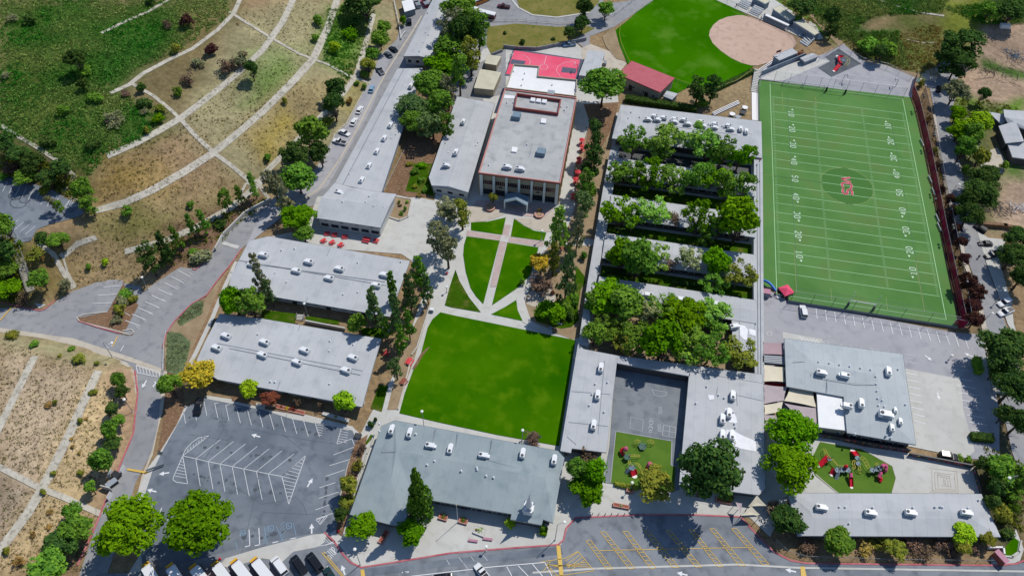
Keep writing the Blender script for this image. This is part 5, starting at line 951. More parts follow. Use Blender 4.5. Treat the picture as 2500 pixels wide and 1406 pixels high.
def crown(kind, col, var):
    k = (kind, col, var)
    if k not in CM:
        g = ('geo', kind, var)
        if g not in CM: CM[g] = crown_mesh(kind, hash_(kind)+var*17)
        CM[k] = mesh_of(CM[g], 'crown', MATS['leaf_'+col])
    return CM[k]
def hash_(s): return sum(ord(c)*(i+3) for i, c in enumerate(s))
TM = {}
def trunkm(var, bark='bark', r=.045):
    k = (var, bark, r)
    if k not in TM: TM[k] = mesh_of(trunk_mesh(50+var, r), 'trunk', MATS[bark])
    return TM[k]
BM_ = {}
def twigm(var, mname, depth=5):
    k = (var, mname, depth)
    if k not in BM_: BM_[k] = mesh_of(twigs(90+var, depth), 'branches', MATS[mname])
    return BM_[k]
NVAR = dict(broad=4, big=3, loose=5, pine=4, tall=4, cone=2, shrub=4, twiggy=3)
KNAME = dict(broad='broadleaf_tree', big='large_tree', loose='courtyard_tree', pine='pine_tree', tall='tall_tree', cone='conifer_tree', shrub='shrub', twiggy='dry_shrub', bare='bare_tree')
KCAT = dict(shrub='shrub', twiggy='shrub')
tcount = 0
def tree(px, py, w, h, kind, col, label, group=None, flat=False):
    """crown centred on photo pixel (px, py), w x h pixels; the height follows from the outline in the picture"""
    global tcount; tcount += 1
    m = mpp(px, py, 4); W_ = w*m; d = ray(px, py); th = math.atan2(-d[2], math.hypot(d[0], d[1])); a = W_/2; vh = h*m/2
    c2 = (vh*vh-(a*math.sin(th))**2)/math.cos(th)**2
    lo = {'shrub': .55, 'twiggy': .5, 'tall': 1.2, 'cone': 1.2, 'pine': .6, 'big': .7, 'broad': .6, 'loose': .55, 'bare': .6}[kind]; hi = {'tall': 3.6, 'cone': 3.2, 'pine': 1.5, 'shrub': 1.3, 'twiggy': 1.2}.get(kind, 1.15)
    c = min(max(math.sqrt(c2) if c2 > 0 else 0, a*lo), a*hi)
    clear = {'shrub': -.15*c, 'twiggy': -.1*c, 'tall': c*.3+.8, 'cone': .3, 'pine': max(1.5, c*.55), 'loose': 2.8, 'bare': max(.8, c*.4)}.get(kind, max(1.6, c*.45))
    dz = clear+c; x, y, z = T(px, py, dz) if not flat else V(px, py, dz+flat*0); gz = z-dz
    v = tcount; SX = {'tall': 1.25, 'cone': 1.3, 'shrub': 1.12, 'twiggy': 1.1}.get(kind, 1.24)
    r = empty(KNAME[kind], (x, y, gz), label, KCAT.get(kind, 'tree'), rnd.uniform(0, 6.28), group)
    if kind == 'bare':
        o = bpy.data.objects.new('branches', twigm(v % 3, 'twig_grey' if col != 'red' else 'twig_brown', 6)); COL.objects.link(o); o.parent = r; o.location = (0, 0, clear*.6); o.scale = (a*1.55, a*1.55, c*2.2)
        o = bpy.data.objects.new('twigs', crown('twiggy', 'brown', v % 3)); COL.objects.link(o); o.parent = r; o.location = (0, 0, clear); o.scale = (W_*1.1, W_*1.1, 2*c)
    else:
        o = bpy.data.objects.new('crown' if kind not in KCAT else 'foliage', crown(kind, col, v % NVAR[kind])); COL.objects.link(o); o.parent = r; o.location = (0, 0, clear); o.scale = (W_*SX, W_*SX, 2*c*1.14)
        if kind == 'twiggy':
            o = bpy.data.objects.new('stems', twigm(v % 3, 'twig_brown', 5)); COL.objects.link(o); o.parent = r; o.scale = (a*1.5, a*1.5, c*2.0)
    if kind not in KCAT:
        rr = {'big': .06, 'pine': .05, 'loose': .04}.get(kind, .045); tr_h = clear+c*(1.3 if kind in ('tall', 'cone', 'pine') else .8)
        o = bpy.data.objects.new('trunk', trunkm(v % 4, 'bark_pale' if kind == 'loose' else 'bark', rr)); COL.objects.link(o); o.parent = r; s = max(2.2, min(W_, 9)); o.scale = (s, s, tr_h if kind != 'bare' else clear+.3)
        if kind in ('loose', 'broad'):
            o = bpy.data.objects.new('limbs', twigm(v % 3, 'twig_brown', 4)); COL.objects.link(o); o.parent = r; o.location = (0, 0, clear*.75); o.scale = (a*1.3, a*1.3, c*2.0)
    return r
LOOK = dict(bright='bright green', fresh='fresh green', mid='mid green', dark='dark green', pine='blue-green', olive='olive green', grey='grey-green', yellow='yellow-leaved', ygreen='yellow-green', red='reddish-brown', brown='brownish', maroon='dark maroon', pale='pale green', dry='dry straw-green')
KW = dict(broad='round tree', big='large tree', loose='airy tree', pine='bushy tree', tall='tall narrow tree', cone='tall conical conifer', shrub='shrub', twiggy='twiggy shrub', bare='leafless tree')
def row(where, grp, lst, kind=None, frm='left'):
    """where: a phrase; every entry (px, py, w, h, kind, colour) gets its own ordinal from `frm`"""
    n = len(lst)
    for i, t in enumerate(lst):
        px, py, w, h, k, c = t
        lab = '%s %s %s' % (LOOK[c] if k != 'bare' else 'grey', KW[k], where)
        if n > 1: lab += ', %s from the %s' % (ORD[i], frm)
        tree(px, py, w, h, k, c, lab, grp if n > 1 else None)
row('in the topmost courtyard row', 'top courtyard tree row', [(1549, 345, 68, 85, 'loose', 'mid'), (1611, 335, 88, 80, 'loose', 'fresh'), (1622, 372, 50, 40, 'loose', 'mid'), (1693, 335, 79, 73, 'loose', 'fresh'), (1732, 362, 75, 73, 'loose', 'fresh'), (1766, 368, 68, 85, 'loose', 'mid'), (1810, 376, 68, 82, 'loose', 'bright')])
row('in the second courtyard row', 'second courtyard tree row', [(1516, 424, 68, 60, 'loose', 'mid'), (1545, 424, 56, 64, 'loose', 'mid'), (1590, 426, 82, 78, 'loose', 'bright'), (1645, 438, 70, 71, 'loose', 'fresh'), (1692, 424, 86, 85, 'loose', 'mid'), (1742, 440, 86, 71, 'loose', 'bright'), (1782, 446, 68, 80, 'loose', 'mid'), (1818, 452, 59, 94, 'loose', 'mid')])
row('in the third courtyard row', 'third courtyard tree row', [(1515, 522, 82, 80, 'loose', 'bright'), (1546, 532, 56, 69, 'loose', 'mid'), (1596, 515, 88, 69, 'loose', 'fresh'), (1648, 530, 46, 58, 'bare', 'grey'), (1708, 530, 75, 85, 'loose', 'bright'), (1722, 574, 45, 49, 'loose', 'mid'), (1762, 540, 75, 82, 'loose', 'mid'), (1804, 548, 109, 107, 'broad', 'bright')])
row('in the fourth courtyard row', 'fourth courtyard tree row', [(1518, 626, 82, 78, 'broad', 'bright'), (1558, 640, 88, 94, 'broad', 'mid'), (1596, 626, 75, 69, 'loose', 'fresh'), (1635, 645, 42, 52, 'bare', 'red'), (1686, 632, 63, 62, 'loose', 'pale'), (1748, 645, 70, 69, 'broad', 'bright'), (1744, 688, 66, 51, 'loose', 'mid'), (1804, 668, 75, 69, 'loose', 'olive')])
row('in the upper densest courtyard', 'upper trees of the densest courtyard', [(1446, 742, 50, 51, 'broad', 'mid'), (1490, 728, 100, 82, 'broad', 'bright'), (1528, 748, 88, 85, 'broad', 'mid'), (1578, 762, 59, 58, 'loose', 'pale'), (1624, 752, 79, 62, 'loose', 'mid'), (1672, 772, 102, 80, 'broad', 'bright'), (1740, 766, 88, 67, 'loose', 'fresh'), (1738, 805, 68, 56, 'loose', 'mid')])
row('in the lower densest courtyard', 'lower trees of the densest courtyard', [(1452, 820, 56, 56, 'broad', 'mid'), (1486, 800, 70, 62, 'loose', 'mid'), (1512, 830, 75, 64, 'loose', 'olive'), (1560, 824, 98, 82, 'loose', 'mid'), (1618, 838, 95, 94, 'broad', 'bright'), (1684, 836, 102, 89, 'loose', 'mid'), (1738, 852, 82, 80, 'loose', 'mid'), (1700, 872, 56, 56, 'loose', 'fresh'), (1806, 862, 91, 82, 'loose', 'olive')])
row('right of the assembly hall', 'trees right of the assembly hall', [(1452, 338, 60, 74, 'pine', 'dark'), (1444, 400, 62, 80, 'pine', 'dark'), (1432, 456, 54, 66, 'pine', 'mid'), (1424, 500, 58, 68, 'pine', 'pine'), (1448, 468, 30, 40, 'shrub', 'mid'), (1412, 566, 44, 88, 'tall', 'grey')], frm='top')
row('in the garden right of the quad', 'garden trees right of the quad', [(1362, 555, 58, 90, 'tall', 'fresh'), (1352, 632, 44, 70, 'tall', 'olive'), (1316, 642, 50, 34, 'broad', 'yellow'), (1386, 672, 54, 104, 'tall', 'pine'), (1326, 690, 76, 64, 'bare', 'grey'), (1346, 766, 68, 46, 'broad', 'bright'), (1374, 752, 38, 38, 'broad', 'mid')], frm='top')
row('in the garden bed right of the quad', 'garden shrubs', [(1390, 600, 22, 22, 'shrub', 'mid'), (1424, 624, 25, 26, 'shrub', 'mid'), (1310, 706, 14, 14, 'shrub', 'red'), (1350, 714, 14, 14, 'shrub', 'red'), (1404, 722, 22, 20, 'shrub', 'mid'), (1402, 742, 24, 24, 'shrub', 'mid'), (1394, 772, 24, 24, 'shrub', 'dark'), (1276, 688, 18, 20, 'shrub', 'mid')], frm='top')
tree(1474, 215, 112, 86, 'big', 'mid', 'large spreading tree left of the red-roofed field house', None)
row('between field house and football field', 'trees by the field house', [(1706, 222, 60, 56, 'pine', 'dark'), (1742, 214, 50, 56, 'pine', 'dark'), (1716, 252, 40, 26, 'shrub', 'mid')])
row('in the grove above the cream sheds', 'grove beside the drive wing', [(1128, 28, 96, 70, 'big', 'mid'), (1100, 70, 76, 76, 'pine', 'grey'), (1136, 86, 84, 84, 'big', 'dark'), (1170, 84, 60, 84, 'pine', 'mid'), (1098, 126, 82, 66, 'broad', 'mid'), (1150, 138, 60, 70, 'pine', 'olive'), (1076, 170, 84, 64, 'broad', 'bright'), (1122, 178, 66, 80, 'pine', 'mid'), (1050, 212, 88, 66, 'big', 'mid'), (1095, 222, 50, 60, 'pine', 'grey'), (1008, 268, 80, 66, 'big', 'pine'), (1072, 262, 84, 80, 'pine', 'mid'), (1012, 300, 70, 54, 'big', 'mid'), (1056, 302, 80, 72, 'pine', 'pine'), (1092, 306, 44, 60, 'pine', 'mid')], frm='top')
row('on the bank above the drive', 'trees on the bank by the drive', [(820, 222, 50, 62, 'broad', 'dark'), (816, 262, 52, 62, 'broad', 'dark'), (758, 332, 78, 80, 'broad', 'mid'), (782, 378, 50, 60, 'broad', 'dark'), (720, 382, 64, 64, 'broad', 'dark'), (728, 440, 84, 72, 'broad', 'mid'), (668, 452, 54, 74, 'pine', 'grey'), (690, 480, 50, 70, 'tall', 'grey'), (730, 535, 78, 66, 'broad', 'bright'), (742, 572, 50, 34, 'broad', 'mid')], frm='top')
row('on the slope above the left road', 'trees on the slope above the road', [(362, 634, 62, 70, 'pine', 'dark'), (398, 600, 38, 66, 'tall', 'dark'), (408, 626, 40, 44, 'pine', 'dark'), (428, 580, 32, 54, 'tall', 'mid'), (464, 548, 28, 48, 'tall', 'mid'), (494, 540, 34, 54, 'tall', 'mid'), (550, 490, 38, 52, 'pine', 'mid'), (583, 474, 28, 40, 'tall', 'mid'), (616, 450, 32, 54, 'tall', 'fresh')])
row('low on the left roadside slope', 'low shrubs on the roadside slope', [(215, 650, 18, 18, 'shrub', 'mid'), (258, 640, 22, 20, 'shrub', 'ygreen'), (309, 512, 27, 30, 'shrub', 'mid'), (464, 501, 24, 22, 'shrub', 'mid'), (488, 628, 58, 36, 'shrub', 'grey'), (474, 615, 30, 22, 'shrub', 'mid'), (536, 544, 34, 26, 'shrub', 'dark'), (652, 384, 26, 22, 'shrub', 'mid')])
row('by the upper left parking terrace', 'trees around the upper parking terrace', [(8, 552, 56, 76, 'broad', 'mid'), (126, 496, 32, 34, 'pine', 'grey'), (146, 506, 24, 34, 'pine', 'mid'), (206, 470, 56, 56, 'broad', 'mid'), (218, 500, 46, 46, 'pine', 'mid'), (104, 580, 40, 30, 'shrub', 'dark'), (142, 590, 52, 42, 'broad', 'mid'), (48, 594, 16, 16, 'shrub', 'mid')])
row('by the long left stairway', 'shrubs by the long stairway', [(14, 622, 52, 56, 'broad', 'dark'), (84, 616, 54, 44, 'twiggy', 'olive'), (20, 660, 50, 44, 'broad', 'mid'), (100, 684, 52, 50, 'broad', 'mid'), (18, 704, 56, 44, 'broad', 'bright'), (54, 728, 44, 44, 'twiggy', 'brown'), (154, 696, 44, 50, 'twiggy', 'grey'), (104, 632, 14, 14, 'shrub', 'dry'), (130, 634, 10, 10, 'shrub', 'dry')], frm='top')
row('in the thicket above the parking terrace', 'thicket above the parking terrace', [(12, 352, 50, 46, 'broad', 'dark'), (48, 382, 56, 44, 'broad', 'dark'), (26, 410, 52, 40, 'twiggy', 'brown'), (84, 402, 52, 46, 'broad', 'dark'), (62, 432, 50, 36, 'broad', 'mid'), (116, 440, 50, 42, 'broad', 'dark'), (152, 414, 50, 46, 'broad', 'dark'), (108, 462, 34, 24, 'shrub', 'olive'), (10, 430, 30, 24, 'shrub', 'mid')])
row('on the upper left hillside', 'dark bushes on the green hillside', [(10, 184, 26, 20, 'twiggy', 'grey'), (70, 48, 40, 22, 'shrub', 'dark'), (30, 42, 34, 18, 'twiggy', 'grey'), (188, 148, 44, 46, 'broad', 'dark'), (205, 170, 36, 30, 'shrub', 'mid'), (202, 208, 34, 34, 'shrub', 'dark'), (234, 238, 40, 28, 'shrub', 'mid'), (273, 288, 60, 36, 'twiggy', 'grey'), (229, 352, 38, 26, 'shrub', 'dark'), (150, 270, 40, 24, 'shrub', 'mid'), (120, 345, 40, 30, 'shrub', 'dark'), (365, 4, 30, 16, 'shrub', 'dark')])
row('between the upper hillside drains', 'bushes between the drains', [(304, 228, 20, 18, 'shrub', 'brown'), (345, 214, 28, 28, 'shrub', 'dark'), (355, 250, 38, 24, 'shrub', 'dark'), (394, 264, 28, 22, 'shrub', 'olive'), (352, 270, 26, 20, 'twiggy', 'grey'), (386, 288, 38, 24, 'shrub', 'bright'), (358, 318, 18, 28, 'shrub', 'olive'), (427, 118, 28, 26, 'shrub', 'olive'), (432, 222, 22, 30, 'shrub', 'mid'), (457, 195, 38, 34, 'twiggy', 'brown'), (406, 58, 28, 24, 'twiggy', 'brown'), (454, 54, 36, 34, 'shrub', 'maroon'), (480, 150, 40, 30, 'twiggy', 'grey'), (515, 120, 40, 32, 'shrub', 'maroon'), (556, 160, 50, 42, 'twiggy', 'brown'), (584, 150, 48, 40, 'twiggy', 'grey'), (614, 172, 34, 42, 'broad', 'dark'), (590, 134, 30, 20, 'shrub', 'brown')])
row('left of the upper drive', 'shrubs beside the upper drive', [(778, 50, 28, 30, 'shrub', 'mid'), (768, 92, 26, 22, 'shrub', 'mid'), (852, 80, 38, 32, 'shrub', 'bright'), (814, 116, 38, 34, 'shrub', 'ygreen'), (862, 56, 30, 28, 'shrub', 'dark'), (840, 20, 26, 20, 'shrub', 'mid'), (890, 12, 100, 44, 'broad', 'dark'), (936, 70, 40, 34, 'broad', 'mid'), (928, 98, 44, 40, 'broad', 'mid'), (908, 138, 34, 38, 'broad', 'mid'), (898, 162, 40, 34, 'broad', 'olive'), (892, 182, 30, 22, 'shrub', 'mid'), (870, 204, 16, 14, 'shrub', 'mid'), (888, 212, 18, 18, 'shrub', 'mid'), (854, 244, 18, 22, 'shrub', 'dry'), (800, 298, 40, 30, 'shrub', 'olive'), (696, 246, 16, 26, 'shrub', 'olive'), (982, 52, 24, 34, 'shrub', 'bright')], frm='top')
row('on the road median island', 'shrubs on the median island', [(308, 716, 38, 26, 'shrub', 'mid'), (300, 738, 44, 34, 'shrub', 'grey'), (326, 728, 26, 24, 'shrub', 'olive'), (290, 758, 40, 38, 'twiggy', 'olive'), (288, 748, 20, 20, 'shrub', 'ygreen'), (284, 782, 36, 26, 'twiggy', 'grey')], frm='top')
row('between the left classroom blocks', 'trees between the left classroom blocks', [(572, 738, 64, 66, 'broad', 'bright'), (612, 742, 66, 76, 'broad', 'mid'), (632, 672, 40, 96, 'tall', 'grey'), (656, 712, 30, 60, 'tall', 'pine'), (874, 794, 46, 48, 'broad', 'mid'), (912, 752, 52, 88, 'tall', 'pine'), (942, 800, 36, 50, 'tall', 'mid'), (958, 706, 38, 80, 'tall', 'mid')])
row('between left classrooms and quad', 'trees between classrooms and quad', [(1098, 512, 76, 58, 'pine', 'grey'), (1128, 524, 62, 66, 'pine', 'olive'), (1066, 580, 66, 70, 'pine', 'grey'), (1092, 606, 64, 80, 'pine', 'grey'), (1024, 668, 54, 82, 'tall', 'mid'), (1042, 706, 36, 60, 'tall', 'pine'), (1000, 716, 46, 84, 'tall', 'pine'), (966, 762, 44, 88, 'tall', 'pine'), (996, 790, 40, 66, 'tall', 'mid'), (978, 826, 40, 64, 'tall', 'mid'), (966, 900, 42, 64, 'pine', 'pine'), (916, 1024, 14, 30, 'shrub', 'dark')], frm='top')
row('in the garden left of the hall', 'small shrubs in the upper garden', [(1000, 400, 20, 14, 'shrub', 'olive'), (1012, 420, 26, 16, 'shrub', 'mid'), (1030, 404, 26, 20, 'shrub', 'bright'), (1028, 440, 24, 16, 'shrub', 'mid'), (1040, 462, 26, 16, 'shrub', 'mid'), (1012, 456, 18, 12, 'shrub', 'olive'), (1022, 476, 14, 14, 'shrub', 'dry'), (974, 494, 10, 10, 'shrub', 'olive'), (976, 502, 12, 10, 'shrub', 'brown'), (990, 510, 12, 14, 'shrub', 'mid'), (980, 520, 12, 12, 'shrub', 'mid'), (994, 494, 12, 10, 'shrub', 'mid')])
row('left of the lower road', 'trees left of the lower road', [(292, 928, 36, 44, 'broad', 'mid'), (298, 958, 32, 34, 'broad', 'dark'), (276, 1000, 36, 36, 'broad', 'dark'), (290, 1026, 32, 30, 'broad', 'mid'), (272, 1050, 42, 44, 'broad', 'mid'), (278, 1084, 40, 36, 'broad', 'dark'), (250, 1128, 56, 60, 'broad', 'mid'), (222, 1192, 32, 32, 'broad', 'mid'), (176, 1248, 42, 44, 'broad', 'mid'), (188, 1294, 76, 74, 'broad', 'mid'), (150, 1330, 84, 74, 'broad', 'dark'), (120, 1382, 100, 60, 'broad', 'mid')], frm='top')
tree(322, 1290, 150, 122, 'big', 'bright', 'huge bright green round tree beside the lower road, left of its twin'); tree(485, 1286, 160, 128, 'big', 'bright', 'huge bright green round tree in the front parking lot, right of its twin')
tree(416, 945, 58, 62, 'broad', 'mid', 'dark round tree beside the road at the corner of the front parking lot'); tree(492, 914, 86, 64, 'broad', 'yellow', 'yellow-leaved broad tree at the corner of the lower left classroom block')
row('at the top of the front lot', 'small trees at the top of the parking lot', [(611, 950, 46, 44, 'broad', 'ygreen'), (660, 974, 42, 36, 'broad', 'red'), (686, 992, 12, 10, 'shrub', 'red'), (700, 996, 14, 10, 'shrub', 'yellow'), (716, 998, 16, 10, 'shrub', 'red'), (724, 980, 26, 26, 'bare', 'red'), (780, 984, 24, 28, 'bare', 'red'), (838, 984, 56, 56, 'broad', 'ygreen')])
row('in the bed left of the slate-roofed office', 'bed left of the office', [(904, 1035, 20, 30, 'shrub', 'dark'), (884, 1090, 34, 44, 'twiggy', 'brown'), (874, 1132, 38, 56, 'twiggy', 'olive'), (850, 1186, 48, 52, 'broad', 'olive'), (846, 1224, 38, 32, 'broad', 'olive'), (832, 1258, 34, 60, 'broad', 'dark')], frm='top')
tree(1021, 1206, 72, 118, 'cone', 'mid', 'dark conical cypress rising beside the slate office roof'); tree(888, 1282, 76, 72, 'broad', 'bright', 'bright green round tree at the lower left corner of the office'); tree(1002, 1304, 66, 54, 'broad', 'bright', 'bright green round tree below the dark conical cypress')
row('at the office front courtyard', 'small plants at the office front', [(1163, 1292, 10, 10, 'shrub', 'dry'), (1170, 1296, 12, 10, 'shrub', 'mid'), (1179, 1290, 12, 10, 'shrub', 'ygreen'), (1084, 1257, 14, 8, 'shrub', 'mid'), (1132, 1264, 14, 10, 'shrub', 'mid'), (1244, 1274, 28, 32, 'shrub', 'ygreen'), (1326, 1290, 24, 26, 'shrub', 'mid')])
tree(1304, 1066, 54, 36, 'bare', 'grey', 'small leafless tree at the foot of the big lawn beside the office roof'); tree(1434, 1104, 66, 34, 'bare', 'red', 'low leafless tree below the classroom wing right of the lawn')
row('left of the small playground', 'trees left of the small playground', [(1410, 1150, 60, 64, 'broad', 'mid'), (1454, 1160, 66, 70, 'broad', 'bright'), (1432, 1200, 82, 66, 'broad', 'bright')], frm='top')
tree(1600, 1182, 86, 72, 'broad', 'olive', 'olive-brown round tree over the corner of the small playground'); tree(1730, 1156, 148, 172, 'big', 'dark', 'very large dark green tree right of the small playground, shading the street')
tree(1782, 1172, 44, 80, 'pine', 'grey', 'grey-green thin tree beside the large dark playground tree'); tree(1776, 1208, 36, 32, 'shrub', 'olive', 'olive shrub by the kerb under the large dark tree')
tree(1934, 1058, 122, 110, 'big', 'bright', 'bright green feathery tree by the shade sails, upper of two'); tree(1924, 1146, 126, 96, 'big', 'bright', 'bright green feathery tree by the shade sails, lower of two')
tree(1914, 1272, 84, 78, 'broad', 'dark', 'dark green round tree at the left end of the street corner building'); tree(1895, 1236, 60, 34, 'bare', 'red', 'low leafless brown tree beside the cream shade sail')
row('before the street corner building', 'shrubs along the corner building', [(1972, 1336, 60, 42, 'twiggy', 'brown'), (2048, 1324, 76, 56, 'broad', 'mid'), (2118, 1338, 56, 40, 'twiggy', 'dry'), (2152, 1318, 66, 44, 'twiggy', 'olive'), (2186, 1340, 50, 44, 'broad', 'olive'), (2224, 1322, 64, 44, 'twiggy', 'brown'), (2256, 1344, 60, 42, 'twiggy', 'brown'), (2296, 1322, 62, 48, 'twiggy', 'brown'), (2326, 1346, 50, 40, 'twiggy', 'brown'), (2350, 1304, 62, 44, 'broad', 'ygreen'), (2352, 1336, 46, 36, 'broad', 'olive'), (2380, 1338, 44, 38, 'twiggy', 'brown'), (2408, 1312, 44, 34, 'broad', 'olive')])
row('beside the mural wall', 'shrubs by the mural wall', [(2344, 1116, 22, 16, 'shrub', 'mid'), (2366, 1122, 24, 16, 'shrub', 'mid'), (2394, 1134, 38, 38, 'broad', 'dark')])
row('down the lower right edge', 'trees at the lower right edge', [(2444, 1150, 74, 68, 'broad', 'mid'), (2488, 1164, 56, 66, 'broad', 'mid'), (2472, 1200, 60, 50, 'pine', 'mid'), (2430, 1190, 40, 60, 'broad', 'dark'), (2444, 1256, 44, 46, 'broad', 'olive'), (2420, 1230, 40, 50, 'broad', 'dark'), (2470, 1244, 30, 60, 'pine', 'mid'), (2462, 1300, 40, 30, 'shrub', 'dark')], frm='top')
row('at the lower end of the east street', 'dark trees at the east street', [(2450, 858, 124, 96, 'big', 'dark'), (2470, 948, 96, 90, 'big', 'dark'), (2430, 906, 50, 50, 'broad', 'dark'), (2488, 1032, 60, 80, 'big', 'dark'), (2452, 1012, 46, 60, 'broad', 'dark')], frm='top')
row('behind the red field fence', 'fence-side bushes', [(2252, 200, 26, 34, 'twiggy', 'olive'), (2268, 288, 22, 54, 'twiggy', 'dry'), (2284, 366, 24, 20, 'twiggy', 'olive'), (2292, 402, 22, 26, 'twiggy', 'brown'), (2302, 460, 24, 24, 'twiggy', 'maroon'), (2316, 490, 28, 34, 'broad', 'maroon'), (2330, 518, 30, 36, 'broad', 'maroon'), (2334, 560, 24, 34, 'broad', 'maroon'), (2344, 596, 30, 40, 'broad', 'maroon'), (2352, 638, 32, 40, 'broad', 'maroon'), (2358, 690, 44, 50, 'broad', 'maroon'), (2380, 716, 44, 46, 'broad', 'maroon'), (2374, 748, 48, 40, 'broad', 'maroon'), (2380, 782, 44, 40, 'broad', 'maroon')], frm='top')
row('across the east street', 'trees across the east street', [(2356, 106, 96, 62, 'pine', 'dark'), (2310, 120, 80, 66, 'pine', 'dark'), (2336, 160, 96, 56, 'pine', 'dark'), (2470, 30, 70, 40, 'broad', 'dark'), (2416, 26, 50, 34, 'broad', 'mid'), (2332, 226, 60, 54, 'broad', 'grey'), (2336, 280, 44, 36, 'broad', 'bright'), (2392, 300, 66, 50, 'broad', 'ygreen'), (2342, 322, 66, 44, 'broad', 'bright'), (2372, 330, 50, 60, 'broad', 'mid'), (2376, 372, 40, 30, 'broad', 'pale'), (2392, 388, 44, 50, 'broad', 'olive'), (2400, 232, 30, 44, 'broad', 'dark'), (2358, 416, 24, 40, 'shrub', 'mid'), (2404, 440, 80, 62, 'big', 'dark'), (2390, 476, 84, 60, 'big', 'dark'), (2356, 492, 50, 60, 'broad', 'dark'), (2364, 528, 64, 60, 'big', 'dark'), (2352, 366, 54, 56, 'broad', 'mid'), (2452, 404, 28, 28, 'shrub', 'mid'), (2486, 588, 70, 60, 'big', 'dark'), (2470, 630, 76, 66, 'big', 'dark'), (2492, 680, 60, 60, 'big', 'dark')], frm='top')
row('at the top edge', 'trees at the top edge', [(1275, 102, 20, 16, 'shrub', 'dark'), (1232, 80, 12, 10, 'shrub', 'dark'), (1350, 96, 14, 10, 'shrub', 'dark'), (1389, 82, 30, 28, 'broad', 'dark'), (1423, 28, 44, 50, 'broad', 'dark'), (1422, 60, 40, 34, 'broad', 'dark'), (1479, 26, 42, 38, 'broad', 'mid')])
row('behind the softball stands', 'trees behind the softball stands', [(1958, 132, 32, 18, 'twiggy', 'red'), (1962, 20, 70, 40, 'broad', 'dark'), (2032, 46, 42, 46, 'broad', 'dark'), (2030, 78, 38, 34, 'pine', 'dark'), (2146, 134, 40, 40, 'broad', 'dark'), (2120, 110, 70, 44, 'shrub', 'mid'), (2170, 118, 60, 40, 'shrub', 'mid'), (1950, 50, 30, 26, 'shrub', 'mid')])
row('on the lower left slope', 'small bushes on the lower left slope', [(28, 818, 34, 14, 'shrub', 'olive'), (84, 838, 30, 18, 'shrub', 'mid'), (175, 850, 20, 14, 'shrub', 'mid'), (190, 878, 40, 20, 'shrub', 'olive'), (236, 886, 14, 14, 'shrub', 'olive'), (146, 868, 14, 10, 'shrub', 'olive'), (228, 956, 24, 18, 'shrub', 'olive'), (196, 1028, 18, 18, 'shrub', 'olive'), (210, 1022, 10, 8, 'shrub', 'dry'), (176, 1090, 14, 12, 'shrub', 'dry'), (174, 1070, 12, 10, 'shrub', 'dry'), (194, 1105, 12, 10, 'shrub', 'dry'), (130, 1155, 16, 16, 'shrub', 'olive'), (198, 1154, 22, 20, 'shrub', 'olive'), (106, 1200, 18, 18, 'shrub', 'olive'), (78, 1302, 20, 22, 'twiggy', 'dry'), (46, 1366, 36, 34, 'twiggy', 'dry'), (14, 1344, 26, 24, 'shrub', 'olive'), (120, 1250, 22, 16, 'twiggy', 'dry'), (118, 1286, 20, 16, 'twiggy', 'dry'), (118, 986, 20, 18, 'shrub', 'dry'), (133, 982, 16, 16, 'shrub', 'olive')])
tree(1203, 484, 22, 30, 'broad', 'olive', 'small olive tree in the left round brick planter at the hall', None, True); tree(1316, 512, 16, 22, 'twiggy', 'dry', 'dry bush in the right round brick planter at the hall', None, True)
tree(1312, 700, 10, 6, 'shrub', 'red', 'tiny reddish plant by the circular stone bench')
# clipped hedges
def hedge(label, p, q, w, h, grp=None, z=0, col='dark'):
    a = Vector(V(*p, z)); c = Vector(V(*q, z)); d = c-a; L_ = d.length; u = d/L_; n = Vector((-u.y, u.x, 0)); o = tuple((a+c)/2); rg = random.Random(int(L_*10)); b = MB(o)
    b.box((o[0], o[1], z+h*.45), (L_, w*.8, h*.85), math.atan2(d.y, d.x)); 
    for _ in range(int(L_*w*26)):
        pz = rg.uniform(0, h); ps = rg.uniform(-w/2, w/2); 
        if rg.random() < .5: pz = h
        elif rg.random() < .5: ps = -w/2*(1 if n.y > 0 else -1)
        else: ps = w/2*rg.choice((-1, 1))
        pp = a+u*rg.uniform(0, L_)+n*ps+Vector((0, 0, pz)); e1 = Vector((rg.gauss(0, 1), rg.gauss(0, 1), rg.gauss(0, 1))).normalized(); e2 = e1.orthogonal().normalized(); s = rg.uniform(.12, .28)
        b.face([pp-e1*s, pp+e2*s*.6, pp+e1*s, pp-e2*s*.6])
    return tag(b.build('hedge', 'leaf_'+col), label, 'hedge', grp)
hedge('long clipped hedge behind the north classroom roof', (1525, 246), (1700, 272), 3.0, 2.2)
for i, (p, q) in enumerate([((1500, 466), (1542, 471)), ((1558, 474), (1575, 477)), ((1500, 558), (1560, 570)), ((1620, 600), (1680, 612)), ((1480, 662), (1540, 672)), ((1640, 690), (1700, 700))]):
    hedge('dark clipped hedge on a courtyard lawn strip, %s from the top left' % ORD[i], p, q, 1.6, 1.1, 'courtyard hedges')
hedge('low hedge between the small playground and the street plaza', (1500, 1182), (1556, 1194), 1.2, 1.2, col='olive'); hedge('tall clipped hedge at the right edge of the loading yard', (2386, 915), (2378, 880), 2.2, 2.6, col='mid'); hedge('dark hedge at the foot of the loading yard by the street', (2366, 1068), (2420, 1074), 2.5, 2.0)
hedge('hedge strip behind the softball outfield fence', (1745, 222), (1840, 176), 2.2, 1.4); hedge('trimmed green hedge at the lower right corner of the office', (1318, 1296), (1336, 1300), 2.2, 1.4, col='bright')

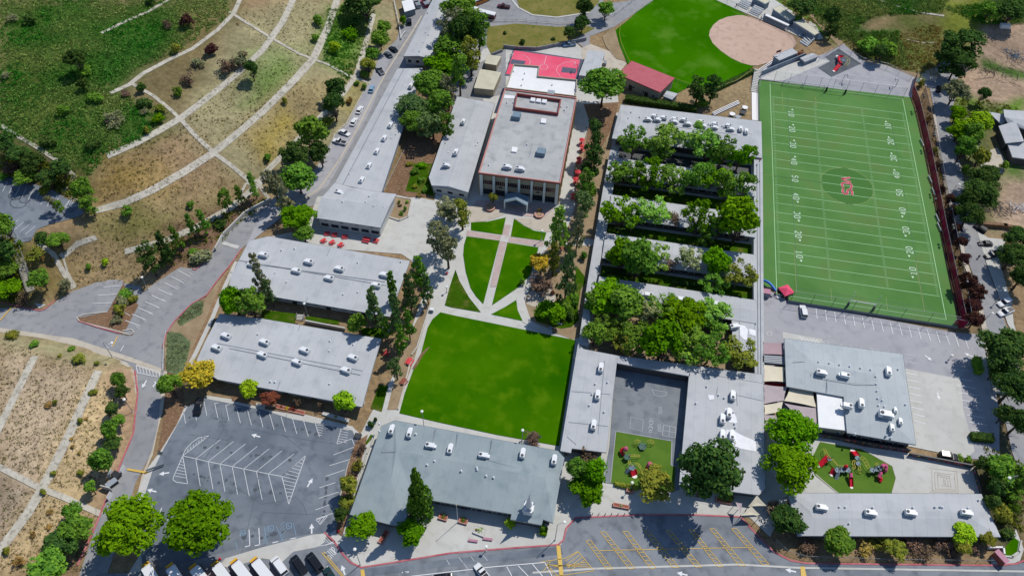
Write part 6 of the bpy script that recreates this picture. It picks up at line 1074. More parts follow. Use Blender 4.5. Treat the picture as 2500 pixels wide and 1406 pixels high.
# low brush over the hillsides: nobody could count it
def brush(name, polys, n, size, m, seed, keep=None, squash=.6):
    rg = random.Random(seed); pts = []
    for poly, share in polys:
        xs = [p[0] for p in poly]; ys = [p[1] for p in poly]; k = 0; A_ = np.array(poly, float)
        cand = np.array([(rg.uniform(min(xs), max(xs)), rg.uniform(min(ys), max(ys))) for _ in range(int(n*share*3))]); ok = inside(cand, [tuple(p) for p in poly])
        pts += [tuple(p) for p in cand[ok][:int(n*share)]]
    P = TT(pts); b = MB()
    for (x, y, z) in P:
        s = size*rg.uniform(.5, 1.5)
        for _ in range(rg.randint(5, 9)):
            e1 = Vector((rg.gauss(0, 1), rg.gauss(0, 1), rg.gauss(0, .5))).normalized(); e2 = Vector((rg.gauss(0, .6), rg.gauss(0, .6), 1)).normalized(); c = Vector((x+rg.gauss(0, s*.5), y+rg.gauss(0, s*.5), z+rg.uniform(0, s*squash))); l_ = s*rg.uniform(.35, .7)
            b.face([c-e1*l_-e2*l_*.3, c+e1*l_*.2-e2*l_*.4, c+e1*l_, c+e2*l_*.5])
    return tag(b.build(name, m), kind='stuff')
GREENS = [([(0, 0), (560, 0), (560, 40), (430, 130), (330, 170), (272, 225), (335, 240), (420, 280), (330, 350), (262, 378), (215, 430), (160, 400), (0, 320)], 1.0)]
brush('hillside_brush', GREENS, 7000, .7, 'leaf_brush', 3, squash=.45)
brush('hillside_brush', [([(1960, 0), (2310, 0), (2300, 30), (2130, 40), (2050, 100), (2000, 60)], .5), ([(2060, 80), (2190, 80), (2215, 165), (2130, 150)], .3), ([(2300, 20), (2500, 0), (2500, 60), (2400, 60)], .2)], 3600, .8, 'leaf_brush', 5, squash=.9)
brush('hillside_grass', [([(1900, 0), (1960, 0), (2000, 80), (1960, 70)], .2), ([(2050, 100), (2300, 60), (2290, 185), (2130, 160)], .8)], 1300, .6, 'leaf_dry', 6)
brush('hillside_grass', [([(800, 20), (908, 30), (895, 110), (850, 200), (790, 150)], 1)], 1200, .55, 'leaf_brush', 7)
DRY = [([(560, 40), (700, 0), (830, 0), (760, 140), (640, 130)], .12), ([(560, 150), (760, 140), (660, 260), (500, 370), (440, 300)], .2), ([(250, 400), (440, 300), (520, 370), (400, 450), (240, 500)], .16), ([(560, 330), (700, 200), (860, 190), (780, 290), (640, 430)], .14), ([(230, 520), (520, 380), (600, 460), (480, 550), (320, 600), (180, 600)], .2), ([(160, 610), (420, 590), (340, 690), (190, 700)], .1)]
brush('dry_scrub', DRY, 2600, .3, 'leaf_scrub', 8, squash=.4); brush('dry_scrub', DRY, 1700, .28, 'leaf_olive', 9, squash=.4); brush('dry_scrub', DRY, 700, .36, 'leaf_brown', 10, squash=.5)
LOW = [([(0, 830), (240, 900), (120, 1180), (0, 1130)], .5), ([(240, 920), (310, 930), (240, 1200), (120, 1190)], .2), ([(0, 1160), (240, 1260), (200, 1400), (0, 1400)], .3)]
brush('dry_scrub', LOW, 2200, .24, 'leaf_scrub', 11, squash=.4); brush('dry_scrub', LOW, 1000, .27, 'leaf_olive', 12, squash=.5); brush('dry_scrub', LOW, 500, .3, 'leaf_brown', 13, squash=.5)
brush('ground_cover', [([(408, 812), (440, 814), (462, 836), (452, 884), (440, 912), (406, 902)], .6), ([(440, 770), (498, 732), (492, 768), (436, 792)], .4)], 900, .5, 'leaf_grey', 15, squash=.3)
brush('garden_ground_cover', [([(945, 470), (1000, 360), (1050, 320), (1060, 470)], .5), ([(1430, 300), (1500, 290), (1475, 440), (1420, 560)], .2), ([(1300, 600), (1410, 580), (1420, 800), (1310, 780)], .3)], 700, .4, 'leaf_olive', 16, squash=.4)
brush('hillside_brush', [([(0, 340), (200, 440), (210, 500), (130, 460), (0, 420)], .5), ([(0, 560), (50, 600), (60, 735), (0, 735)], .3), ([(370, 600), (640, 480), (650, 495), (540, 590), (400, 670)], .2)], 1100, .9, 'leaf_olive', 17)
brush('street_brush', [([(2262, 275), (2278, 282), (2292, 375), (2311, 478), (2335, 563), (2351, 640), (2384, 750), (2370, 790), (2330, 600), (2300, 450)], .5), ([(2330, 240), (2440, 250), (2490, 270), (2380, 310)], .3), ([(2400, 1090), (2500, 1130), (2500, 1300), (2430, 1280)], .4)], 900, .6, 'leaf_olive', 18)
# ------------------------------------------------------------------ vehicles
def loft(b, secs):                              # secs: (x, half width, z0, z1) boxes joined along x
    n = len(secs); i = len(b.v)
    for x, w_, z0, z1 in secs: b.v += [(x, -w_, z0), (x, w_, z0), (x, w_, z1), (x, -w_, z1)]
    for k in range(n-1):
        a = i+4*k; c = a+4
        for j in range(4): b.f.append((a+j, a+(j+1) % 4, c+(j+1) % 4, c+j))
    b.f.append((i, i+3, i+2, i+1)); a = i+4*(n-1); b.f.append((a, a+1, a+2, a+3)); return b
def paint(key, r, g, b_, rough=.25): 
    m = mat('paint_'+key, A(r, g, b_), rough=rough, spec=.5, metal=.1); return m
PC = dict(black=(26, 28, 32), white=(228, 230, 232), silver=(176, 180, 186), blue=(34, 66, 96), darkgreen=(34, 60, 60), red=(190, 24, 48), orange=(220, 130, 30), maroon=(96, 30, 44), grey=(92, 98, 106), busyellow=(232, 180, 50))
for k_, c_ in PC.items(): paint(k_, *c_)
VP = {}
def vehicle(kind, col):
    L_, Wd, H_ = dict(sedan=(4.7, 1.82, 1.42), suv=(4.9, 1.95, 1.78), van=(5.4, 2.0, 2.2), pickup=(5.7, 1.98, 1.85), bus=(9.5, 2.5, 3.0), truck=(6.4, 2.2, 2.4))[kind]
    r = empty({'sedan': 'car', 'suv': 'car', 'van': 'van', 'pickup': 'pickup_truck', 'bus': 'bus', 'truck': 'work_truck'}[kind], (0, 0, 0), 'x', {'sedan': 'car', 'suv': 'car', 'van': 'van', 'pickup': 'pickup truck', 'bus': 'bus', 'truck': 'truck'}[kind])
    h = L_/2; w_ = Wd/2; b = MB(); pm = 'paint_'+col
    if kind in ('sedan', 'suv', 'van', 'pickup', 'truck'):
        belt = H_*.56; loft(b, [(-h, w_*.86, .4, belt*.92), (-h*.9, w_*.97, .28, belt), (-h*.2, w_, .25, belt), (h*.45, w_, .25, belt), (h*.85, w_*.95, .28, belt*.86), (h, w_*.8, .38, belt*.66)]); b.build('body', pm, r, bevel=.04)
        x0, x1 = dict(sedan=(-h*.78, h*.42), suv=(-h*.95, h*.42), van=(-h*.96, h*.66), pickup=(-h*.18, h*.5), truck=(-h*.05, h*.5))[kind]; back = .22 if kind in ('suv', 'van') else .6
        g = MB(); loft(g, [(x0, w_*.86, belt-.03, belt), (x0+back*.9, w_*.8, belt-.03, H_-.05), (x1-.75, w_*.8, belt-.03, H_-.05), (x1, w_*.86, belt-.03, belt)]); g.build('windows', 'glass', r)
        g = MB(); loft(g, [(x0+back*.85, w_*.76, H_-.07, H_-.01), (x0+back+.4, w_*.79, H_-.07, H_+.02), (x1-1.1, w_*.79, H_-.07, H_+.02), (x1-.72, w_*.76, H_-.07, H_-.01)]); g.build('roof', pm, r)
        if kind == 'pickup': g = MB(); g.box((-h*.58, 0, belt+.01), (h*.7, Wd*.78, .04)); g.build('cargo_bed', 'metal_dark', r)
        if kind == 'truck': g = MB(); g.box((-h*.52, 0, belt+.35), (h*.9, Wd, .7)); g.build('flatbed', 'metal_grey', r)
    else:
        loft(b, [(-h, w_*.95, .5, 2.3), (-h*.96, w_, .4, 2.35), (h*.68, w_, .4, 2.35), (h*.7, w_*.8, .4, 1.6), (h, w_*.72, .5, 1.35)]); b.build('body', pm, r)
        g = MB(); loft(g, [(-h*.97, w_*1.005, 1.6, 2.32), (h*.685, w_*1.005, 1.6, 2.32)]); g.build('windows', 'glass', r)
        g = MB(); loft(g, [(-h, w_*.8, 2.3, 2.5), (-h*.95, w_*.97, 2.34, 2.75), (h*.6, w_*.97, 2.34, 2.75), (h*.7, w_*.8, 2.3, 2.5)]); g.build('roof', 'paint_white', r)
        g = MB(); g.box((h*.86, 0, 1.4), (h*.26, w_*1.5, .12)); g.build('bonnet', 'paint_busyellow', r)
    for sx in (-.62, .62):
        for sy in (-1, 1):
            g = MB(); g.tube((sx*h, sy*(w_-.22), .34), (sx*h, sy*(w_+.01), .34), .34 if kind != 'bus' else .46, 10); t_ = g.build('wheel', 'tyre', r)
            g = MB(); g.tube((sx*h, sy*(w_), .34), (sx*h, sy*(w_+.03), .34), .18, 8); g.build('rim', 'metal_grey', t_)
    for sy in (-1, 1): g = MB(); g.box((h*.96, sy*w_*.6, .62), (.14, .34, .16)); g.build('headlight', 'play_white', r)
    return r
def park(kind, col, p, ang, label, group=None, s=1.0, hill=False):
    """ang: photo-plane direction the nose points to, given as a second pixel"""
    k = (kind, col)
    if k not in VP: VP[k] = vehicle(kind, col)
    x, y, z = T(p[0], p[1], .9) if hill else V(p[0], p[1], .9); q = V(*ang, .9); return place(VP[k], (x, y, z-.86), math.atan2(q[1]-y, q[0]-x), (s, s, s), label, group)
G1 = 'vehicles parked along the hillside drive'
park('sedan', 'black', (960, 119), (950, 112), 'dark car with a silver rear, right one of the pair by the white barriers', G1); park('sedan', 'grey', (948, 132), (938, 122), 'dark grey car, left one of the pair by the white barriers', G1)
park('pickup', 'silver', (928, 171), (920, 160), 'silver pickup truck parked alone below the pair of dark cars', G1); park('sedan', 'blue', (907, 216), (910, 206), 'dark blue car parked on the drive edge', G1)
park('sedan', 'white', (878, 267), (883, 258), 'white car parked on the drive, uppermost of the two white cars nose to tail', G1); park('sedan', 'white', (864, 296), (869, 287), 'white car parked on the drive, lower of the two white cars nose to tail', G1)
park('sedan', 'white', (841, 323), (852, 328), 'white car parked nose out above the white pickup truck', G1); park('pickup', 'white', (829, 345), (818, 342), 'white pickup truck at the lower end of the parked row on the drive', G1)
park('suv', 'black', (999, 52), (998, 40), 'black car parked beside the white trailer at the top'); park('truck', 'silver', (1018, 10), (1012, 0), 'silver work truck at the top edge left of the red truck', None, .9)
park('truck', 'red', (1037, 8), (1030, 0), 'red flatbed truck at the top edge between other trucks', None, .9); park('pickup', 'grey', (1055, 4), (1062, -4), 'dark truck cut by the top edge, right of the red flatbed', None, .8)
park('bus', 'maroon', (1184, 38), (1150, 30), 'white-topped maroon bus half hidden by the grove on the upper road'); park('bus', 'white', (1140, 26), (1120, 22), 'white bus mostly hidden under the trees of the grove')
park('bus', 'orange', (1176, 2), (1210, -12), 'orange bus cut by the top edge'); park('pickup', 'maroon', (1230, 15), (1222, 14), 'red pickup truck with a grey bed on the upper road')
park('pickup', 'blue', (1390, 108), (1372, 110), 'dark blue truck parked under a tree beside the retaining wall')
park('suv', 'white', (1962, 759), (1958, 738), 'white estate car parked alone below the football field'); park('pickup', 'black', (484, 991), (481, 1004), 'black pickup truck parked at the top left corner of the front lot')
G2 = 'vehicles parked along the bottom street'
park('bus', 'busyellow', (376, 1412), (366, 1395), 'yellow-nosed bus, leftmost of the row cut by the bottom edge', G2); park('bus', 'orange', (436, 1414), (426, 1398), 'orange-nosed bus, second from left in the row at the bottom edge', G2)
park('bus', 'orange', (496, 1414), (480, 1394), 'orange-nosed bus, third from left in the row at the bottom edge', G2); park('bus', 'maroon', (549, 1408), (530, 1382), 'white-roofed bus with a maroon side, fourth from left in the bottom row', G2)
park('bus', 'maroon', (596, 1402), (574, 1374), 'white-roofed bus with yellow nose and maroon side, fifth in the bottom row', G2); park('bus', 'maroon', (645, 1398), (618, 1364), 'white-roofed bus with yellow nose, rightmost bus in the bottom row', G2)
park('van', 'white', (682, 1381), (668, 1362), 'white van parked between the buses and the black cars', G2, 1.05); park('van', 'black', (729, 1378), (714, 1356), 'large black car parked right of the white van', G2, 1.02); park('van', 'black', (768, 1372), (752, 1350), 'large black car parked beside the yellow line at the stop lane', G2, 1.05)
park('sedan', 'darkgreen', (806, 1403), (796, 1388), 'dark green car cut by the bottom edge behind the last black car', G2)
park('pickup', 'white', (1178, 1397), (1168, 1384), 'white pickup truck on the bottom street', None, .95); park('sedan', 'black', (1080, 1408), (1070, 1409), 'black car barely showing at the bottom edge')
park('sedan', 'black', (2407, 593), (2390, 592), 'dark car on the right-hand driveway, upper of two'); park('suv', 'black', (2421, 622), (2404, 626), 'dark car with a pale roof on the right-hand driveway, lower of two')
park('suv', 'white', (2453, 738), (2440, 743), 'white car parked on the east driveway above the white pickup'); park('pickup', 'white', (2456, 760), (2436, 768), 'white pickup truck parked on the east driveway below the white car')
park('suv', 'black', (2317, 1112), (2330, 1114), 'black car parked behind the mural wall'); park('suv', 'black', (2293, 216), (2295, 204), 'dark car in the tree shade on the east street', None, .9)
park('suv', 'black', (2394, 556), (2384, 550), 'dark vehicle with a white hood beside the brown pipe wall', None, .9)

# ------------------------------------------------------------------ lamps, poles, fences
def lamp(label, p, top, kind='street_lamp', arm=None, z=0, grp=None, hill=False, double=False):
    """base pixel p, head pixel top (height follows from the photo)"""
    base = T(*p) if hill else V(*p, z); bz = base[2]
    best = min(((abs(a-top[1]), h) for h in [i*.25 for i in range(8, 60)] for a in [proj_y(base[0], base[1], bz+h)]), key=lambda t: t[0]); h = best[1]
    r = empty(kind, base, label, 'street lamp' if 'lamp' in kind else 'pole', group=grp); o = base
    b = MB(o); b.tube(base, (base[0], base[1], bz+h), .11, 6, .07); b.build('pole', 'metal_grey' if kind != 'floodlight_pole' else 'metal_dark', r)
    b = MB(o); b.tube(base, (base[0], base[1], bz+.4), .25, 8); b.build('base', 'concrete', r)
    if arm:
        q = V(*arm, bz+h); d = Vector((q[0]-base[0], q[1]-base[1], 0)); d = d.normalized()*min(d.length, 2.6) if d.length > .1 else d; b = MB(o); b.tube((base[0], base[1], bz+h), (base[0]+d.x, base[1]+d.y, bz+h+.15), .06, 5); b.build('arm', 'metal_grey', r); hx, hy = base[0]+d.x, base[1]+d.y
    else: hx, hy = base[0], base[1]
    if double:
        for k in (-.7, .7): b = MB(o); b.box((hx-.4, hy+k, bz+h), (.5, .8, .6)); b.build('floodlight', 'metal_dark', r)
    else: b = MB(o); b.lathe((hx, hy, bz+h), [(.1, -.1), (.42, 0), (.4, .2), (.1, .35)], 8); b.build('lamp_head', 'lamp_head', r)
    return r
def proj_y(x, y, z):
    d = np.array([x, y, z])-CAM; return CH/2-F*float(d@UP)/float(d@FW)
lamp('thin lamp post at the left of the lawn edge above the office roof', (1035, 1040), (1033, 1004)); lamp('thin lamp post at the lower right of the big lawn', (1274, 1084), (1276, 1050))
lamp('lamp post on the grass strip between the left classroom blocks', (752, 772), (747, 741)); lamp('lamp post under the trees beside the angled parking bays', (362, 706), (355, 677))
lamp('street lamp with an arm at the road junction beside the tan slope', (275, 872), (265, 836), arm=(285, 838)); lamp('white lamp post on the soil bank beside the lower road', (325, 1006), (315, 975))
lamp('white globe lamp in the garden right of the quad', (1381, 622), (1382, 596)); lamp('white globe lamp at the upper corner of the right lawn piece', (1322, 588), (1324, 564))
lamp('white globe lamp standing on the square brick planter', (1538, 1196), (1541, 1178)); lamp('street lamp with a long shadow at the corner below the office', (1355, 1318), (1368, 1280), arm=(1378, 1274))
lamp('lamp post at the kerb corner between office and stop lane', (880, 1378), (875, 1340)); lamp('short lamp post on the plaza edge in front of the office benches', (1187, 1345), (1189, 1334))
lamp('lamp post at the foot of the long stairway', (42, 580), (30, 545), hill=True); lamp('lamp post beside the road on the left lawn path', (1091, 714), (1092, 700))
lamp('street lamp standing on the pavement of the east street, upper', (2320, 478), (2332, 452), arm=(2342, 451)); lamp('street lamp on the east driveway beside the white cars', (2432, 736), (2454, 710), kind='street_lamp'); lamp('street lamp at the lower east street beside dark bushes', (2398, 790), (2411, 766), arm=(2423, 765))
lamp('lamp pole standing in the side parking lot', (2316, 878), (2321, 868)); lamp('tall street lamp beside the mural wall corner', (2432, 1206), (2450, 1160), arm=(2458, 1168)); lamp('utility pole beside the driveway of the right-hand house', (2396, 414), (2416, 378), kind='utility_pole', arm=(2406, 376))
for i, c in enumerate([(2238, 272), (2262, 366), (2284, 472), (2306, 592), (2336, 722)]): lamp('dark twin floodlight pole on the red fence line, %s from the top' % ORD[i], c, (c[0]+10, c[1]-38), 'floodlight_pole', z=0, grp='floodlights along the football field', double=True)

def fence(label, pts, h, post, panel, spacing=4.0, z=0, name='fence', cat='fence', rail='metal_grey', grp=None, hill=False, pr=.06, pair=None):
    P = [Vector(T(*p) if hill else V(*p, z)) for p in pts]; o = tuple(P[0]); r = empty(name, o, label, cat, group=grp); pb = MB(o); rb = MB(o)
    for a, c in zip(P, P[1:]):
        d = c-a; n = max(1, int(d.length/spacing))
        for i in range(n): q = a+d*i/n; pb_ = MB(o); pb_.tube(q, q+Vector((0, 0, h)), pr, 5); pb_.build('post', post, r)
        rb.tube(a+Vector((0, 0, h)), c+Vector((0, 0, h)), pr*.8, 5)
        if panel: nn = Vector((-d.y, d.x, 0)).normalized()*.02; i0 = Vector((0, 0, .08)); it = Vector((0, 0, h-.05)); pb.face([a+i0+nn, c+i0+nn, c+it+nn, a+it+nn])
    q = P[-1]; b = MB(o); b.tube(q, q+Vector((0, 0, h)), pr, 5); b.build('post', post, r)
    rb.build('top_rail', rail, r)
    if panel: pb.build('panel', panel, r)
    return r
def meshmat(key, col, alpha):
    m = bpy.data.materials.new(key); m.use_nodes = True; MATS[key] = m; n = m.node_tree.nodes; l = m.node_tree.links; out = n['Material Output']; n.remove(n['Principled BSDF'])
    a = n.new('ShaderNodeBsdfTransparent'); d = n.new('ShaderNodeBsdfDiffuse'); d.inputs[0].default_value = col; mx = n.new('ShaderNodeMixShader'); mx.inputs[0].default_value = alpha
    l.new(a.outputs[0], mx.inputs[1]); l.new(d.outputs[0], mx.inputs[2]); l.new(mx.outputs[0], out.inputs[0])
meshmat('chain_link', A(170, 176, 180), .13); meshmat('net', A(190, 196, 200), .1); meshmat('windscreen', A(150, 42, 66), .92); meshmat('dark_mesh', A(44, 44, 60), .55)
fence('tall fence with red and dark windscreen along the right side of the football field', [(2222, 232), (2234, 262), (2262, 380), (2288, 520), (2316, 660), (2346, 800)], 4.4, 'metal_grey', 'windscreen', 5)
fence('red windscreen fence piece at the upper corner of the paved court', [(2222, 232), (2232, 196)], 4.4, 'metal_grey', 'windscreen', 4)
fence('tall dark mesh fence behind the red windscreen beside the east street', [(2246, 240), (2270, 340), (2300, 500), (2330, 650), (2354, 800)], 5.5, 'metal_grey', 'dark_mesh', 6)
fence('tall netting on leaning grey posts between football field and paved court', [(1889, 198), (2000, 212), (2100, 224), (2205, 238)], 4.6, 'metal_dark', 'net', 4.6, FZ)
fence('tall netting on grey posts along the wall below the football field', [(1930, 733), (2080, 756), (2200, 775), (2330, 796)], 4.6, 'metal_dark', 'net', 5.4, FZ)
fence('short red padded fence panel at the bottom right corner of the field', [(2322, 797), (2352, 803)], 4.0, 'metal_white', 'windscreen', 3, 0)
fence('yellow-topped outfield fence along the left curve of the softball field', [(1645, -20), (1597, 3), (1553, 33), (1536, 49), (1514, 68), (1511, 90), (1516, 112), (1528, 140), (1538, 160)], 1.4, 'metal_grey', 'chain_link', 5, rail='play_yellow')
fence('outfield fence with yellow rail between the field house and the stairs', [(1650, 200), (1690, 214), (1740, 224), (1800, 202), (1842, 172)], 1.4, 'metal_grey', 'chain_link', 5, rail='play_yellow')
fence('chain-link backstop fence in front of the softball stands', [(1747, 2), (1800, 24), (1850, 46), (1928, 84), (1945, 104), (1938, 124)], 2.6, 'metal_grey', 'chain_link', 4)
fence('chain-link fence along the top of the dark rubber playground and paved court', [(1998, 150), (2048, 120), (2104, 154), (2165, 168), (2222, 196)], 2.4, 'metal_grey', 'chain_link', 4, FZ)
fence('low metal fence along the lower edge of the upper road', [(1180, 56), (1260, 54), (1360, 62), (1430, 60)], 1.2, 'metal_grey', 'chain_link', 4)
fence('low wire fence on the bank above the softball field', [(1440, 66), (1500, 40), (1560, -6)], 1.8, 'metal_grey', 'chain_link', 5)
fence('white railing along the road edge left of the ground cover bed', [(408, 812), (402, 840), (400, 905)], 1.1, 'metal_white', None, 2.5, rail='metal_white')
fence('white guard rail descending beside the drive near the white trailer', [(962, 6), (972, 50), (980, 98)], 1.0, 'metal_white', None, 3, rail='metal_white', hill=True, pr=.18); fence('short white barrier at the bend of the drive', [(978, 98), (990, 80)], 1.0, 'metal_white', None, 3, rail='metal_white', pr=.18)
fence('dark railing on the kerb between the side garden and the wing', [(938, 470), (1000, 345)], 1.0, 'metal_dark', None, 3)
fence('thin fence along the bottom street beside the play yard buildings', [(1890, 1320), (1920, 1348), (1965, 1362), (2200, 1370), (2420, 1372)], 1.5, 'metal_dark', 'chain_link', 3.5)
def wall(label, pts, h, t, m, z=0, name='retaining_wall', cat='wall', grp=None):
    P = [V(*p, z) for p in pts]; o = P[0]; b = MB(o)
    for a, c in zip(P, P[1:]): b.box(((a[0]+c[0])/2, (a[1]+c[1])/2, z+h/2), (math.hypot(c[0]-a[0], c[1]-a[1])+t, t, h), math.atan2(c[1]-a[1], c[0]-a[0]))
    return tag(b.build(name, m), label, cat, grp)
wall('curving grey retaining wall between the red court and the grassy bank', [(1230, 118), (1262, 122), (1310, 124), (1350, 116), (1430, 100)], 1.6, .35, 'wall_retaining'); wall('short retaining wall angled above the cream storage buildings', [(1200, 138), (1226, 128)], 1.4, .35, 'wall_retaining')
wall('pale curved retaining wall beside the upper bend of the road', [(528, 612), (546, 578), (600, 524), (660, 492)], 1.6, .4, 'concrete'); wall('low planter wall around the succulent bed corner', [(948, 531), (975, 540), (996, 531), (1006, 487)], .5, .35, 'concrete')
wall('concrete wall on the lawn strip between the left classroom blocks', [(748, 788), (842, 806)], 1.3, .4, 'concrete'); wall('thin dark kerb wall left of the slate office roof', [(914, 1062), (896, 1110), (852, 1260), (838, 1312)], .7, .3, 'concrete')
wall('curved white corner wall around the small lawn at lower right', [(2446, 1358), (2470, 1360), (2486, 1348), (2491, 1322)], .6, .4, 'concrete')
wall('low stone border along the left of the big lawn strip', [(1420, 850), (1413, 880)], .4, .3, 'concrete'); wall('dark pipe-like wall beside the dirt lot on the right', [(2398, 552), (2450, 556), (2490, 566)], 1.6, 1.2, 'mulch')
# mural walls
def mural(label, p, q, h, z=0):
    a = Vector(V(*p, z)); c = Vector(V(*q, z)); d = c-a; u = d.normalized(); n = Vector((u.y, -u.x, 0)); o = tuple(a); ang = math.atan2(d.y, d.x); r = empty('mural_wall', o, label, 'wall'); b = MB(o); m_ = (a+c)/2
    b.box((m_.x, m_.y, z+h/2), (d.length, .25, h), ang); b.build('wall', 'wall_dark', r); rg = random.Random(int(d.length*7)); cols = ['play_red', 'play_yellow', 'play_green', 'play_pink', 'play_blue', 'bench_pink', 'tent_red', 'turf']
    for s in (1,) if n.y < 0 else (-1,):
        for ci, cm in enumerate(cols):
            b = MB(o)
            for k in range(int(d.length/3)):
                t = rg.uniform(.4, d.length-.4); cz = z+rg.uniform(.3, h-.3); rr = rg.uniform(.15, .42); cen = a+u*t+n*s*(.14+ci*.004)
                b.face([(cen.x+u.x*rr*math.cos(w_)*rg.uniform(.6, 1.2), cen.y+u.y*rr*math.cos(w_)*rg.uniform(.6, 1.2), cz+rr*.8*math.sin(w_)) for w_ in [i*math.pi/3.5 for i in range(7)]])
            b.build('painted_shapes', cm, r)
        break
    b = MB(o); b.box((m_.x, m_.y, z+h+.04), (d.length, .35, .08), ang); b.build('coping', 'metal_dark', r)
mural('dark wall painted with colourful shapes between the blue-grey building and the playground', (1996, 1066), (2218, 1104), 1.8); mural('colourful painted wall along the top of the concrete play yard', (2216, 1112), (2372, 1142), 1.6); mural('colourful painted wall down the right side of the play yard', (2374, 1146), (2392, 1206), 1.6)

# ------------------------------------------------------------------ sports gear
def goal(label, p, q, dpth, h, kind, z=FZ):
    a = Vector(V(*p, z)); c = Vector(V(*q, z)); o = tuple(a); r = empty(kind, o, label, 'goal', group='soccer goals'); up = Vector((0, 0, h)); n = Vector((0, dpth, 0))
    b = MB(o); b.path([a, a+up, c+up, c], .1); b.build('frame', 'metal_white', r); b = MB(o); b.path([a+up, a+n, c+n, c+up], .05); b.build('rear_frame', 'metal_white', r)
    b = MB(o); b.face([a+up, c+up, c+n, a+n]); b.face([a, a+n, a+up]); b.face([c, c+up, c+n]); b.build('net', 'net', r)
goal('white soccer goal at the top left of the football field', (1911, 208), (1957, 214), 1.6, 2.2, 'soccer_goal'); goal('white soccer goal at the top of the field, right of the first goal', (1962, 214), (2011, 221), 1.6, 2.2, 'soccer_goal')
def hgoal(label, p, q, z=FZ):
    a = Vector(V(*p, z)); c = Vector(V(*q, z)); o = tuple(a); r = empty('goal_posts', o, label, 'goal posts', group='football goal posts')
    for s in (a, c):
        b = MB(o); b.tube(s, s+Vector((0, 0, 3)), .1, 6); b.build('leg', 'metal_white', r); b = MB(o); b.box((s.x, s.y, z+1.0), (.55, .55, 2.0)); b.build('pad', 'cloth_black', r); b = MB(o); b.tube(s+Vector((0, 0, 3)), s+Vector((0, 0, 7.5)), .06, 6); b.build('upright', 'metal_white', r)
    b = MB(o); b.tube(a+Vector((0, 0, 3)), c+Vector((0, 0, 3)), .11, 6); b.build('crossbar', 'metal_white', r)
hgoal('white football goal posts with black pads at the bottom end of the field', (2068, 748), (2130, 758)); hgoal('white football goal posts with black pads at the top end of the field', (2016, 224), (2062, 230))
def hoop(label, p, face, z=0):
    a = Vector(V(*p, z)); f = Vector(V(*face, z))-a; f.normalize(); o = tuple(a); r = empty('basketball_hoop', o, label, 'basketball hoop'); top = a+Vector((0, 0, 3.3)); e = top+f*1.1
    b = MB(o); b.tube(a, top, .09, 6); b.tube(top, e, .07, 5); b.build('pole', 'metal_dark', r); b = MB(o); b.box((e.x, e.y, e.z), (.08, 1.8, 1.1), math.atan2(f.y, f.x)); b.build('backboard', 'metal_white', r)
    b = MB(o); b.path([e+f*.3+Vector((.22*math.cos(t*.785), .22*math.sin(t*.785), -.35)) for t in range(9)], .03, 4); b.build('rim', 'play_red', r)
hoop('basketball hoop at the left end of the red court', (1245, 150), (1280, 155)); hoop('basketball hoop at the right end of the red court', (1409, 175), (1380, 170)); hoop('small basketball hoop on the paved court, left of two', (2056, 200), (2080, 204), FZ); hoop('small basketball hoop on the paved court, right of two', (2186, 212), (2160, 208), FZ)
def bleacher(label, quad, n, h, m='bleacher_silver', grp='silver softball bleachers'):
    A_, B_, C_, D_ = [Vector(V(*p, 0)) for p in quad]; o = tuple(A_); r = empty('bleacher', o, label, 'bleacher', group=grp)   # A-B back edge, D-C front edge
    for i in range(n):
        t = (i+.5)/n; a = A_.lerp(D_, t); c = B_.lerp(C_, t); z = h*(1-t)+.35; d = c-a; b = MB(o); b.box(((a.x+c.x)/2, (a.y+c.y)/2, z), (d.length, .32, .08), math.atan2(d.y, d.x)); b.build('bench_plank', m, r)
        b = MB(o)
        for s in (.03, .5, .97): q = a.lerp(c, s); b.tube((q.x, q.y, 0), (q.x, q.y, z), .05, 4)
        b.build('support', 'metal_grey', r)
    b = MB(o); b.face([tuple(A_+Vector((0, 0, h*.85))), tuple(B_+Vector((0, 0, h*.85))), tuple(C_+Vector((0, 0, .08))), tuple(D_+Vector((0, 0, .08)))]); b.build('deck', 'ac_grey', r)
bleacher('silver bleacher stand nearest the top edge of the softball infield', [(1812, 4), (1834, 14), (1823, 27), (1798, 14)], 5, 1.5); bleacher('silver bleacher stand, second along the softball infield', [(1840, 20), (1863, 30), (1850, 43), (1827, 32)], 5, 1.5)
bleacher('silver bleacher stand below the lower trailer', [(1942, 70), (1966, 82), (1952, 92), (1930, 72)], 6, 1.6); bleacher('silver bleacher stand turned towards home plate', [(1976, 88), (1986, 104), (1970, 116), (1950, 104)], 6, 1.6)
bleacher('long white steps beside the round tables above the north classrooms', [(1800, 250), (1736, 280), (1744, 284), (1806, 255)], 3, .8, 'play_white', 'white terrace steps')
bleacher('white seating steps beside the press box', [(1884, 152), (1848, 176), (1854, 182), (1890, 158)], 3, .8, 'play_white', 'white terrace steps')
o = V(1885, 62, 0); r = empty('dugout', o, 'long open dugout with a white bench roof along the softball infield', 'dugout'); a = Vector(V(1866, 48, 0)); c = Vector(V(1922, 74, 0)); d = c-a; ang = math.atan2(d.y, d.x); m_ = (a+c)/2
b = MB(o); b.box((m_.x, m_.y, 2.3), (d.length, 1.4, .12), ang); b.build('roof', 'roof_white', r); b = MB(o); b.box((m_.x-.5, m_.y+1.0, 1.1), (d.length, .15, 2.2), ang); b.build('back_wall', 'wall_bluegrey', r); b = MB(o); b.box((m_.x, m_.y, .45), (d.length*.9, .4, .08), ang); b.build('bench', 'bleacher_silver', r)
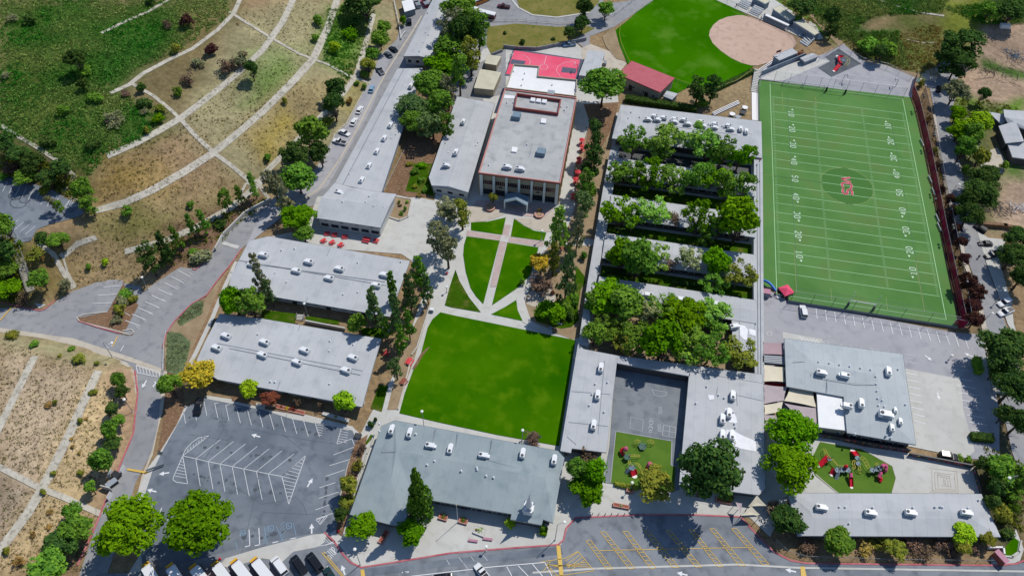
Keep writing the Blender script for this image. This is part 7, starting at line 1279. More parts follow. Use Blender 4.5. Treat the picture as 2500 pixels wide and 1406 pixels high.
for i, c in enumerate([(2252, 350), (2272, 440), (2280, 470), (2290, 535), (2294, 556)]):
    a = V(c[0]-2, c[1], FZ); o = a; r = empty('team_bench', o, 'white team bench at the right edge of the football field, %s from the top' % ORD[i], 'bench', 1.35+.0, 'team benches')
    o0 = (0, 0, 0); b = MB(); b.box((0, 0, .45), (3.6, .4, .08)); b.build('seat', 'play_white', r); b = MB(); b.box((0, -.25, .8), (3.6, .06, .4)); b.build('backrest', 'play_white', r)
    for s in (-1.5, 1.5): b = MB(); b.box((s, 0, .2), (.08, .4, .42)); b.build('leg', 'metal_grey', r); 
    r.rotation_euler = (0, 0, math.radians(-80))

# ------------------------------------------------------------------ stairs
def stairs(label, p, q, w_, n, z0, z1, m='concrete', hill=False, dark='ac_grey', name='stairway'):
    a = Vector(T(*p) if hill else V(*p, z0)); c = Vector(T(*q) if hill else V(*q, z1)); o = tuple(a); r = empty(name, o, label, 'stairs'); d = c-a; dh = Vector((d.x, d.y, 0)); ang = math.atan2(d.y, d.x); b = MB(o); L_ = dh.length
    for i in range(n):
        t = (i+.5)/n; z = a.z+(c.z-a.z)*(i+1)/n+.12; q_ = a.lerp(c, t); b.box((q_.x, q_.y, z-.4), (L_/n*.82, w_, .8), ang); 
    b.build('tread', m, r); b = MB(o); b.face([(a.x-.0, a.y, a.z+.1), (c.x, c.y, c.z+.1), (c.x, c.y, c.z-.5), (a.x, a.y, a.z-.5)]); n_ = Vector((-dh.y, dh.x, 0)).normalized()
    for s in (-1, 1):
        rb = MB(o); e = n_*s*w_/2; rb.path([a+e+Vector((0, 0, 1)), c+e+Vector((0, 0, 1))], .05, 5); 
        for k in range(5): g = a.lerp(c, k/4)+e; rb.tube(g, g+Vector((0, 0, 1)), .04, 4)
        rb.build('handrail', 'metal_grey', r)
    return r
stairs('long narrow stairway climbing from the road to the upper parking terrace', (76, 712), (40, 604), 2.2, 26, 0, 9, 'drain_concrete', True)
b = MB(V(95, 738, 0)); b.box(V(94, 736, .12), (5.5, 2.2, .25), -.6); tag(b.build('landing_slab', 'concrete'), 'pale concrete slab at the foot of the long stairway', 'slab')
stairs('steps between the left classroom blocks beside the narrow tall trees', (944, 812), (946, 786), 2.4, 7, 0, .9); stairs('small steps on the lawn strip between the left classroom blocks', (732, 782), (735, 768), 2.2, 4, 0, .5)
stairs('striped steps beside the softball grass, next to the blue wall', (1842, 226), (1851, 170), 3.0, 14, 0, 1.1)
ribbon('garden_path', [(1848, 228), (1849, 296)], 4.2, 'play_white', .09, flat=True)

# ------------------------------------------------------------------ street furniture
def picnic(label, c, ang, m='table_red', grp=None, umb=None, s=1.0):
    x, y, z = V(*c, .4); r = empty('picnic_table', (x, y, 0), label, 'picnic table', ang, grp); r.scale = (s, s, s)
    b = MB(); b.box((0, 0, .74), (1.9, .8, .07)); b.build('tabletop', m, r)
    for k in (-.75, .75): b = MB(); b.box((0, k, .45), (1.9, .28, .06)); b.build('bench', m, r)
    for k in (-.65, .65): b = MB(); b.tube((k, -.75, 0), (k, 0, .72), .05, 5); b.tube((k, .75, 0), (k, 0, .72), .05, 5); b.build('leg', 'metal_dark', r)
    if umb: b = MB(); b.lathe((0, 0, 0), [(.05, .7), (.05, 2.1), (1.1, 2.1), (.05, 2.7)], 8); b.build('umbrella', umb, r)
G = 'red picnic tables at the cafeteria'
for i, c in enumerate([(790, 588), (811, 592), (832, 598)]): picnic('sunlit red picnic table in front of the cafeteria, %s from left' % ORD[i], c, .9+i*.1, grp=G)
for i, c in enumerate([(799, 570), (817, 573), (842, 578)]): picnic('red picnic table in the cafeteria shade, %s from left' % ORD[i], c, .3, grp=G)
picnic('long red picnic table in the shade at the right of the cafeteria', (895, 586), -.1, grp=G, s=1.3); picnic('red picnic table end standing in the sun right of the cafeteria', (918, 588), -.1, grp=G)
picnic('bright red table in the tree shade right of the lower left classroom block', (944, 862), 1.3); picnic('pink-red picnic table on the soil strip left of the big lawn', (1000, 883), 1.3, s=1.2); picnic('faded brick-red table below the pink-red table by the lawn', (986, 932), 1.2, m='brick', s=1.1)
for i, c in enumerate([(1420, 350), (1421, 366), (1413, 396), (1410, 428), (1405, 446), (1400, 484)]): picnic('red table under a red umbrella right of the hall, %s from the top' % ORD[i], c, 1.4, grp='red tables right of the hall', umb='table_red')
picnic('pale picnic table in the garden right of the quad', (1370, 600), 1.5, m='wood')
def bench(label, c, ang, m='bench_pink', L_=2.4, grp=None):
    x, y, z = V(*c, .4); r = empty('bench', (x, y, 0), label, 'bench', ang, grp); b = MB(); b.box((0, 0, .45), (L_, .6, .12)); b.build('seat', m, r)
    for k in (-L_*.4, L_*.4): b = MB(); b.box((k, 0, .2), (.3, .5, .4)); b.build('leg', m, r)
bench('pink stone bench on the office plaza, left of two', (1155, 1319), .05, grp='pink benches on the office plaza'); bench('pink stone bench on the office plaza, right of two', (1191, 1315), .05, grp='pink benches on the office plaza')
bench('pale curved-garden bench beside the round stone ring', (1346, 731), .6, 'concrete', 2.0); bench('small bench at the lower edge of the garden lawn', (1366, 790), 0, 'concrete', 1.6); bench('brick-red garden bench beside the globe lamp', (1372, 606), 1.5, 'brick', 1.6)
def planter(label, c, w_, l_, h, m, ang=0, plants='leaf_olive', grp=None, rnd_=False):
    x, y, z = V(*c, h/2); r = empty('planter', (x, y, 0), label, 'planter', ang, grp); b = MB()
    if rnd_: b.lathe((0, 0, 0), [(w_*.42, 0), (w_*.5, .15), (w_*.5, h)], 16)
    else: b.box((0, 0, h/2), (l_, w_, h))
    b.build('box', m, r); b = MB()
    if rnd_: b.lathe((0, 0, 0), [(w_*.5, h-.02), (w_*.52, h+.04), (w_*.4, h+.04)], 16)
    else:
        for s in (-1, 1): b.box((0, s*(w_/2-.1), h+.03), (l_, .2, .08)); b.box((s*(l_/2-.1), 0, h+.034), (.2, w_, .08))
    b.build('rim', 'brick_paving' if m == 'brick' else 'concrete', r); b = MB(); leaves(b, (0, 0, h), min(w_, l_)*.38, 60, .16, random.Random(int(x*7)), .6); b.build('plants', plants, r)
planter('round brick planter left of the hall entrance', (1196, 508), 3.4, 3.4, .8, 'brick', rnd_=True, grp='round brick planters'); planter('round brick planter right of the hall entrance', (1316, 525), 3.2, 3.2, .8, 'brick', rnd_=True, grp='round brick planters')
planter('brick planter box left of the flagpole', (1082, 1262), 1.6, 2.3, .6, 'brick', -.1, 'leaf_mid', 'brick planter boxes'); planter('brick planter box right of the flagpole', (1131, 1271), 1.6, 2.3, .6, 'brick', -.1, 'leaf_mid', 'brick planter boxes')
planter('irregular grey planter with bright shrubs on the office plaza', (1171, 1296), 2.2, 3.0, .5, 'concrete', -.2, 'leaf_ygreen'); planter('long brick planter with flowers on the street plaza', (1516, 1235), 1.1, 4.2, .6, 'brick', 0, 'leaf_pale')
planter('square brick planter at the edge of the small playground', (1538, 1195), 1.7, 1.8, .8, 'brick', -.05, 'leaf_olive'); planter('brick planter beside the big dark tree on the street plaza', (1766, 1222), 1.4, 4.0, .6, 'brick', 0, 'leaf_olive')
planter('long brick flower bed at the classroom front, left one', (708, 1000), 1.2, 9.0, .4, 'brick', -.08, 'leaf_red'); planter('stone planter bed at the classroom front under the yellow-green tree', (820, 1018), 1.0, 8.0, .4, 'concrete', -.12, 'leaf_olive')
planter('round stone ring around the leafless garden tree', (1319, 722), 2.4, 2.4, .5, 'concrete', rnd_=True, plants='leaf_brown'); planter('small brick planter left of the shaded office corner', (937, 1310), 1.4, 3.6, .5, 'brick', 1.3, 'leaf_brown')
# flagpoles
def flagpole(label, p, h, flag=None, base=True):
    a = V(*p, 0); r = empty('flagpole', a, label, 'flagpole'); b = MB(); b.tube((0, 0, 0), (0, 0, h), .09, 6, .05); b.build('pole', 'metal_white', r); b = MB(); b.lathe((0, 0, h), [(.02, 0), (.14, .1), (.02, .24)], 8); b.build('finial', 'play_yellow', r)
    if flag:
        b = MB(); 
        for i in range(4): b.face([(-i*.45, -.1*(i % 2)-i*.2, h-.3-i*.1), (-(i+1)*.45, -.1*((i+1) % 2)-(i+1)*.2, h-.3-(i+1)*.1), (-(i+1)*.45, -.1*((i+1) % 2)-(i+1)*.2, h-1.4-(i+1)*.1), (-i*.45, -.1*(i % 2)-i*.2, h-1.4-i*.1)])
        b.build('flag', flag, r)
flagpole('tall bare white flagpole on the office plaza', (1118, 1274), 10.5); flagpole('flagpole with a dark flag in front of the press box', (1896, 158), 7.5, 'cloth_maroon')
# bollards along the street plaza
for i in range(9):
    x, y, z = V(1446+i*15.6, 1256, 0); r = empty('bollard', (x, y, 0), 'dark bollard along the red kerb of the street plaza, %s from the left' % ORD[i], 'bollard', group='bollards along the red kerb'); b = MB(); b.tube((0, 0, 0), (0, 0, 1.05), .1, 8); b.build('post', 'metal_dark', r); b = MB(); b.lathe((0, 0, 1.05), [(.1, 0), (.12, .05), (.02, .13)], 8); b.build('cap', 'metal_grey', r)
# wheel stops of the two left bays and the side lot
for i in range(9):
    p = lerp((466, 669), (336, 800), i/8); x, y, z = V(*p, 0); b = MB((x, y, 0)); b.box((x, y, .1), (1.8, .2, .16), -1.02+.6); tag(b.build('wheel_stop', 'concrete'), 'concrete wheel stop in the angled roadside bays, %s from the top' % ORD[i], 'wheel stop', 'wheel stops in the roadside bays')
L = Lines(5*LZ)
for i in range(9): p, q = lerp((434, 660), (306, 782), i/8), lerp((465, 676), (342, 796), i/8); L.l(p, q, .2)
for i in range(3): L.l((252-i*13, 701+i*20), (297-i*12, 697+i*21), .2)
for i in range(2): L.l((290+i*14, 752+i*10), (306+i*12, 763+i*8), .15)
L.poly([(332, 892), (388, 906), (390, 921), (336, 910)], .2, True)
for i in range(1, 7): L.l(lerp((332, 892), (388, 906), i/7), lerp((336, 910), (390, 921), i/7), .15)
L.l((294, 857), (302, 843), .2)
for i in range(4): L.l((826+i*3+10, 352+i*16-60), (846+i*1, 356+i*16-60), .12)
for p in [(262, 836), (270, 842), (258, 845)]: L.poly([(p[0], p[1]), (p[0]+7, p[1]+2), (p[0]+4, p[1]+6)], .12, True)
L.done('parking_markings', 'paint_white')
# dumpster corner
def skip(label, c, ang, s, openlid=False, m='dumpster'):
    x, y, z = V(*c, .7); r = empty('dumpster', (x, y, 0), label, 'dumpster', ang, 'dumpsters by the lower road'); b = MB(); b.box((0, 0, .65), (s, 1.5, 1.2), 0, 1.08); b.build('bin', m, r); b = MB(); b.box((0, .05, 1.32), (s*1.1, 1.6, .08)); b.build('lid', 'metal_dark' if openlid else 'ac_grey', r)
skip('grey-lidded black dumpster in the middle of the enclosure beside the road', (274, 1180), 1.0, 2.6); skip('open black dumpster in the upper bay of the enclosure', (284, 1160), -.3, 2.0, True)
wall('white enclosure wall piece between the dumpsters and the slope', [(268, 1168), (276, 1152)], 1.8, .2, 'wall_white', name='enclosure_wall'); wall('lower enclosure wall with dark inner side by the road', [(252, 1192), (274, 1198)], 2.0, .2, 'wall_white', name='enclosure_wall')
def gate(label, p, q): a = V(*p, 0); c = V(*q, 0); b = MB(a); b.box(((a[0]+c[0])/2, (a[1]+c[1])/2, 1.0), (math.hypot(a[0]-c[0], a[1]-c[1]), .1, 1.9), math.atan2(c[1]-a[1], c[0]-a[0])); tag(b.build('enclosure_gate', 'metal_white'), label, 'gate', 'enclosure gates')
gate('open pale gate leaf at the upper end of the dumpster enclosure', (299, 1156), (308, 1142)); gate('open pale gate leaf at the lower end of the dumpster enclosure', (266, 1222), (275, 1206))
def cabinet(label, c, s, m='ac_white', name='utility_cabinet', cat='cabinet', ang=0):
    x, y, z = V(*c, s[2]/2); r = empty(name, (x, y, 0), label, cat, ang); b = MB(); b.box((0, 0, s[2]/2), s); b.build('casing', m, r, bevel=.04); b = MB(); b.box((0, -s[1]/2-.03, s[2]/2), (s[0]*.8, .05, s[2]*.75)); b.build('door', 'ac_grey', r)
cabinet('white utility cabinet at the corner of the upper path and big lawn', (1054, 757), (1.3, 1.0, 1.3)); cabinet('white utility cabinet beside the lower left classroom block corner', (884, 978), (1.1, 1.1, 2.6)); cabinet('grey transformer box on the concrete pad beside the lot', (874, 1064), (1.8, 1.4, .9), 'ac_dark'); cabinet('bluish service box on the path by the garden lawn', (1344, 802), (1.0, 1.0, 1.0), 'ac_grey')
cabinet('grey drain box at the kerb between road and lot', (391, 1106), (1.2, .8, .4), 'ac_dark')
b = MB(V(380, 1140, 0)); b.box(V(378, 1140, 1.0), (4.6, .25, .7), .62); tag(b.build('barrier_sign', 'metal_grey'), 'long grey slanted board between the lower road and the front lot', 'barrier')
for lab, c in (('red fire hydrant at the lower right corner of the front lot', (826, 1296)), ('red hydrant beside the left edge of the bus pavement', (537, 1364)), ('small red bin beside the upper left lawn path', (1091, 668))):
    x, y, z = V(*c, .4); r = empty('fire_hydrant', (x, y, 0), lab, 'hydrant'); b = MB(); b.lathe((0, 0, 0), [(.3, 0), (.25, .1), (.22, .75), (.28, .8), (.1, 1.0)], 8); b.build('barrel', 'play_red', r); b = MB(); b.tube((-.4, 0, .55), (.4, 0, .55), .12, 6); b.build('outlet', 'play_red', r)
# monument sign at the corner
x, y, z = V(2440, 1362, 1.2); r = empty('monument_sign', (x, y, 0), 'brick monument sign with a pale cap on the street corner at lower right', 'sign', -.9); b = MB(); b.box((0, 0, 1.2), (3.2, 1.2, 2.4)); b.build('plinth', 'brick', r); b = MB(); b.box((0, 0, 2.48), (3.5, 1.5, .18)); b.build('cap', 'bench_pink', r)
wall('white low wall corner behind the brick monument sign', [(2412, 1338), (2446, 1338), (2448, 1352)], 1.0, .4, 'play_white'); 
# tents and booths by the football field
def tent(label, c, s, h, m, z=0, flat=False, name='canopy_tent', ang=.6):
    x, y, _ = V(c[0], c[1], z+h); r = empty(name, (x, y, z), label, 'tent', ang); b = MB(); e = s/2
    b.v = []; P = [(-e, -e, h-.5), (e, -e, h-.5), (e, e, h-.5), (-e, e, h-.5)]; top = (0, 0, h+.5)
    for a, d in zip(P, P[1:]+P[:1]): b.face([a, d, top]); b.face([a, (a[0], a[1], a[2]-.3), (d[0], d[1], d[2]-.3), d])
    b.build('canopy', m, r)
    for p in P: b = MB(); b.tube((p[0], p[1], 0), p, .05, 5); b.build('leg', 'metal_grey', r)
tent('pink-red canopy tent at the lower left corner of the football field', (1921, 706), 3.6, 2.6, 'tent_red')
x, y, z = V(1872, 697, 2.0); r = empty('inflatable_arch', (x, y, 0), 'blue curved awning beside the walkway at the corner of the football field', 'awning'); b = MB()
b.path([(-1.9+4.6*i/10, 1.6-3.4*(i/10)**2, 2.2+.5*math.sin(math.pi*i/10)) for i in range(11)], .42, 6); b.build('awning', 'tent_blue', r)
for s in ((-1.9, 1.6), (2.7, -1.8)): b = MB(); b.tube((s[0], s[1], 0), (s[0], s[1], 2.2), .08, 5); b.build('post', 'metal_grey', r)
cabinet('maroon-topped booth below the blue awning', (1870, 716), (2.4, 2.0, 2.2), 'bench_pink', 'booth', 'booth'); cabinet('small dark table stand beside the pink-red tent', (1904, 718), (1.6, 1.0, 1.0), 'cloth_black', 'equipment_stand', 'stand'); cabinet('white cooler box beside the pink-red tent', (1912, 716), (1.0, .7, .8), 'play_white', 'cooler_box', 'cooler'); cabinet('white round-ended board beside the equipment stand', (1900, 722), (1.2, 2.2, .5), 'play_white', 'storage_box', 'box')
# round white tables above the north classrooms
for i, (c, m_) in enumerate([((1819, 262), 'play_white'), ((1788, 278), 'play_white'), ((1814, 274), 'metal_dark'), ((1802, 285), 'metal_grey')]):
    x, y, z = V(*c, .8); r = empty('round_table', (x, y, 0), ['large round white table at the upper right of the four by the white steps', 'large round white table at the left of the four by the white steps', 'dark round table with stools right of centre by the white steps', 'small grey round table just above the roof edge by the white steps'][i], 'table', group='round tables by the white steps')
    b = MB(); b.lathe((0, 0, 0), [(.15, 0), (.1, .7)], 8); b.build('pedestal', 'metal_grey', r); b = MB(); b.lathe((0, 0, .7), [(1.1, 0), (1.1, .08)], 16); b.build('tabletop', m_, r)
    for k in range(4): b = MB(); b.lathe((1.5*math.cos(k*1.57+.6), 1.5*math.sin(k*1.57+.6), 0), [(.05, 0), (.05, .4), (.25, .42), (.25, .48)], 8); b.build('stool', m_ if i > 1 else 'metal_grey', r)
cabinet('grey metal equipment cage beside the pale shade roof', (1477, 155), (1.2, 2.2, 1.4), 'metal_grey', 'equipment_cage', 'cage')
b = MB(); x, y, z = V(2220, 190, .1); b.box((0, 0, .06), (8, 3.6, .1), -.25); o_ = b.build('green_mat', 'play_green'); o_.location = (x, y, .1); tag(o_, 'flat green mat on the pale ground above the red fence corner', 'mat')
x, y, z = V(2455, 62, 0); x, y, z = T(2455, 62, 1); b = MB(); b.box((0, 0, .6), (4, 1.8, 1.6), .1); o_ = b.build('storage_container', 'play_white'); o_.location = (x, y, z-1); tag(o_, 'small white container on the bare earth at the upper right edge', 'container')
def debris(label, c, s, m, hill=False):
    x, y, z = T(*c, 0); b = MB(); rg = random.Random(int(c[0]))
    for _ in range(60): 
        q = Vector((rg.gauss(0, s*.45), rg.gauss(0, s*.3), rg.uniform(0, .8))); b.tube(q, q+Vector((rg.gauss(0, 1), rg.gauss(0, 1), rg.gauss(0, .3)))*s*.3, .09, 4)
    o_ = b.build('debris_pile', m); o_.location = (x, y, z); tag(o_, label, 'debris pile')
debris('pile of dark branches on the dirt lot beside the dark trees', (2438, 514), 6, 'twig_grey'); debris('blue-grey heap of sheets on the bare earth at upper right', (2474, 134), 5, 'ac_blue'); debris('long tangle of logs across the bare slope at right', (2440, 176), 10, 'twig_brown')
debris('pale heap of rubble at the right edge of the dirt lot', (2488, 508), 4, 'play_white')

# shade sails
def sail(label, pts, m, z=3.4, poles=True, grp='shade sails', sag=.14):
    P = [Vector(V(p[0], p[1], z+(p[2] if len(p) > 2 else 0))) for p in pts]; cen = sum(P, Vector())/len(P); o = (cen.x, cen.y, 0); r = empty('shade_sail', o, label, 'shade sail', group=grp); b = MB(o); n = len(P); rim = []
    for i in range(n):
        a, c = P[i], P[(i+1) % n]
        for k in range(6): t = k/6; q = a.lerp(c, t); q = q.lerp(cen, sag*4*t*(1-t)*.5); rim.append(q)
    c2 = cen-Vector((0, 0, .15))
    for i in range(len(rim)): b.face([rim[i], rim[(i+1) % len(rim)], c2])
    b.build('fabric', m, r)
    if poles:
        for p in P: b = MB(o); b.tube((p.x, p.y, 0), (p.x, p.y, p.z+.2), .08, 6); b.build('pole', 'metal_dark', r)
sail('mauve rectangular shade sail, topmost between the walkway and the blue-grey building', [(1864, 836), (1914, 837), (1914, 866), (1864, 864)], 'sail_pinkish', sag=.06); sail('cream shade sail just below the narrow grey link roof', [(1864, 890), (1916, 896), (1916, 932), (1865, 931)], 'sail_cream')
sail('mauve shade sail left of the cream centre sail', [(1864, 938), (1922, 944), (1914, 978), (1865, 986)], 'sail_mauve'); sail('large cream shade sail under the corner of the blue-grey roof', [(1928, 944), (1985, 954), (1994, 994), (1914, 978)], 'sail_cream')
sail('mauve shade sail right of the feathery tree top', [(1915, 984), (1994, 996), (1997, 1038), (1962, 1034)], 'sail_mauve'); sail('small cream shade sail left of the feathery tree top', [(1865, 988), (1912, 980), (1908, 1006), (1866, 1012)], 'sail_cream'); sail('lowest mauve shade sail beside the walkway, partly under the tree', [(1865, 1012), (1906, 1012), (1900, 1050), (1868, 1052)], 'sail_mauve')
sail('cream peaked shade sail at the street corner, upper wing', [(1848, 1208, 1.2), (1872, 1234), (1826, 1236)], 'sail_cream', grp='corner shade sails'); sail('cream triangular shade sail at the street corner, left wing', [(1834, 1234, .8), (1856, 1256), (1808, 1258)], 'sail_cream', grp='corner shade sails'); sail('dark-shaded triangular sail between the cream corner sails', [(1796, 1225), (1808, 1258), (1812, 1228)], 'sail_mauve', grp='corner shade sails')
r, o, rf = walkway('narrow grey link roof between the long walkway and the blue-grey building', [(1862, 867), (1916, 870), (1916, 889), (1862, 884)], 3.3, 2)
b = MB(o); 
for k in range(4): a, c = V(1863, 870+k*4, 3.36), V(1914, 873+k*4.2, 3.36); b.tube(a, c, .09, 4)
b.build('conduit', 'roof_seam', rf)
b = MB((0, 0, 0)); b.face([V(1864, 932, .5), V(1918, 936, .5), V(1916, 944, .5), V(1864, 940, .5)]); tag(b.build('red_play_mat', 'play_red'), 'bright red mat showing between the shade sails', 'mat')

# ------------------------------------------------------------------ playgrounds
def comp(r, o, kind, a, c=None, m='play_red', w_=.7, name=None, n=6):
    b = MB(o)
    if kind == 'slide':
        a, c = Vector(a), Vector(c); d = c-a; h = Vector((d.x, d.y, 0)).normalized(); nn = Vector((-h.y, h.x, 0))*w_/2; e = a+d*.85; 
        for p, q in ((a, e), (e, c)): b.face([p-nn, q-nn, q+nn, p+nn]); 
        for s in (-1, 1): b.face([a+nn*s, e+nn*s, e+nn*s+Vector((0, 0, .4)), a+nn*s+Vector((0, 0, .4))]); b.face([a+nn*s*1.25, e+nn*s*1.25, e+nn*s+Vector((0, 0, .4)), a+nn*s+Vector((0, 0, .4))])
        b.build(name or 'slide', m, r); b = MB(o); b.lathe((c.x, c.y, c.z-.05), [(w_*.45, 0), (w_*.45, .12)], 8); b.build('slide_exit', 'play_white', r)
    elif kind == 'tube': b.path([Vector(p) for p in a], w_, 8); b.build(name or 'tube_slide', m, r)
    elif kind == 'deck':
        a = Vector(a); b.lathe((a.x, a.y, a.z-.12), [(w_, 0), (w_, .15)], 6); b.build('platform', m, r)
        for k in range(3): t = k*2.09+.5; p = a+Vector((math.cos(t)*w_*.9, math.sin(t)*w_*.9, 0)); b = MB(o); b.tube((p.x, p.y, o[2]), (p.x, p.y, a.z+1.0), .06, 5); b.build('post', 'play_green', r)
        b = MB(o); b.path([a+Vector((math.cos(k*1.047)*w_, math.sin(k*1.047)*w_, .9)) for k in range(5)], .04, 4); b.build('guard_rail', 'play_blue', r)
    elif kind == 'bars':
        P = [Vector(p) for p in a]; 
        for s in (-1, 1):
            off = [];
            for i, p in enumerate(P):
                d = (P[min(i+1, len(P)-1)]-P[max(i-1, 0)]); nn = Vector((-d.y, d.x, 0)).normalized()*w_/2; off.append(p+nn*s)
            b.path(off, .07, 5); 
            if s < 0: o1 = off
        for i in range(len(P)): b.tube(o1[i], off[i], .05, 4)
        for p in (P[0], P[-1]): b.tube((p.x, p.y, o[2]), p, .06, 5)
        b.build(name or 'climbing_bars', m, r)
    elif kind == 'dome': b.lathe(tuple(a), [(w_, -.5), (w_*1.05, 0), (w_*.75, .5), (w_*.1, .8)], 10); b.build(name or 'dome_roof', m, r)
    elif kind == 'steps':
        a, c = Vector(a), Vector(c)
        for i in range(n): q = a.lerp(c, (i+.5)/n); b.box((q.x, q.y, q.z), (.9, .35, .12), math.atan2((c-a).y, (c-a).x)+1.57)
        b.build('steps', m, r)
K = lambda px, py, z: V(1980+px/10.417, 1080+py/10.417, z)
o = K(440, 390, 0); r = empty('play_structure', o, 'red slide with yellow climbing beams, leftmost on the big playground', 'play structure'); comp(r, o, 'slide', K(440, 350, 1.9), K(200, 600, .25), w_=1.2); comp(r, o, 'deck', K(470, 420, 1.7), m='play_blue', w_=.6)
comp(r, o, 'bars', [K(340, 160, 1.4), K(380, 250, 1.6), K(430, 330, 1.8), K(480, 400, 1.8)], m='play_yellow', w_=.6); comp(r, o, 'bars', [K(540, 420, 1.6), K(610, 500, 1.6), K(680, 580, 1.5)], m='play_yellow', w_=.3)
o = K(860, 700, 0); r = empty('play_structure', o, 'large play structure with blue-grey decks and two red slides, lower centre of the big playground', 'play structure')
for p in ((680, 700), (800, 690), (930, 690)): comp(r, o, 'deck', K(*p, 1.5), m='play_blue', w_=.85)
comp(r, o, 'slide', K(590, 660, 1.5), K(520, 820, .25), w_=1.1); comp(r, o, 'tube', [K(1010, 770, 1.8), K(1015, 880, 1.4)], w_=.5, m='play_pink'); comp(r, o, 'slide', K(1015, 880, 1.3), K(1030, 1140, .25), w_=.9); comp(r, o, 'steps', K(690, 760, 1.4), K(640, 930, .2), m='play_blue'); comp(r, o, 'bars', [K(720, 600, 2), K(800, 600, 2.1), K(880, 590, 2.1)], m='play_yellow', w_=.4); comp(r, o, 'dome', K(890, 610, 2.2), m='play_red', w_=.55)
o = K(1180, 450, 0); r = empty('play_structure', o, 'play structure with double red slide and curling yellow bars, top of the big playground', 'play structure'); comp(r, o, 'slide', K(1170, 330, 1.7), K(1060, 210, .25), w_=1.5)
comp(r, o, 'deck', K(1180, 390, 1.6), m='play_blue', w_=.7); comp(r, o, 'deck', K(1200, 530, 1.3), m='play_blue', w_=.7); comp(r, o, 'bars', [K(1130, 460, 1.8), K(1080, 480, 1.9), K(1080, 560, 1.9), K(1120, 620, 1.8), K(1060, 660, 1.7)], m='play_yellow', w_=.5); comp(r, o, 'bars', [K(1225, 600, 1.5), K(1240, 700, 1.3), K(1250, 780, .6)], m='play_yellow', w_=.6)
comp(r, o, 'bars', [K(1270, 370, 1.9), K(1340, 420, 2.0), K(1400, 500, 2.0), K(1430, 580, 1.9), K(1480, 640, 1.8)], m='play_yellow', w_=.9)
o = K(1700, 700, 0); r = empty('play_structure', o, 'play structure with pink tube slides, rightmost on the big playground', 'play structure')
for p in ((1560, 700), (1680, 680), (1740, 650)): comp(r, o, 'deck', K(*p, 1.7), m='play_blue', w_=.75)
comp(r, o, 'tube', [K(1800, 620, 2.0), K(1850, 560, 2.0), K(1920, 600, 1.6), K(1900, 700, 1.0), K(1870, 730, .5)], w_=.5, m='play_pink'); comp(r, o, 'tube', [K(1770, 740, 2.0), K(1770, 820, 1.7), K(1720, 880, 1.3)], w_=.5, m='play_pink'); comp(r, o, 'tube', [K(1720, 890, 1.2), K(1790, 920, .8), K(1750, 990, .4)], w_=.45, m='play_red'); comp(r, o, 'bars', [K(1640, 570, 1.9), K(1710, 520, 2.1)], m='play_yellow', w_=.4)
K = lambda px, py, z: V(1480+px/7.81, 1040+py/7.81, z)
o = K(380, 520, 0); r = empty('play_structure', o, 'red spiral slide with pink dome, upper left on the small playground', 'play structure'); comp(r, o, 'tube', [K(370, 450, 1.8), K(310, 430, 1.5), K(280, 490, 1.0), K(340, 540, .5)], w_=.5); comp(r, o, 'dome', K(372, 430, 2.4), m='play_pink', w_=.65); comp(r, o, 'deck', K(400, 590, 1.4), m='play_green', w_=.9); comp(r, o, 'bars', [K(450, 560, 1.7), K(540, 560, 1.7), K(640, 565, 1.5)], m='play_yellow', w_=.5)
o = K(500, 830, 0); r = empty('play_structure', o, 'red double slide with grey steps, lower left on the small playground', 'play structure'); comp(r, o, 'slide', K(515, 840, 1.5), K(540, 950, .25), w_=1.6); comp(r, o, 'deck', K(490, 790, 1.5), m='play_blue', w_=.9); comp(r, o, 'steps', K(440, 820, 1.3), K(370, 890, .2), m='play_blue'); comp(r, o, 'bars', [K(440, 660, 1.8), K(450, 720, 1.8), K(500, 750, 1.7)], m='play_yellow', w_=.5)
comp(r, o, 'bars', [K(550, 710, 1.9), K(620, 730, 2), K(650, 790, 2), K(710, 850, 1.6)], m='play_yellow', w_=.5)
o = K(830, 760, 0); r = empty('play_structure', o, 'pink-domed red play tower at the right of the small playground', 'play structure'); comp(r, o, 'deck', K(850, 800, 1.4), m='play_blue', w_=.9); comp(r, o, 'dome', K(832, 730, 2.4), m='play_pink', w_=.8); comp(r, o, 'tube', [K(800, 760, 1.5), K(770, 800, .8)], w_=.5)
o = K(690, 380, 0); r = empty('climbing_frame', o, 'climbing frame with two yellow arches and a blue-green centre net on the small playground', 'climbing frame')
for cx_, s in ((600, 1), (840, -1)): comp(r, o, 'bars', [K(cx_-65*s, 370, .2), K(cx_-55*s, 310, 1.4), K(cx_, 275, 1.9), K(cx_+45*s, 300, 1.6)], m='play_yellow', w_=.7, name='arch')
comp(r, o, 'deck', K(690, 390, .8), m='play_green', w_=1.1)
o = V(2050, 150, FZ); r = empty('play_structure', o, 'red and yellow play structure on the dark rubber surface above the football field', 'play structure'); Q = lambda x, y, z: V(x, y, FZ+z)
comp(r, o, 'slide', Q(2050, 158, 1.6), Q(2036, 174, .25), w_=1.3); comp(r, o, 'slide', Q(2058, 140, 1.9), Q(2044, 138, 1.0), w_=1.3); comp(r, o, 'tube', [Q(2048, 140, 1.6), Q(2048, 150, 1.5), Q(2054, 156, 1.3)], w_=.5); comp(r, o, 'deck', Q(2060, 148, 1.6), m='play_blue', w_=.9); comp(r, o, 'bars', [Q(2064, 138, 2), Q(2072, 146, 2), Q(2070, 156, 1.8), Q(2062, 160, 1.6)], m='play_yellow', w_=.9)

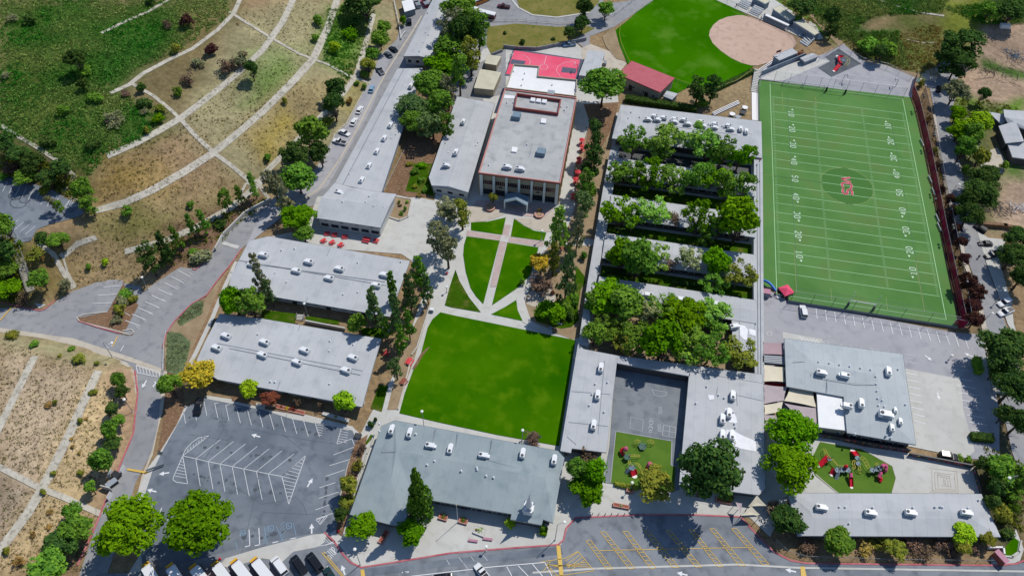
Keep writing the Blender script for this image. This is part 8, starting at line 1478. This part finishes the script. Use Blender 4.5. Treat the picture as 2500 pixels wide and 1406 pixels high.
# ------------------------------------------------------------------ people
def person(label, p, ang, top, trousers, z=0, arm=.5):
    x, y, _ = V(*p, z+.9); me = bpy.data.meshes.new('person'); J = {}; vs = []; es = []; rad = []
    def v(name, co, r_, par=None):
        J[name] = len(vs); vs.append(co); rad.append(r_)
        if par: es.append((J[par], J[name]))
    v('pelvis', (0, 0, .95), .16); v('chest', (0, 0, 1.3), .19, 'pelvis'); v('neck', (0, 0, 1.48), .065, 'chest'); v('head', (.02, 0, 1.6), .1, 'neck'); v('crown', (.02, 0, 1.72), .085, 'head')
    for s, nm in ((-1, 'l'), (1, 'r')):
        v('sh'+nm, (0, s*.19, 1.42), .07, 'chest'); v('el'+nm, (-.03+s*.05, s*.27, 1.15), .05, 'sh'+nm); v('wr'+nm, (.12+s*.08, s*.28, .92), .038, 'el'+nm); v('ha'+nm, (.16+s*.08, s*.28, .84), .042, 'wr'+nm)
        v('hip'+nm, (0, s*.1, .88), .11, 'pelvis'); v('kn'+nm, (.1*s, s*.11, .48), .075, 'hip'+nm); v('an'+nm, (.16*s-.05, s*.11, .09), .05, 'kn'+nm); v('ft'+nm, (.16*s+.12, s*.12, .05), .045, 'an'+nm)
    me.from_pydata(vs, es, []); o_ = bpy.data.objects.new('person', me); COL.objects.link(o_); sm = o_.modifiers.new('skin', 'SKIN'); sv = me.skin_vertices[0].data
    for i, q in enumerate(sv): q.radius = (rad[i], rad[i]); q.use_root = (i == 0)
    o_.modifiers.new('sub', 'SUBSURF').levels = 1; me.materials.append(MATS['skin']); o_.location = (x, y, z); o_.rotation_euler = (0, 0, ang); tag(o_, label, 'person')
    b = MB(); b.lathe((0, 0, 0), [(.21, .92), (.2, 1.1), (.235, 1.3), (.2, 1.44), (.08, 1.5)], 10)
    for s in (-1, 1): b.tube((0, s*.19, 1.43), (-.03+s*.05, s*.28, 1.13), .085, 6)
    b.build('shirt', top, o_); b = MB(); b.lathe((0, 0, 0), [(.2, .82), (.21, .98)], 10)
    for s in (-1, 1): b.tube((0, s*.1, .9), (.1*s, s*.11, .48), .13, 6, .1); b.tube((.1*s, s*.11, .48), (.16*s-.05, s*.11, .12), .1, 6, .07)
    b.build('trousers', trousers, o_); b = MB(); b.lathe((.01, 0, 0), [(.11, 1.62), (.12, 1.7), (.09, 1.78), (.02, 1.81)], 8); b.build('hair', 'cloth_black', o_)
person('person in black walking on the east street beside the driveway', (2390, 627), 1.2, 'cloth_black', 'cloth_black')
person('person in a maroon shirt standing at the end of the dugout', (1858, 46), .4, 'cloth_maroon', 'cloth_black'); person('person in maroon beside the first silver bleacher at the infield', (1798, 13), 1.0, 'cloth_maroon', 'metal_dark')
person('person in red standing on the walkway roofline corner by the north classrooms', (1855, 392), 0, 'play_red', 'cloth_black', 4.0); person('person in dark clothes beside the pink-red tent', (1898, 713), 2.0, 'cloth_black', 'metal_dark')
person('person near the team benches in white at the right side of the field', (2284, 487), 2.0, 'play_white', 'cloth_black', FZ)
